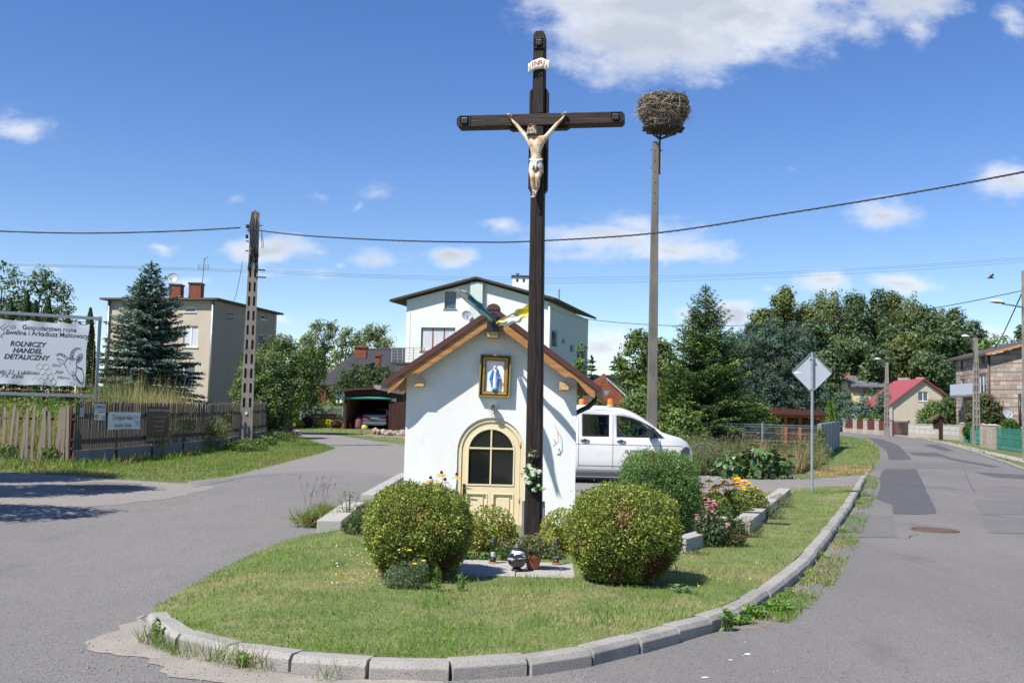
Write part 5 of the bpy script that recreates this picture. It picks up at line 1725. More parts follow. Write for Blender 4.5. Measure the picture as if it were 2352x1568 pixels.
pl=leafy('phlox_plant',q,'tall dark leaved phlox with one large pink flower head before the cross piece of wall','flowers',[(-0.1,0,0.28,0.12,0.12,0.3),(0.12,0.05,0.26,0.14,0.12,0.28),(0.28,0.05,0.2,0.1,0.1,0.22),(-0.02,0,0.2,0.2,0.12,0.2)],1500,0.034,[(0.06,0.11,0.03),(0.09,0.14,0.04),(0.04,0.07,0.02)],aspect=0.3,stems=40)
for(a,b,k_)in((1624,1152,10),(1634,1160,9),(1630,1175,8),(1622,1166,8),(1600,1184,6),(1636,1150,7),(1665,1202,4)):
 q2=P(a,b,q[1])-pl.location
 for k in range(k_):
  o_=rng.normal(0,0.02,3)
  flower(pl,(q2.x+o_[0],q2.y-0.03+o_[1],q2.z+o_[2]),0.02,5,[(0.75,0.15,0.35),(0.8,0.4,0.55)][k%2],droop=-0.1,cone=0,tilt=(0,-1),npt=5)
YF=[(965,780),(965,825),(1020,735),(1070,768),(1062,780),(1118,757),(1110,848),(1155,762),(1210,712),(1212,735),(1248,772),(1262,730),(1285,745),(1275,790),(1345,785),(1368,822),(1178,808),(1320,800),(1045,800),(990,850),(1080,830),(1130,740),(1190,760),(1240,810),(1300,770),(1090,770),(1200,720),(1225,760),(975,775),(955,826),(1140,800)]
yb=[(1640,15.0,'yellow coneflower clump nearest the dark green bush'),(1690,15.6,'middle yellow coneflower clump behind the pink phlox'),(1728,16.2,'yellow coneflower clump against the long low wall')]
clumps=[]
for i,(a,d,lab)in enumerate(yb):
 x=gx(a,d)
 clumps.append(leafy('coneflower_clump',(x,d,0.06),lab,'flowers',[(0,0,0.25,0.28,0.25,0.28),(0,0,0.4,0.2,0.2,0.16)],2600,0.032,[(0.17,0.24,0.05),(0.22,0.28,0.07),(0.12,0.18,0.04),(0.3,0.26,0.09)],'yellow coneflower clumps',stems=60,aspect=0.3))
for(a,b)in YF:
 X_,Y_=(a/1.742+2250)/1.7415,(b/1.742+1500)/1.7415
 i=0 if X_<1655 else(1 if X_<1705 else 2)
 q2=P(X_,Y_,yb[i][1])-clumps[i].location
 MB().tube([(q2.x*0.6,q2.y,q2.z*0.3),(q2.x,q2.y,q2.z)],[0.004,0.003],4).build('stem',m_st,clumps[i])
 flower(clumps[i],(q2.x,q2.y,q2.z),0.07,8,(0.85,0.46,0.015),droop=0.2,cone=0.3,tilt=(0,-0.5),npt=10,ccol=(0.2,0.1,0.02))
for(a,b,w,h,n_,lf_,pal_,lab,cat)in[(1720,1240,0.2,0.3,1200,0.014,[(0.11,0.09,0.06),(0.14,0.15,0.09),(0.08,0.06,0.05)],'brown grey woody lavender bush outside the long low wall','bush'),(1690,1262,0.14,0.3,500,0.03,[(0.3,0.22,0.1),(0.2,0.12,0.06)],'tuft of dry reddish stalks at the wall corner','dry stalks'),(1765,1195,0.28,0.28,1500,0.018,[(0.12,0.16,0.1),(0.16,0.18,0.1),(0.09,0.12,0.07)],'grey green lavender bush halfway along the long low wall','bush'),(1795,1168,0.25,0.26,1100,0.02,[(0.13,0.17,0.08),(0.2,0.2,0.08)],'grey green herb bush near the far end of the long low wall','bush'),(1600,1280,0.16,0.07,300,0.02,[(0.1,0.14,0.04),(0.14,0.16,0.06)],'low weeds at the foot of the wall stub','weeds')]:
 q=spot(a,b,0.1)
 leafy('border_plant',q,lab,cat,[(0,0,h*0.5,w,w*0.7,h*0.55)],n_,lf_,pal_,aspect=0.2,stems=40)
holes=[(lb.x,lb.y,0.36),(rb.x,rb.y,0.38),(gb.x,gb.y,0.36),(KX,KY,0.3),(0.1,10.1,0.0)]
sx0,sx1=-0.47,0.68
def ld(x,y):
 k=np.ones(len(x))
 k[(x>sx0)&(x<sx1)&(y>9.62)&(y<10.56)]=0
 k[(np.abs(x-CX)<1.25)&(y>13.9)&(y<17)]=0
 k*=np.clip(0.35+1.3*vnoise(x,y,2.3,21),0,1)
 return k
ISLP=[(p.x,p.y)for p in ISL]
grass('lawn_grass',165000,ISLP,lawn_z,0.02,0.052,0.0022,holes,0.3,'short mown lawn grass on the raised point before the chapel',dens=ld,wexp=1.5,lean=0.6)
grass('tall_lawn_grass',9000,ISLP,lawn_z,0.05,0.1,0.0026,holes,0.0,'longer darker grass blades scattered through the lawn',dens=lambda x,y:ld(x,y)*(vnoise(x,y,0.9,31)>0.62),wexp=1.5,pal=[(0.08,0.16,0.035),(0.1,0.2,0.04),(0.06,0.12,0.03),(0.2,0.25,0.08),(0.3,0.27,0.12)],lean=0.4)
kb=[(p.x,p.y)for p in inner]
kin=[(p[0]+0.0,p[1])for p in kb]
band=[]
for i,p in enumerate(inner):
 a_,b_=inner[max(0,i-1)],inner[min(len(inner)-1,i+1)]
 d_=(b_-a_).normalized()
 band.append(p+Vector((-d_.y,d_.x))*0.12)
grass('kerb_edge_grass',9000,[(p.x,p.y)for p in inner]+[(p.x,p.y)for p in reversed(band)],lambda x,y:H(y)+0.115,0.03,0.075,0.0026,(),0.25,'grass fringe leaning over the inner edge of the kerb',lean=0.8,wexp=1.3)
KO=[p.copy()for p in KERB]
def off(line,k):
 r_=[]
 for i,p in enumerate(line):
  a_,b_=line[max(0,i-1)],line[min(len(line)-1,i+1)]
  d_=(b_-a_).normalized()
  r_.append(p+Vector((-d_.y,d_.x))*k)
 return r_
o1=off(KERB,-0.03)
iL=[i for i,p in enumerate(KERB)if p.x<gx(800,6.2)]
iR=[i for i,p in enumerate(KERB)if p.y>8.2]
o2=off(KERB,-0.13)
poly=[o1[i]for i in iL]+[o2[i]for i in reversed(iL)]
grass('kerb_foot_grass',2300,[(p.x,p.y)for p in poly],lambda x,y:0.01,0.05,0.19,0.003,(),0.12,'green grass tufts sprouting along the foot of the left kerb stones',dens=lambda x,y:np.clip(vnoise(x,y,3.0,77)*3-0.9,0,1),lean=0.35,pal=[(0.13,0.21,0.045),(0.1,0.17,0.035),(0.17,0.24,0.06),(0.33,0.3,0.14),(0.4,0.35,0.2)])
poly=[o1[i]for i in iL if KERB[i].y>6.75 or KERB[i].x<-2.7]+[o2[i]for i in reversed(iL)if KERB[i].y>6.75 or KERB[i].x<-2.7]
o3=off(KERB,-0.36)
poly=[o1[i]for i in iR]+[o3[i]for i in reversed(iR)]
grass('gutter_weeds',40000,[(p.x,p.y)for p in poly],lambda x,y:H(y)+0.012,0.03,0.1,0.0055,(),-0.1,'bright green weeds and grass growing in the gutter outside the right kerb',dens=lambda x,y:np.clip(vnoise(x,y,1.8,88)*3.2-0.55,0,1),lean=0.8,wexp=1.6,pal=[(0.14,0.24,0.04),(0.1,0.19,0.03),(0.18,0.28,0.06),(0.3,0.28,0.1),(0.35,0.28,0.15)])
for(a,b,w,h,n_,lf_,lab)in[(1725,1418,0.12,0.1,240,0.03,'bushy bright green dandelion weed at the gutter bend'),(1668,1448,0.06,0.17,90,0.03,'upright weed against a joint of the right kerb'),(1785,1405,0.13,0.08,220,0.04,'flat leafy weed farther along the gutter bend'),(1700,1430,0.12,0.06,240,0.025,'low clover like weed at the kerb foot'),(358,1474,0.03,0.17,60,0.028,'dark upright weed in the joint by the first kerb stones'),(556,1530,0.05,0.08,60,0.03,'small weed in the third kerb joint')]:
 q=G(a,b,0.012)
 leafy('gutter_weed',q,lab,'weed',[(0,0,h*0.5,w,w*0.8,h*0.55)],n_,lf_,[(0.13,0.24,0.04),(0.1,0.2,0.03),(0.17,0.27,0.05)],aspect=0.3,stems=12,up=0.9)
fl=[]
for k in range(70):
 a,b=rng.uniform(760,900),rng.uniform(1250,1340)
 fl.append(G(a,b,0.15))
for k in range(40):
 fl.append(G(rng.uniform(1500,1900),rng.uniform(1180,1400),0.15))
fl=[p for p in fl if inside(np.array([p.x]),np.array([p.y]),np.array(ISLP))[0]]
C_=np.array([tuple(p)for p in fl])
o=link_mesh('lawn_flowers',leaf_mesh('lawn_flowers',C_,unit(np.array([0,-0.4,1.0])+rng.normal(0,0.2,C_.shape)),rdir(len(C_)),0.009,0.009,palette(len(C_),[(0.75,0.6,0.03),(0.75,0.6,0.03),(0.7,0.7,0.65)])),m_petal)
tag(o,'tiny yellow and white flowers dotted through the lawn','flowers',kind='stuff')
mb=MB()
for k in range(520):
 if k<230:
  q=G(rng.uniform(0,640),1090+abs(rng.normal(0,40)),0.012)
 elif k<420:
  q=G(rng.uniform(180,760),rng.uniform(1470,1568),0.014)
 else:
  q=G(rng.uniform(1330,2352),rng.uniform(1250,1568),0.013)
 r_=rng.uniform(0.003,0.008)*(1.7 if k<230 else 1)
 Mx=Matrix.Translation(q)@Matrix.Rotation(rng.uniform(0,6),4,'Z')
 mb.cbox((0,0,r_*0.3),(r_*rng.uniform(1,2),r_*1.3,r_),Mx)
o=mb.build('pebbles',mat('pale_pebble',(0.3,0.28,0.26),0.9,0.3,9,world_co=True))
tag(o,'loose pebbles scattered on the lane and road','gravel',kind='stuff')
q=G(2147,1217,0.014)
mh=thing('manhole_cover',q,R(12),'round rusty iron manhole cover in the right hand road','manhole cover')
m_iron=mat('rusty_iron',(0.13,0.085,0.065),0.75,0.3,9)
MB().ring([(0.37*math.cos(a),0.37*math.sin(a))for a in np.linspace(0,6.2832,33)[:-1]],[(0.33*math.cos(a),0.33*math.sin(a))for a in np.linspace(0,6.2832,33)[:-1]],0,0.012,'z').build('rim',m_iron,mh)
MB().lathe([(0.325,-0.002),(0.325,0.004)],(0,0,0),32).build('lid',mat('dark_iron',(0.07,0.055,0.05),0.75,0.3,9),mh)
for k in range(8):
 x=-0.27+k*0.0771
 L_=math.sqrt(max(0.01,0.3**2-x*x))
 MB().box(x-0.018,x+0.018,-L_,L_,0.004,0.013).build('rib',m_iron,mh)
SY=22.0
sp=P(1865,1131,SY)
sg=thing('road_sign',(sp.x,SY,0.08),0,'grey back of a diamond road sign on a galvanised pole','road sign')
zc=P(1865,855,SY).z-0.08
h_=P(1866,812,SY).z-0.08+0.03
m_galv=mat('galvanised_steel',(0.3,0.33,0.36),0.5,0.12,12,metal=0.4)
m_signback=mat('sign_back_grey',(0.42,0.45,0.49),0.5,0.05,3)
MB().tube([(0,0,-0.1),(0,0,h_)],0.031,14).build('pole',m_galv,sg,smooth=True,auto=60)
D_=0.44
def dia(k,r=0.05):
 pts=[]
 for c in range(4):
  a=math.pi/2*c
  cxx,czz=(k-r*1.2)*math.cos(a),(k-r*1.2)*math.sin(a)
  for q in np.linspace(-0.7,0.7,5):
   pts.append((cxx+r*math.cos(a+q),zc+czz+r*math.sin(a+q)))
 return pts
MB().prism(dia(D_),0.036,0.04,'y').build('plate',m_signback,sg)
MB().ring(dia(D_+0.006),dia(D_-0.012),0.018,0.0355,'y').build('rim',m_galv,sg)
MB().prism(dia(D_-0.01),0.0405,0.042,'y').build('sign_face',mat('yellow_sign_face',(0.8,0.55,0.02),0.4,0),sg)
for z in(zc+0.3,zc-0.37):
 MB().box(-0.045,0.045,-0.036,0.036,z-0.015,z+0.015).build('clamp',m_galv,sg,bevel=0.003)
MB().box(-0.4,-0.29,0.033,0.0358,zc-0.03,zc+0.01).box(-0.29,-0.22,0.033,0.0358,zc-0.025,zc-0.01).build('sticker',m_whitepanel,sg)
# ================================================================== STORK NEST POLE
NY=33.0
base=P(1497,985,NY)
z0=H(NY)
pole=thing('nest_pole',(base.x,NY,z0),0,'tall tapering concrete pole standing behind the white van, stork nest on top','pole')
zt_=P(1510,326,NY).z-z0
m_pole=mat('lichen_concrete',(0.17,0.155,0.135),0.92,0.2,3,bump=0.4,bscale=40,col2=(0.1,0.095,0.078),contrast=(0.4,0.65),stretch=(1,1,0.35))
m=MB()
vs=[]
for z,w in((-0.3,0.175),(zt_,0.098)):
 vs+=[(-w,-w*0.8,z),(w,-w*0.8,z),(w,w*0.8,z),(-w,w*0.8,z)]
m.add(vs,[(0,1,2,3),(7,6,5,4),(0,4,5,1),(1,5,6,2),(2,6,7,3),(3,7,4,0)])
m.build('shaft',m_pole,pole,bevel=0.02)
for k in range(6):
 z=zt_-0.32-0.36*k
 MB().tube([(-0.01,-0.078-0.0105*0-(zt_-z)*0.0058,z),(-0.01,-0.085-(zt_-z)*0.0058,z)],0.02,8).build('bolt_hole',m_dark,pole)
m=MB()
m.box(0.105,0.165,-0.03,0.03,zt_-1.1,zt_+0.4)
m.build('mast',m_darkgrey,pole)
MB().box(0.168,0.205,-0.05,-0.02,zt_-1.08,zt_-0.28).build('clamp_plate',m_galv,pole)
m=MB()
for z in(zt_-0.28,zt_-0.9):
 m.tube([(-0.16,0,z),(0.23,0,z)],0.014,6)
m.build('bolt',m_darkgrey,pole)
zp=zt_+0.44
ncx=P(1524,290,NY).x-base.x
m=MB()
for(a,b)in((-0.62,-0.1),(0.55,-0.35),(0.5,0.45),(-0.15,0.6),(-0.05,-0.6)):
 MB().bar((0.135,0,zt_+0.08),(ncx+a,b,zp-0.02),0.045,0.045).build('strut',m_darkgrey,pole)
for k in range(13):
 y=-0.62+k*0.103
 L_=0.68 if abs(y)<0.4 else 0.5
 MB().bar((ncx-L_,y*0.95,zp+0.0),(ncx+L_,y*0.95+0.08,zp+0.0),0.045,0.025).build('slat',wood('old_slat',(0.05,0.04,0.025),(0.15,0.115,0.07),'x',0.85),pole)
MB().ring([(ncx+0.72*math.cos(a),0.64*math.sin(a))for a in np.linspace(0,6.2832,9)[:-1]],[(ncx+0.68*math.cos(a),0.6*math.sin(a))for a in np.linspace(0,6.2832,9)[:-1]],zp+0.02,zp+0.06,'z').build('platform_rim',m_darkgrey,pole)
nest=thing('stork_nest',(base.x+ncx,NY,z0+zp+0.05),0,'big round stork nest of grey brown sticks on the platform of the tall pole','nest')
def sticks(n,rfun,r,L,seed,zlo=0.0,zhi=1.3,dirmix=0.8,out_=0.35,shell=(0.75,1.0)):
 rr=np.random.default_rng(seed)
 mb=MB()
 for k in range(n):
  z=rr.uniform(zlo,zhi)
  a=rr.uniform(0,6.283)
  R_=rfun(z)*rr.uniform(*shell)
  c=np.array([R_*math.cos(a),R_*math.sin(a),z])
  tang=np.array([-math.sin(a),math.cos(a),0])
  rad=np.array([math.cos(a),math.sin(a),0])
  d=tang*rr.choice([-1,1])*dirmix+rad*rr.uniform(-0.3,out_)+np.array([0,0,rr.normal(0,0.45)])
  d/=np.linalg.norm(d)
  l=L*rr.uniform(0.4,1.2)
  w=r*rr.uniform(0.5,1.5)
  p0_,p1_=c-d*l/2,c+d*l/2
  mb.tube([p0_,(p0_+p1_)/2+rr.normal(0,0.015,3),p1_],[w,w,w*0.4],3,cap=False)
 return mb
nest.scale=(0.93,0.93,0.84)
rf=lambda z:0.58+0.32*min(1,z/0.6)-0.1*max(0,(z-0.85)/0.4)**2
m_s1=mat('weathered_stick',(0.26,0.22,0.185),0.9,0.3,3)
m_s2=mat('dark_stick',(0.07,0.052,0.04),0.9,0.3,3)
m_s3=mat('straw_stick',(0.42,0.34,0.22),0.9,0.3,3)
m=MB()
m.lathe([(0.4,0.0),(0.52,0.1),(0.74,0.5),(0.74,0.9),(0.6,1.13),(0.2,1.1)],(0,0,0),20)
m.build('packed_core',mat('packed_earth_and_twigs',(0.06,0.045,0.035),1.0,0.3,10),nest)
for(mm_,n_,sd_)in((m_s1,1150,1),(m_s2,1700,2),(m_s3,300,3)):
 sk=sticks(n_,rf,0.011,0.42,sd_,0.0,1.2,shell=(0.82,1.03)if mm_!=m_s2 else(0.78,0.96)).build('sticks',mm_,nest)
 sk['kind']='stuff'
sk=sticks(420,lambda z:0.5,0.011,0.5,7,1.08,1.24,shell=(0.1,1.4),dirmix=0.6).build('rim_sticks',m_s1,nest)
sk['kind']='stuff'
sk=sticks(210,rf,0.007,0.5,8,0.0,1.1,dirmix=0.25,out_=1.0,shell=(1.0,1.12)).build('loose_straws',m_s3,nest)
sk['kind']='stuff'
# ================================================================== VAN
m_vanw=mat('white_car_paint',(0.68,0.68,0.665),0.3,0.05,3,spec=0.5,coat=0.5)
m_plast=mat('grey_bumper_plastic',(0.06,0.062,0.068),0.6,0.1)
m_seam=mat('panel_gap',(0.08,0.08,0.08),0.8,0)
m_rub=mat('tyre_rubber',(0.02,0.02,0.02),0.85,0.1)
m_rim=mat('steel_rim',(0.3,0.3,0.31),0.4,0.1,metal=0.5)
m_seat=mat('seat_fabric',(0.06,0.065,0.08),0.9,0.1)
m_amber=mat('amber_plastic',(0.85,0.2,0.01),0.3,0.1,emit=None)
m_lampg=mat('headlamp_glass',(0.05,0.06,0.07),0.25,0.3,20,spec=0.6)
VK=0.01108
van=thing('white_van',(-0.15,26.45,H(26.4)+0.004),0,'white van with orange roof beacons parked on the gravel behind the chapel','van')
van.location.z=0.02
XF[van.name]=Matrix.Translation(van.location)
def lerp_tab(x,tab):
 for(a,b),(c,d)in zip(tab[:-1],tab[1:]):
  if x<=c:
   return b+(d-b)*max(0,(x-a))/(c-a)
 return tab[-1][1]
TOP=[(0.0,1.2),(0.03,1.7),(0.12,1.9),(0.35,1.955),(1.5,1.97),(2.6,1.955),(3.05,1.9),(3.25,1.85),(3.46,1.745),(3.72,1.57),(4.02,1.335),(4.1,1.3),(4.5,1.19),(4.66,1.1),(4.76,0.97),(4.84,0.8),(4.88,0.6),(4.89,0.45)]
WID=[(0.0,0.86),(0.1,0.93),(0.5,0.955),(3.8,0.955),(4.3,0.93),(4.6,0.87),(4.75,0.79),(4.85,0.66),(4.89,0.55)]
def ring_of(x):
 t=lerp_tab(x,TOP)
 w=lerp_tab(x,WID)
 zs=min(1.0,(t-0.04)/1.2)
 zb=min(1.17,t-0.05)
 low=[(0.92,0.24),(0.985,0.36),(1.0,0.62),(1.0,0.98),(0.985,zb/zs if zs<1 else zb)]
 pts=[(w*k,z*zs)for k,z in low]
 gh=(t-zb)
 tumble=0.16*min(1,gh/0.75)
 pts.append((w*(0.985-tumble*0.72),zb+gh*0.72))
 pts.append((w*(0.985-tumble*0.95),zb+gh*0.88))
 pts.append((w*(0.985-tumble-0.1),zb+gh*0.975))
 pts.append((w*0.4,t+0.012))
 pts.append((0.0,t+0.02))
 return pts
XS=[0.0,0.03,0.12,0.35,0.9,1.5,1.93,1.99,2.67,2.75,2.86,3.05,3.25,3.46,3.72,3.86,4.02,4.1,4.3,4.5,4.66,4.76,4.84,4.88,4.89]
rings=[ring_of(x)for x in XS]
NR=len(rings[0])
vs=[]
for x,rg in zip(XS,rings):
 for(y,z)in rg:
  vs.append((x,-y,z))
 for(y,z)in reversed(rg[:-1]):
  vs.append((x,y,z))
NC=2*NR-1
body,glass_ws=MB(),MB()
GL={}
body.v=list(vs)
WINX=lambda x0,x1:(1.98<=x0 and x1<=2.68)or(2.85<=x0 and x1<=3.87)or(0.34<=x0 and x1<=1.51)
for i in range(len(XS)-1):
 for k in range(NC-1):
  side_row=k in(4,NC-2-4)
  ws_row=k in(7,8,NC-2-7,NC-2-8)
  q=(i*NC+k,i*NC+k+1,(i+1)*NC+k+1,(i+1)*NC+k)
  if side_row and WINX(XS[i],XS[i+1]):
   g=GL.setdefault((0 if XS[i+1]<1.6 else(1 if XS[i+1]<=2.7 else 2),k),MB())
   c=[Vector(vs[a])for a in q]
   sy=0.012 if c[0].y<0 else-0.012
   g.add([p+Vector((0,sy,0))for p in c],[(0,1,2,3)])
   continue
  if ws_row and 3.24<=XS[i]and XS[i+1]<=4.03:
   c=[Vector(vs[a])for a in q]
   glass_ws.add([p+Vector((-0.01,0,-0.01))for p in c],[(0,1,2,3)])
   continue
  body.f.append(q)
  body.mi.append(0)
body.f.append(tuple(range(NC)))
body.mi.append(0)
body.f.append(tuple((len(XS)-1)*NC+k for k in reversed(range(NC))))
body.mi.append(0)
bo=body.build('body',m_vanw,van,smooth=True,auto=38)
sd=bo.modifiers.new('thick','SOLIDIFY')
sd.thickness=0.03
sd.offset=-1
for kk,g in GL.items():
 g.build('door_window' if kk[0]==2 else 'side_window',m_carclear if kk[0]==2 else m_cartint,van)
glass_ws.build('windscreen',m_carclear,van,smooth=True)
def yside(x,z):
 rg=ring_of(x)
 for(y0,z0_),(y1,z1_)in zip(rg[:-1],rg[1:]):
  if z<=z1_:
   t=(z-z0_)/max(1e-6,z1_-z0_)
   return y0+(y1-y0)*max(0,t)
 return 0
def side_line(pts,w,mb,out_=0.002):
 for(a,b)in zip(pts[:-1],pts[1:]):
  n=max(1,int(math.hypot(b[0]-a[0],b[1]-a[1])/0.12))
  for k in range(n):
   p=[(a[0]+(b[0]-a[0])*(k+t)/n,a[1]+(b[1]-a[1])*(k+t)/n)for t in(0,1)]
   mb.bar((p[0][0],-yside(*p[0])-out_,p[0][1]),(p[1][0],-yside(*p[1])-out_,p[1][1]),0.004,w,up=(0,0,1)if abs(b[0]-a[0])>abs(b[1]-a[1])else(1,0,0))
m=MB()
for x in(1.9,2.77):
 side_line([(x,0.27),(x,1.86)],0.011,m)
side_line([(3.98,0.36),(3.98,1.12),(4.0,1.3)],0.011,m)
side_line([(1.9,0.3),(3.98,0.3)],0.008,m)
side_line([(1.9,0.44),(3.98,0.44)],0.016,m)
side_line([(0.2,0.98),(4.55,0.98)],0.01,m)
side_line([(1.9,1.87),(3.1,1.83)],0.008,m)
m.build('door_seam',m_seam,van)
m=MB()
for(x0,x1)in((1.99,2.67),):
 zt0=1.72
 side_line([(x0,1.2),(x1,1.2)],0.03,m,0.003)
 side_line([(x0,zt0),(x1,zt0)],0.03,m,0.003)
 side_line([(x0+0.01,1.2),(x0+0.01,zt0)],0.03,m,0.003)
 side_line([(x1-0.01,1.2),(x1-0.01,zt0)],0.03,m,0.003)
side_line([(2.87,1.2),(3.85,1.2)],0.028,m,0.003)
side_line([(2.88,1.2),(2.88,1.7)],0.025,m,0.003)
pts=[]
for x in(2.88,3.05,3.25,3.46,3.72,3.85):
 rg=ring_of(x)
 pts.append((x,rg[5][1]-0.005))
side_line(pts,0.028,m,0.003)
m.build('window_trim',m_black,van)
m=MB()
for x in(3.86,):
 rg=ring_of(3.86)
 m.add([(3.84,-yside(3.84,1.18)-0.004,1.17),(4.08,-yside(4.05,1.15)-0.004,1.17),(3.84,-yside(3.84,1.36)-0.004,ring_of(3.84)[5][1])],[(0,1,2)])
m.build('quarter_trim',m_black,van)
for x in(2.06,2.98):
 MB().tube([(x-0.11,-yside(x,1.07)-0.012,1.07),(x-0.05,-yside(x,1.07)-0.035,1.072),(x+0.05,-yside(x,1.07)-0.035,1.072),(x+0.11,-yside(x,1.07)-0.012,1.07)],0.016,7).build('door_handle',m_black,van,smooth=True)
 MB().lathe([(0.05,0),(0.045,0.003)],(0,0,0),14,Matrix.Translation((x,-yside(x,1.07)-0.001,1.075))@Matrix.Rotation(R(90),4,'X')@Matrix.Diagonal((1.4,0.8,1,1))).build('handle_recess',m_seam,van)
for s in(-1,1):
 MB().box(3.66,3.78,-0.13,0.13,1.16,1.44,Matrix.Translation((0,s*1.08,0))).build('wing_mirror',m_black,van,bevel=0.035,bseg=3)
 MB().bar((3.76,s*0.9,1.2),(3.74,s*1.0,1.24),0.06,0.05).build('mirror_arm',m_black,van)
m=MB()
for s in(-1,1):
 pts=[]
vs_,fs_=[],[]
bx=[4.36,4.5,4.66,4.78,4.86,4.905]
for x in bx:
 w=lerp_tab(min(x,4.885),WID)+0.012
 for(k,z)in((0.97,0.2),(1.0,0.32),(1.0,0.55),(0.985,0.7)):
  vs_.append((x,-w*k,z))
for x in reversed(bx):
 w=lerp_tab(min(x,4.885),WID)+0.012
 for(k,z)in((0.97,0.2),(1.0,0.32),(1.0,0.55),(0.985,0.7)):
  vs_.append((x,w*k,z))
for i in range(2*len(bx)-1):
 for k in range(3):
  fs_.append((i*4+k,i*4+k+1,i*4+k+5,i*4+k+4))
m.add(vs_,fs_)
o=m.build('front_bumper',m_plast,van,smooth=True,auto=40)
o.modifiers.new('thick','SOLIDIFY').thickness=0.02
for s in(-1,1):
 rows=[]
 m=MB()
 xs_=[4.5,4.58,4.66,4.74,4.8,4.845]
 vs_=[]
 for x in xs_:
  t=min(1,(x-4.5)/0.1)
  for z in(0.74,0.97-0.12*(1-t)-max(0,x-4.7)*0.9):
   y=yside(x,z)+0.006
   vs_.append((x,s*y,z))
 m.add(vs_,[(2*i,2*i+1,2*i+3,2*i+2)for i in range(len(xs_)-1)])
 o=m.build('headlight',m_lampg,van)
MB().box(4.3,4.38,-0.967,-0.955,0.8,0.83).build('side_repeater',m_seam,van,bevel=0.008)
MB().box(1.6,3.9,-0.93,0.93,0.17,0.25).build('sill',m_plast,van)
MB().lathe([(0.26,0.0),(0.26,0.2)],(0,0,0),8,Matrix.Translation((2.4,0,0.2))).build('underbody',m_black,van)
for x in(0.98,3.98):
 for s in(-1,1):
  M_=Matrix.Translation((x,s*0.83,0.325))@Matrix.Rotation(R(90),4,'X')
  w=MB().lathe([(0.2,-0.1),(0.31,-0.1),(0.325,-0.07),(0.325,0.07),(0.31,0.1),(0.2,0.1)],(0,0,0),28,M_).build('wheel',m_rub,van,smooth=True,auto=35)
  MB().lathe([(0.2,-0.09),(0.19,0.06),(0.06,0.09)],(0,0,0),20,M_).build('rim',m_rim,w,smooth=True,auto=35)
  MB().lathe([(0.38,-0.12),(0.38,0.105 if True else 0)],(0,0,0),28,Matrix.Translation((x,s*0.84,0.36))@Matrix.Rotation(R(90),4,'X')).build('wheel_arch',m_black,van)
for(x,y)in((2.72,-0.62),(2.05,0.35)):
 b=MB().lathe([(0.085,0),(0.085,0.035),(0.075,0.04)],(x,y,1.95),20).build('beacon',mat('beacon_base',(0.6,0.4,0.2),0.5),van,smooth=True,auto=40)
 MB().lathe([(0.07,0.0),(0.068,0.13),(0.06,0.145),(0.02,0.15)],(x,y,1.99),20).build('beacon_dome',m_amber,b,smooth=True,auto=40)
MB().box(0.4,4.0,-0.88,0.88,0.42,0.46).build('floor',m_plast,van)
for(x,y)in((2.95,-0.45),(2.95,0.45),(1.95,-0.45),(1.95,0.0),(1.95,0.45)):
 m=MB().box(x-0.25,x+0.25,y-0.22,y+0.22,0.75,0.92)
 m.box(-0.07,0.07,y-0.22,y+0.22,0,0.62,Matrix.Translation((x-0.22,0,0.88))@Matrix.Rotation(R(-12),4,'Y'))
 m.box(-0.05,0.05,y-0.12,y+0.12,0.66,0.84,Matrix.Translation((x-0.22,0,0.88))@Matrix.Rotation(R(-12),4,'Y'))
 m.build('seat',m_seat,van,bevel=0.03)
MB().prism([(3.55,0.8),(3.6,1.15),(3.75,1.24),(4.05,1.24),(4.05,0.8)],-0.86,0.86,'y').build('dashboard',m_plast,van,bevel=0.03)
MB().tube([(3.46+0.08*math.sin(a),0.45+0.19*math.cos(a),1.2+0.17*math.sin(a))for a in np.linspace(0,6.283,21)],0.016,6,cap=False).build('steering_wheel',m_black,van,smooth=True)
MB().box(2.92,3.1,-0.6,-0.42,1.02,1.3).build('white_bundle',m_whitepanel,van,bevel=0.05)
m_txt=mat('dark_print',(0.03,0.03,0.035),0.6,0)
m_red=mat('red_print',(0.5,0.03,0.02),0.6,0)
text('O',0.1,(3.06,-0.966,0.79),van,m_txt,shear=0.25,bold=0.002,xscale=1.0)
text('L',0.12,(3.135,-0.966,0.765),van,m_red,bold=0.004)
text('DFOOGY',0.1,(3.19,-0.966,0.79),van,m_txt,shear=0.25,bold=0.002,xscale=0.88)
text('Cleaning Systems',0.04,(3.2,-0.966,0.745),van,m_seam,shear=0.2)
text('Tel. 888 402 865',0.045,(3.15,-0.966,0.695),van,m_txt)
# ================================================================== CARPORT AND THE CAR IN IT
DZ=0.55
CD=69.0
ck=CD/2300
def WX(a,d):
 return gx(a,d)
m_brown=wood('brown_stained_boards',(0.035,0.014,0.012),(0.075,0.032,0.025),'z',0.7,3,0.2)
m_osb=mat('osb_lining',(0.28,0.15,0.07),0.8,0.25,9)
m_teal=mat('teal_tarpaulin',(0.02,0.3,0.22),0.5,0.15,4)
carport=thing('carport',(WX(842,CD),CD,H(CD)),R(-2),'dark brown timber carport with a rolled teal awning and a car inside','carport')
hwp=(895-790)*ck/2
MB().box(-hwp,-hwp+0.16,-0.05,0.1,0,2.15).build('post',m_brown,carport)
MB().box(hwp-0.05,hwp+0.08,-0.05,0.1,0,2.15).build('post',m_brown,carport)
MB().box(-hwp+0.02,-hwp+0.06,0.1,6,0,2.5).build('side_lining',m_osb,carport)
MB().box(hwp+0.02,hwp+0.06,0.1,6,0,2.5).build('side_wall',m_brown,carport)
MB().box(-hwp,hwp,6,6.1,0,2.6).build('back_wall',m_brown,carport)
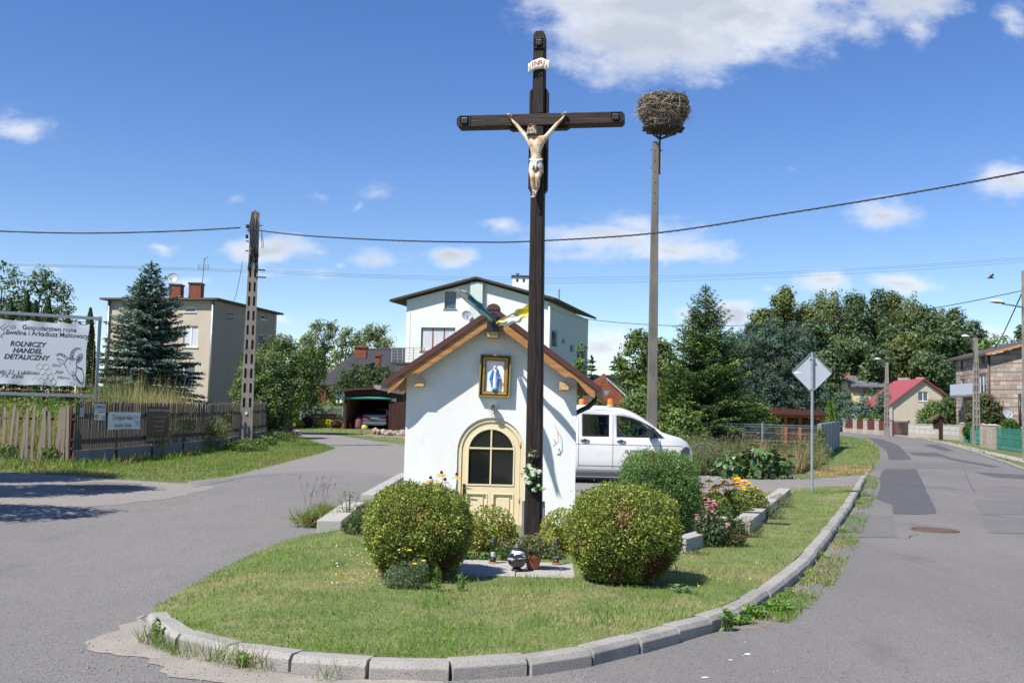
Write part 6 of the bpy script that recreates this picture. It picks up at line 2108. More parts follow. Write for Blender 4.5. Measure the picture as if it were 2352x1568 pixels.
MB().box(-hwp,hwp,0,6,-0.1,0.03).build('floor',m_concgrey,carport)
MB().prism([(-hwp-0.35,2.62),(hwp+1.4,2.95),(hwp+1.4,3.07),(-hwp-0.35,2.74)],-0.5,6.3,'y').build('roof',m_roofmetal,carport)
for k in range(26):
 x=-hwp+k*(2*hwp+1.1)/26
 zt1=2.6+(x+hwp)*0.08
 MB().box(x,x+(2*hwp+1.1)/26-0.012,-0.03,0.0,2.15 if x<hwp else-0.1+0.1,zt1).build('board',m_brown,carport)
MB().tube([(-hwp-0.15,-0.14,2.12),(-hwp*0.5,-0.16,2.16),(0,-0.16,2.2),(hwp*0.6,-0.16,2.19),(hwp+0.1,-0.14,2.16)],[0.05,0.09,0.1,0.09,0.07],10).build('awning_roll',m_teal,carport,smooth=True)
MB().box(hwp+0.13,hwp+0.43,-0.06,-0.035,2.0,2.2).build('number_plate',m_whitepanel,carport)
text('25',0.2,(hwp+0.15,-0.062,2.03),carport,m_txt,bold=0.004)
car=thing('parked_car',(WX(863,CD+1.2),CD+0.6,H(CD)+0.03),R(-2),'silver grey saloon car seen from behind inside the carport','car')
m_silver=mat('silver_grey_paint',(0.2,0.22,0.26),0.25,0.03,metal=0.6,coat=0.5)
m_tail=mat('red_tail_lamp',(0.4,0.01,0.01),0.2,0)
prof=[(0.0,0.45,0.8,0.82),(0.04,0.3,0.98,0.87),(0.35,0.25,1.05,0.9),(0.75,0.25,1.06,0.9),(1.5,0.22,1.38,0.9),(2.2,0.22,1.45,0.9),(3.0,0.22,1.42,0.9),(3.7,0.22,1.02,0.9),(4.5,0.25,0.8,0.82),(4.6,0.35,0.6,0.7)]
vs,fs=[],[]
for(y,zb,zt__,w)in prof:
 zbelt=min(zt__,0.95)
 up=zt__-zbelt
 pts=[(-w*0.93,zb),(-w,zb+0.15),(-w,zbelt-0.12),(-w*0.95,zbelt-0.02),(-w*(0.93-0.25*min(1,up/0.4)),zbelt+up*0.85),(-w*(0.8-0.3*min(1,up/0.4)),zt__)]
 pts+=[(-x,z)for x,z in reversed(pts)]
 vs+=[(x,y,z)for x,z in pts]
n=12
for i in range(len(prof)-1):
 for k in range(n-1):
  fs.append((i*n+k,i*n+k+1,(i+1)*n+k+1,(i+1)*n+k))
fs+=[tuple(range(n)),tuple((len(prof)-1)*n+k for k in reversed(range(n)))]
MB().add(vs,fs).build('body',m_silver,car,smooth=True,auto=50)
MB().add([(-0.62,0.8,1.075),(0.62,0.8,1.075),(0.5,1.42,1.37),(-0.5,1.42,1.37)],[(0,1,2,3)]).build('rear_window',m_glass,car)
for s in(-1,1):
 MB().prism([(s*0.36,0.86),(s*0.82,0.94),(s*0.88,0.84),(s*0.84,0.76),(s*0.4,0.8)],-0.02,0.16,'y').build('tail_light',m_tail,car,bevel=0.01)
 MB().lathe([(0.31,-0.1),(0.31,0.1)],(0,0,0),20,Matrix.Translation((s*0.8,0.95,0.31))@Matrix.Rotation(R(90),4,'Y')).build('wheel',m_rub,car)
MB().box(-0.26,0.26,-0.05,-0.02,0.72,0.83).build('licence_plate',m_whitepanel,car)
MB().box(-0.84,0.84,-0.06,0.1,0.36,0.5).build('rear_bumper',m_silver,car,bevel=0.04)
MB().box(-0.7,0.7,-0.065,0.05,0.3,0.36).build('diffuser',m_plast,car)
MB().box(-0.3,0.3,-0.04,-0.01,0.86,0.9).build('chrome_strip',m_rim,car)
for(x,w,h,c,nm,lab)in((-hwp+0.35,0.12,0.45,(0.3,0.05,0.02),'fuel_can','orange red can beside the carport post'),(-hwp+0.95,0.3,0.9,(0.16,0.05,0.06),'sack','dark red sack leaning in the carport'),(-hwp+1.35,0.28,0.35,(0.45,0.4,0.1),'sack','yellow white sack on the carport floor')):
 cc=carport.location
 mm=MB().lathe([(w*0.9,0),(w,h*0.2),(w*0.85,h*0.7),(w*0.3,h)],(0,0,0),10)
 o=mm.build(nm,mat('cloth_'+nm+str(int(c[0]*100)),c,0.8,0.2),None,smooth=True)
 o.location=(cc.x+x,cc.y+0.7,cc.z+0.03)
 tag(o,lab,'sack' if nm=='sack' else 'can')
# ================================================================== HOUSES
m_bglass=mat('house_window_glass',(0.05,0.075,0.1),0.06,0,spec=0.8)
m_pvc=mat('white_window_frame',(0.7,0.71,0.72),0.5,0.02)
m_curtain=mat('curtain',(0.5,0.52,0.55),0.8,0.15,9,stretch=(1,1,0.2))
m_brick=mat('red_brick',(0.2,0.06,0.035),0.9,0.3,8)
m_brownw=mat('brown_window_frame',(0.2,0.08,0.035),0.6,0.1)
def face_M(a,b,z0):
 """matrix whose x runs from a to b along the wall, z up, -y out of the wall (towards the viewer when a is left)"""
 a,b=Vector(a),Vector(b)
 d=(b-a).normalized()
 n=Vector((-d.y,d.x))
 return Matrix(((d.x,n.x,0,a.x),(d.y,n.y,0,a.y),(0,0,1,z0),(0,0,0,1)))
def window(parent,M,x0,x1,z0,z1,frame=None,depth=0.1,mull=1,blind=False,sill=True,trans=0,surround=None,name='window'):
 frame=frame or m_pvc
 Mi=XF[parent.name].inverted()@M
 mb=MB().ring([(x0,z0),(x1,z0),(x1,z1),(x0,z1)],[(x0+0.06,z0+0.06),(x1-0.06,z0+0.06),(x1-0.06,z1-0.06),(x0+0.06,z1-0.06)],depth*0.5,depth*0.5+0.05,'y',M=Mi)
 w=mb.build(name,frame,parent)
 for k in range(mull):
  xa=x0+(x1-x0)*(k+1)/(mull+1)
  MB().box(xa-0.045,xa+0.045,depth*0.5+0.001,depth*0.5+0.049,z0+0.061,z1-0.061,Mi).build('mullion',frame,w)
 for k in range(mull+1):
  xa=x0+0.062+(x1-x0-0.12)*k/(mull+1)
  xb=x0+0.058+(x1-x0-0.12)*(k+1)/(mull+1)
  MB().box(xa,xb,depth*0.5+0.03,depth*0.5+0.035,z0+0.062,z1-0.062,Mi).build('pane',m_curtain if blind else m_bglass,w)
 if sill:
  MB().box(x0-0.08,x1+0.08,-0.06,0.05,z0-0.06,z0-0.003,Mi).build('sill',frame if frame is not m_brownw else m_brownw,w)
 return w
def walled(parent,poly,holes,M,th,material,name='wall'):
 """wall outline in the wall's own xz plane, with real openings"""
 mb=MB()
 wall_with_holes(poly,holes,0.0,th,mb)
 Mi=XF[parent.name].inverted()@M
 mb.v=[tuple(Mi@Vector(p))for p in mb.v]
 return mb.build(name,material,parent)
def rect(x0,x1,z0,z1):
 return[(x0,z0),(x0,z1),(x1,z1),(x1,z0)]
m_beige=mat('beige_render',(0.47,0.405,0.32),0.92,0.05,1.2,bump=0.15,bscale=60)
m_beige_shade=mat('beige_render_shade',(0.3,0.265,0.225),0.92,0.05,1.2,bump=0.15,bscale=60)  # beige render darkened: shade of the right face is put into the colour
A=Vector((gx(233,63.5),63.5))
B=Vector((gx(482,62.0),62.0))
C_=Vector((gx(626,70.2),70.2))
D_=A+(C_-B)
h0=H(62)
he=P(484,690,62).z-h0
house1=thing('beige_house',(B.x,B.y,h0),0,'beige two storey cube house with flat brown roof behind the big spruce','house')
LA,LB=(B-A).length,(C_-B).length
MA,MBm=face_M(A,B,h0),face_M(B,C_,h0)
wx=lambda a:(a-233)/(482-233)*LA
wz=lambda b,d=62,a=400:P(a,b,d).z-h0
W1=[(wx(413),wx(446),wz(795),wz(746)),(wx(390),wx(444),wz(886),wz(836)),(wx(414),wx(438),wz(714),wz(703))]
walled(house1,rect(0,LA,-0.5,he),[rect(*w)for w in W1],MA,0.3,m_beige)
fx=lambda a:((a-484)/(626-484))*LB
W2=[(fx(583),fx(598),wz(795,67,590),wz(765,67,590)),(fx(587),fx(598),wz(729,67,590),wz(718,67,590))]
walled(house1,rect(0.003,LB,-0.5,he),[rect(*w)for w in W2],MBm,0.3,m_beige_shade)
for i,w in enumerate(W1):
 window(house1,MA,*w,depth=0.14,mull=1 if i<2 else 0,blind=(i==0))
for w in W2:
 window(house1,MBm,*w,depth=0.14,mull=0)
walled(house1,rect(0,LB,-0.5,he),[],face_M(D_,A,h0),0.3,m_beige)
walled(house1,rect(0,LA,-0.5,he),[],face_M(C_,D_,h0),0.3,m_beige)
cen=(A+B+C_+D_)/4
o_=0.38
cs=[p+(p-cen).normalized()*o_*1.35 for p in(A,B,C_,D_)]
top=[P(222,679,63).z,P(540,690,61.7).z,P(633,716,70.6).z,P(222,679,63).z+0.25]
hr=he+h0
vs=[(p.x,p.y,hr+0.02)for p in cs]+[(p.x,p.y,hr+0.14)for p in cs]+[(cen.x-2,cen.y,hr+0.42),(cen.x+1,cen.y,hr+0.42)]
MB().add(vs,[(0,3,2,1),(0,1,5,4),(1,2,6,5),(2,3,7,6),(3,0,4,7),(4,5,9,8),(5,6,9),(6,7,8,9),(7,4,8)]).build('roof',mat('brown_tar_roof',(0.1,0.07,0.06),0.9,0.2),house1,world=True)
for(a,d,w,yb_,yt_,lab)in((391,65,26,682,653,''),(437,65.5,28,682,650,'')):
 x=gx(a,d)
 zt1=P(a,yt_,d).z
 wd=w*d/2300
 c=MB().box(x-wd/2,x+wd/2,d-0.35,d+0.35,hr,zt1-0.1).build('chimney',m_brick,house1,world=True)
 MB().box(x-wd/2-0.05,x+wd/2+0.05,d-0.4,d+0.4,zt1-0.098,zt1).build('chimney_cap',m_darkgrey,c,world=True)
 XF[c.name]=XF[house1.name]
MB().tube([(B.x-0.1,B.y-0.12,hr),(B.x-0.1,B.y-0.12,h0+0.2)],0.08,8).build('downpipe',m_zinc,house1,world=True,smooth=True)
MB().tube([(A.x+0.15,A.y-0.12,hr),(A.x+0.15,A.y-0.12,h0+0.2)],0.08,8).build('downpipe',m_zinc,house1,world=True,smooth=True)
n=(B-C_).normalized()
m=MB()
q=B.lerp(C_,0.14)
for z in(wz(717,63),wz(728,63)):
 m.bar((q.x+0.15,q.y,h0+z),(q.x+0.5,q.y+0.3,h0+z),0.05,0.05)
m.build('cable_bracket',m_darkgrey,house1,world=True)
def dish(name,p,r,rz,label,tilt=20,mast=None,col=(0.33,0.35,0.38)):
 t=thing(name,p,R(rz),label,'satellite dish')
 M_=Matrix.Rotation(R(90-tilt),4,'X')
 prof=[(0.02,0.0)]+[(r*k/6,0.18*r*(k/6)**2)for k in range(1,7)]
 mm=MB()
 n0=0
 mm.lathe(prof+[(r*0.98,0.18*r+0.02)],(0,0,0),28,M_)
 mm.f=[f for f in mm.f if len(f)==4]
 mm.mi=[0]*len(mm.f)
 mm.build('reflector',mat('dish_grey%d'%int(col[0]*100),col,0.5,0.04),t,smooth=True)
 MB().tube([M_@Vector((0,-r*0.95,0.15*r)),M_@Vector((0,-r*0.5,r*0.9))],0.018,6).tube([M_@Vector((0,-r*0.55,r*0.85)),M_@Vector((0,-r*0.4,r*0.95))],0.045,8).build('feed_arm',m_darkgrey,t)
 if mast:
  MB().tube([(0,0.05,0.1),(0,0.08,-mast)],0.025,6).build('mast',m_darkgrey,t)
 return t
p=P(397,640,65)
dish('satellite_dish',p,0.36,0,'round grey satellite dish on the left chimney of the beige house',mast=0.7)
an=thing('tv_antenna',(gx(450,65.5),65.5,P(450,650,65.5).z),0,'thin rooftop TV antenna mast on the right chimney of the beige house','antenna')
zt1=P(453,592,65.5).z-an.location.z
MB().tube([(0,0,-0.2),(0.06,0,zt1)],0.02,6).build('mast',m_darkgrey,an)
for z in(0.55,0.62,0.7):
 zz1=zt1*z
 MB().tube([(-0.35,0,zz1),(0.4,0,zz1+0.02)],0.013,5).build('element',m_darkgrey,an)
MB().tube([(0.05,0,zt1*0.93),(0.2,0,zt1*0.98),(0.28,0,zt1*1.08)],0.015,5).tube([(-0.3,0,zt1*0.55),(-0.3,0,zt1*0.72)],0.012,4).tube([(0.33,0,zt1*0.55),(0.33,0,zt1*0.75)],0.012,4).build('reflector_grid',m_darkgrey,an)
m_mint=mat('pale_mint_render',(0.66,0.69,0.63),0.92,0.03,1,bump=0.1,bscale=50)
m_mint_s=mat('mint_side_render',(0.5,0.58,0.54),0.92,0.04,1,bump=0.1,bscale=50)
m_browneave=mat('dark_brown_fascia',(0.04,0.028,0.024),0.7,0.1)
A=Vector((gx(926,72),72.0))
B=Vector((gx(1256,69.9),69.9))
C_=Vector((gx(1347,82),82.0))
h0=H(71)
house2=thing('mint_house',(B.x,B.y,h0),0,'tall pale mint house with dark shallow gable roof behind the chapel','house')
MA,MBm=face_M(A,B,h0),face_M(B,C_,h0)
LA,LB=(B-A).length,(C_-B).length
hl=P(927,688,72).z-h0
hrr=P(1256,693,69.9).z-h0
xa=(1092-926)/(1256-926)*LA
hap=P(1092,646,71).z-h0
wx=lambda a:(a-926)/(1256-926)*LA
wz=lambda b,a=1000:P(a,b,71.2).z-h0
W1=[(wx(1015),wx(1042),wz(708),wz(668)),(wx(962),wx(1042),wz(806),wz(751))]
walled(house2,[(0,-0.5),(0,hl),(xa,hap),(LA,hrr),(LA,-0.5)],[rect(*w)for w in W1],MA,0.35,m_mint)
window(house2,MA,*W1[0],frame=mat('grey_window_frame',(0.2,0.2,0.22),0.5),depth=0.24,mull=0)
window(house2,MA,*W1[1],frame=m_brownw,depth=0.24,mull=2,blind=True)
fx=lambda a:((a-1256)/(1347-1256))*LB
W2=[(fx(1262),fx(1275),wz(800,1270)+0.1,wz(757,1270)),(fx(1284),fx(1291),wz(776),wz(762)),(fx(1303),fx(1312),wz(790),wz(770)),(fx(1319),fx(1330),wz(818),wz(773))]
walled(house2,rect(0.003,LB,-0.5,hrr),[rect(*w)for w in W2],MBm,0.35,m_mint_s)
for w in W2:
 window(house2,MBm,*w,depth=0.2,mull=0)
D_=A+(C_-B)
walled(house2,rect(0,LB,-0.5,hl),[],face_M(D_,A,h0),0.3,m_mint)
dA=(B-A).normalized()
dB=(C_-B).normalized()
ap=A+dA*xa
eL=A-dA*1.1
eR=B+dA*0.55
zl,zr,za_=h0+hl-0.2,h0+hrr+0.08,h0+hap+0.12
for(e,ze,nm)in((eL,zl,'roof'),(eR,zr,'roof')):
 f0,f1=-0.55,LB+0.5
 vs=[]
 for dz_ in(0,0.16):
  for(p,z)in((e,ze),(ap,za_)):
   for f in(f0,f1):
    q=p+dB*f
    vs.append((q.x,q.y,z+dz_))
 MB().add(vs,[(0,1,3,2),(4,6,7,5),(0,4,5,1),(2,3,7,6),(0,2,6,4),(1,5,7,3)]).build('roof',m_browneave,house2,world=True)
q=A+dA*(xa+0.0)-dB*0.18
MB().box(-0.45,0.45,-0.18,0,-0.5,hap-0.12,XF[house2.name].inverted()@face_M(q-dA*0.0,q+dA,h0)).build('chimney_breast',m_mint_s,house2)
for(a,d,w,yb_,yt_)in((1188,75,38,668,634),(1214,77,20,674,657)):
 x=gx(a,d)
 z1_=P(a,yt_,d).z
 wd=w*d/2300
 c=MB().box(x-wd/2,x+wd/2,d-0.4,d+0.4,za_-1.2,z1_-0.12).build('chimney',m_stucco,house2,world=True)
 MB().box(x-wd/2-0.08,x+wd/2+0.08,d-0.48,d+0.48,z1_-0.118,z1_).build('chimney_cap',m_browneave,c,world=True)
 for k in(-1,1):
  MB().box(x+k*wd*0.2-0.08,x+k*wd*0.2+0.08,d-0.404,d-0.401,z1_-0.5,z1_-0.25).build('flue_opening',m_dark,c,world=True)
MB().tube([(gx(1181,75),75,P(1181,640,75).z),(gx(1181,75),75,P(1181,630,75).z)],0.06,8).tube([(gx(1177,75),75,P(1181,629,75).z),(gx(1185,75),75,P(1181,629,75).z)],0.06,6).build('chimney_cowl',m_darkgrey,house2,world=True)
MB().tube([(gx(1278,76),76,P(1278,690,76).z),(gx(1278,76),76,P(1278,664,76).z)],0.07,8).build('vent_pipe',m_galv,house2,world=True)
MB().tube([(B.x-0.0,B.y-0.12,h0+hrr),(B.x+0.06,B.y-0.12,h0+0.3)],0.08,8).build('downpipe',m_mint_s,house2,world=True,smooth=True)
Mi=XF[house2.name].inverted()@MA
MB().box(-0.02,LA,-0.03,-0.003,-0.5,2.0,Mi).build('plinth',mat('brown_plinth',(0.2,0.12,0.09),0.9,0.1),house2)
bz_=P(915,833,71.5).z-h0
bx0,bx1=wx(908),wx(985)
bal=MB().box(bx0,bx1,-1.4,0,bz_-0.16,bz_,Mi).build('balcony',m_browneave,house2)
XF[bal.name]=Matrix.Identity(4)
m=MB()
for z in(0.25,0.45,0.65,0.85,1.0):
 m.box(bx0,bx1,-1.4,-1.37,bz_+z,bz_+z+(0.05 if z==1.0 else 0.025),Mi)
 m.box(bx0,bx0+0.03,-1.37,0,bz_+z,bz_+z+(0.05 if z==1.0 else 0.025),Mi)
m.build('rail',m_galv,bal)
for k in range(4):
 x=bx0+(bx1-bx0-0.05)*k/3
 MB().box(x,x+0.05,-1.42,-1.37,bz_,bz_+1.0,Mi).build('baluster',m_galv,bal)
MB().box(bx0,bx0+0.05,-0.06,-0.01,bz_,bz_+1.0,Mi).build('baluster',m_galv,bal)
p=P(1072,725,70.4)
dish('satellite_dish',p,0.36,15,'round satellite dish on the gable wall of the mint house',tilt=18)
an=thing('tv_antenna',P(1118,718,70.2),0,'small comb shaped TV antenna above the chapel ridge on the mint house','antenna')
MB().tube([(0,0,-0.6),(0.08,0,0.85)],0.018,6).build('mast',m_galv,an)
for k in range(6):
 MB().tube([(-0.35,-0.05,-0.1+k*0.09),(0.32,-0.02,-0.08+k*0.09)],0.011,4).build('element',m_galv,an)
m_tile=mat('anthracite_tile',(0.055,0.052,0.056),0.6,0.15,3)
hd_=95.0
h0=H(95)
A=Vector((gx(745,97),97.0))
B=Vector((gx(945,92),92.0))
dA=(B-A).normalized()
nB=Vector((-dA.y,dA.x))
house3=thing('tiled_house',(A.x,A.y,h0),0,'low house with a big dark grey tiled roof beyond the carport','house')
ze=P(716,882,95).z
zr_=P(740,799,100).z
LA=(B-A).length
walled(house3,rect(0.5,LA,-0.5,ze-h0),[rect(1.6,2.6,0.9,2.2)],face_M(A+nB*0.8,B+nB*0.8,h0),0.3,m_stucco)
window(house3,face_M(A+nB*0.8,B+nB*0.8,h0),1.6,2.6,0.9,2.2,frame=m_brownw)
wl=A+nB*0.8+dA*0.5
walled(house3,[(0,-0.5),(0,ze-h0),(5,zr_-h0-0.3),(10,ze-h0),(10,-0.5)],[],face_M(wl+nB*10,wl,h0),0.3,m_stucco)
e0,e1=A-dA*1.3-nB*0.2,B+dA*1
r0,r1=A-dA*0.3+nB*5.5,B+dA*1+nB*5.5
m=MB()
rise=zr_-ze
NRW,NCL=14,30
sl_len=math.hypot(5.7,rise)
for side_ in(1,-1):
 o_row=A+nB*5.5
 vs,fs=[],[]
 mm=MB()
 for j in range(NRW):
  t0,t1=j/NRW,(j+1)/NRW
  def pt(u,t,dz_=0):
   if side_==1:
    a_=e0.lerp(e1,u)
    b_=r0.lerp(r1,u)
   else:
    a_=(e0+nB*11.4).lerp(e1+nB*11.4,u)
    b_=r0.lerp(r1,u)
   q=a_.lerp(b_,t)
   return(q.x,q.y,ze+rise*t+dz_)
  K=60
  for k in range(K):
   u0,u1=k/K,(k+1)/K
   w_=[0.0,0.07]
   mm.add([pt(u0,t0,0.1),pt(u1-0.3/K,t0,0.14),pt(u1-0.3/K,t1,0.08),pt(u0,t1,0.04),pt(u0,t0,-0.02),pt(u1-0.3/K,t0,-0.02)],[(0,1,2,3),(0,4,5,1)])
   mm.add([pt(u1-0.3/K,t0,0.14),pt(u1,t0,0.06),pt(u1,t1,0.01),pt(u1-0.3/K,t1,0.08),pt(u1-0.3/K,t0,-0.02),pt(u1,t0,-0.02)],[(0,1,2,3),(0,4,5,1)])
 rf_=mm.build('roof',m_tile,house3,world=True)
 rf_['kind']='stuff'
 mm=MB().add([pt(0,0,-0.03),pt(1,0,-0.03),pt(1,1,-0.03),pt(0,1,-0.03)],[(0,1,2,3)])
 mm.build('roof_boards',m_browneave,house3,world=True)
MB().bar((r0.x,r0.y,zr_+0.1),(r1.x,r1.y,zr_+0.1),0.3,0.14).build('ridge_tiles',m_tile,house3,world=True)
for(a,d,w,yt_,yb_,z)in((825,97,25,795,815,0),(864,91,11,814,845,0)):
 x=gx(a,d)
 c=MB().box(x-w*d/4600,x+w*d/4600,d-0.4,d+0.4,P(a,yb_+8,d).z,P(a,yt_+4,d).z).build('chimney',m_brick,house3,world=True)
 MB().box(x-w*d/4600-0.1,x+w*d/4600+0.1,d-0.5,d+0.5,P(a,yt_+4,d).z+0.003,P(a,yt_,d).z).build('chimney_cap',m_brick,c,world=True)
pp_=A-dA*0.6+nB*0.3
MB().box(pp_.x-0.35,pp_.x+0.35,pp_.y-0.3,pp_.y+0.3,h0-0.3,ze).build('porch_pillar',m_brick,house3,world=True)
m_yel=mat('yellow_render',(0.62,0.52,0.29),0.92,0.05)
m_rgrey=mat('grey_sheet_roof',(0.13,0.13,0.145),0.6,0.1)
m_redroof=mat('red_sheet_roof',(0.3,0.065,0.075),0.55,0.08,2)
h0=H(140)
D=140.0
house4=thing('yellow_house',(gx(1930,D),D,h0),0,'distant pale yellow house with a long grey roof and brick chimneys','house')
xl,xr=gx(1948,D),gx(2075,D)
ze,zr_=P(1990,884,D).z,P(1990,861,D).z
lx=lambda a,d=D:gx(a,d)-house4.location.x
Zl=lambda b,d=D,a=1990:P(a,b,d).z-h0
MB().box(lx(1950),lx(2075),0,9,-0.5,Zl(884)).build('wall',m_yel,house4)
MB().box(lx(1950)-0.01,lx(2075),-0.03,0.0,Zl(902),Zl(884)-0.02).build('wall_band',mat('taupe_band',(0.28,0.25,0.22),0.9,0.05),house4)
MB().prism([(lx(1920),-0.5),(lx(1950)-0.02,-0.5),(lx(1950)-0.02,Zl(884)),(lx(1935),Zl(868)),(lx(1920),Zl(880))],0.05,8.9,'y').build('wall',m_yel,house4)
MB().add([(lx(1950),-0.6,Zl(886)),(lx(2078),-0.6,Zl(886)),(lx(2074),4.5,Zl(860)),(lx(1934),4.5,Zl(857)),(lx(1950),-0.6,Zl(886)-0.2),(lx(2078),-0.6,Zl(886)-0.2)],[(0,1,2,3),(0,4,5,1)]).build('roof',m_rgrey,house4)
MB().add([(lx(1951),-0.62,Zl(887)),(lx(1934),4.5,Zl(857)),(lx(1912),0.0,Zl(884)),(lx(1951),-0.62,Zl(891)),(lx(1934),4.5,Zl(861)),(lx(1912),0.0,Zl(888))],[(0,1,4,3),(1,2,5,4)]).build('verge_board',mat('red_brown_verge',(0.16,0.05,0.04),0.7),house4)
for(a0,a1,b0,b1)in((1953,1975,853,862),(2004,2022,855,864),(2022,2043,856,864)):
 MB().box(lx(a0),lx(a1),4,5,Zl(b1+4),Zl(b0)).build('chimney',mat('orange_brick',(0.4,0.13,0.07),0.9,0.15,5),house4)
h0=H(116)
D=116.0
house5=thing('red_roof_cottage',(gx(2060,D),D,h0),0,'low beige cottage with a bright red sheet roof by the road bend','house')
m_cbe=mat('cottage_render',(0.48,0.41,0.32),0.92,0.08,1.5)
lx=lambda a,d=D:gx(a,d,930)-house5.location.x
Zl=lambda b,a=2100,d=D:P(a,b,d).z-h0
g0,g1,gp=lx(2042),lx(2166),lx(2120)
gpoly=[(g0,-0.5),(g0,Zl(928,2042)),(gp,Zl(873,2121)),(g1,Zl(905,2166)),(g1,-0.5)]
wn=(lx(2109),lx(2132),Zl(921,2120),Zl(899,2120))
MD=Matrix.Translation(house5.location)
walled(house5,gpoly,[rect(*wn)],MD,0.3,m_cbe)
w=window(house5,MD,*wn,depth=0.14,mull=1,frame=m_pvc)
SM=face_M((house5.location.x+g0,D+8.0),(house5.location.x+g0,D+0.3),h0)
eh=Zl(930,2042)
sw_=[(1.2,2.3,0.9,2.0),(4.2,5.3,0.9,2.0)]
walled(house5,rect(0,8.2,-0.5,eh),[rect(*s_)for s_ in sw_],SM,0.3,m_cbe)
for s_ in sw_:
 window(house5,SM,*s_,depth=0.14,mull=1)
yb1=8.7
for nm,pts in(('roof',[(g0-0.35,yb1,eh-0.12),(g0-0.35,-0.35,eh-0.12),(gp,-0.35,Zl(868.5,2121)),(gp,yb1,Zl(868.5,2121))]),('roof',[(gp,-0.35,Zl(868.5,2121)),(g1+0.35,-0.35,Zl(906,2170)),(g1+0.35,yb1,Zl(906,2170)),(gp,yb1,Zl(868.5,2121))])):
 n_=len(pts)
 vs=[tuple(p)for p in pts]+[(p[0],p[1],p[2]-0.14)for p in pts]
 MB().add(vs,[(0,1,2,3),(7,6,5,4),(0,4,5,1),(1,5,6,2),(2,6,7,3),(3,7,4,0)]).build(nm,m_redroof,house5)
for(a0,a1,b0,b1,yy)in((2110,2123,866,876,3),(2068,2090,868,880,9.5)):
 MB().box(lx(a0,D+yy),lx(a1,D+yy),yy,yy+0.8,Zl(b1,2115,D+yy),Zl(b0,2115,D+yy)).build('chimney',mat('pale_chimney',(0.42,0.33,0.27),0.9,0.2,4),house5)
m_block=mat('breeze_block',(0.3,0.25,0.21),0.95,0.14,3)
m_mort=mat('mortar_grey',(0.2,0.185,0.17),0.95,0.1,6)
m_obrick=mat('orange_brick_band',(0.3,0.14,0.1),0.95,0.15,6)
A=Vector((gx(2197,88),88.0))
B=Vector((gx(2277,80.5),80.5))
C_=Vector((gx(2420,77.0),77.0))
h0=H(82)
house6=thing('block_house',(B.x,B.y,h0),0,'unplastered two storey house of grey blocks with orange brick bands at the right edge','house')
LA,LB=(B-A).length,(C_-B).length
MA,MBm=face_M(A,B,h0),face_M(B,C_,h0)
hA=P(2197,823,88).z-h0
hB=P(2277,815,80.5).z-h0
hC=hB+0.115*LB*2.0
wx=lambda a:(a-2197)/(2277-2197)*LA
wz=lambda b:P(2237,b,84).z-h0
W1=[(wx(2207),wx(2219),wz(905),wz(866)),(wx(2251),wx(2267),wz(905),wz(862)),(wx(2209),wx(2217),wz(846),wz(824)),(wx(2257),wx(2266),wz(838),wz(818))]
walled(house6,rect(0,LA,-0.5,min(hA,hB)),[rect(*w)for w in W1],MA,0.3,m_mort)
for i,w in enumerate(W1):
 window(house6,MA,*w,depth=0.15,mull=0 if i!=1 else 1,frame=m_pvc if i<2 else m_brownw,sill=i!=1)
walled(house6,[(0.003,-0.5),(0.003,hB),(LB,hC),(LB,-0.5)],[],MBm,0.3,m_mort)
blk_mesh=MB().box(0,1,-0.02,-0.002,0,1).mesh('block')
blk_mesh.materials.append(m_block)
blk_mesh2=MB().box(0,1,-0.02,-0.002,0,1).mesh('block')
blk_mesh2.materials.append(mat('breeze_block_pale',(0.38,0.33,0.28),0.95,0.14,3))
blk_mesh3=MB().box(0,1,-0.02,-0.002,0,1).mesh('block')
blk_mesh3.materials.append(mat('breeze_block_dark',(0.24,0.2,0.17),0.95,0.14,3))
band_mesh=MB().box(0,1,-0.025,-0.002,0,1).mesh('brick_band')
band_mesh.materials.append(m_obrick)
rr=random.Random(4)
def blockwork(M,L,top,holes,L1=0.55,hh=0.3,bands=3,maxn=300):
 Mi=XF[house6.name].inverted()@M
 z,row,n_=0.1,0,0
 while z<top(0)+2:
  if row%bands==bands-1:
   segs=[(0.02,L-0.02)]
   h_=0.09
  else:
   segs=[]
   x=0.0-(0.27 if row%2 else 0)
   while x<L:
    segs.append((max(0.01,x),min(L-0.01,x+L1-0.02)))
    x+=L1
   h_=hh
  for(x0,x1)in segs:
   parts=[(x0,x1)]
   for(a,b,c,d)in holes:
    if z+h_>c and z<d:
     np_=[]
     for(p,q)in parts:
      if q<=a or p>=b:
       np_.append((p,q))
      else:
       if p<a-0.05:
        np_.append((p,a))
       if q>b+0.05:
        np_.append((b,q))
     parts=np_
   for(p,q)in parts:
    if q-p<0.05 or z+h_>top((p+q)/2)-0.02:
     continue
    me=band_mesh if row%bands==bands-1 else rr.choice([blk_mesh,blk_mesh,blk_mesh2,blk_mesh3])
    o=bpy.data.objects.new('brick_band' if me is band_mesh else 'block',me)
    COL.objects.link(o)
    o.parent=house6
    o.matrix_local=Mi@Matrix.Translation((p,0,z))@Matrix.Diagonal((q-p,1,h_-0.02,1))
    n_+=1
  z+=h_
  row+=1
blockwork(MA,LA,lambda x:min(hA,hB),W1,0.5,0.3)
blockwork(MBm,LB,lambda x:hB+(hC-hB)*x/LB,[],0.5,0.3)
dA,dB=(B-A).normalized(),(C_-B).normalized()
r1_=B+dA*0.9-dB*0.7
r2_=A-dA*0.6-dB*0.7
r3_=C_+dA*0.9
r4_=A+(C_-B)-dA*0.6
zz0,zz1=h0+hB+0.03,h0+hC+0.06
vs=[]
for dz_ in(0,0.2):
 for p,z in((r2_,zz0-0.1),(r1_,zz0-0.1),(r3_,zz1),(r4_,zz1)):
  vs.append((p.x,p.y,z+dz_))
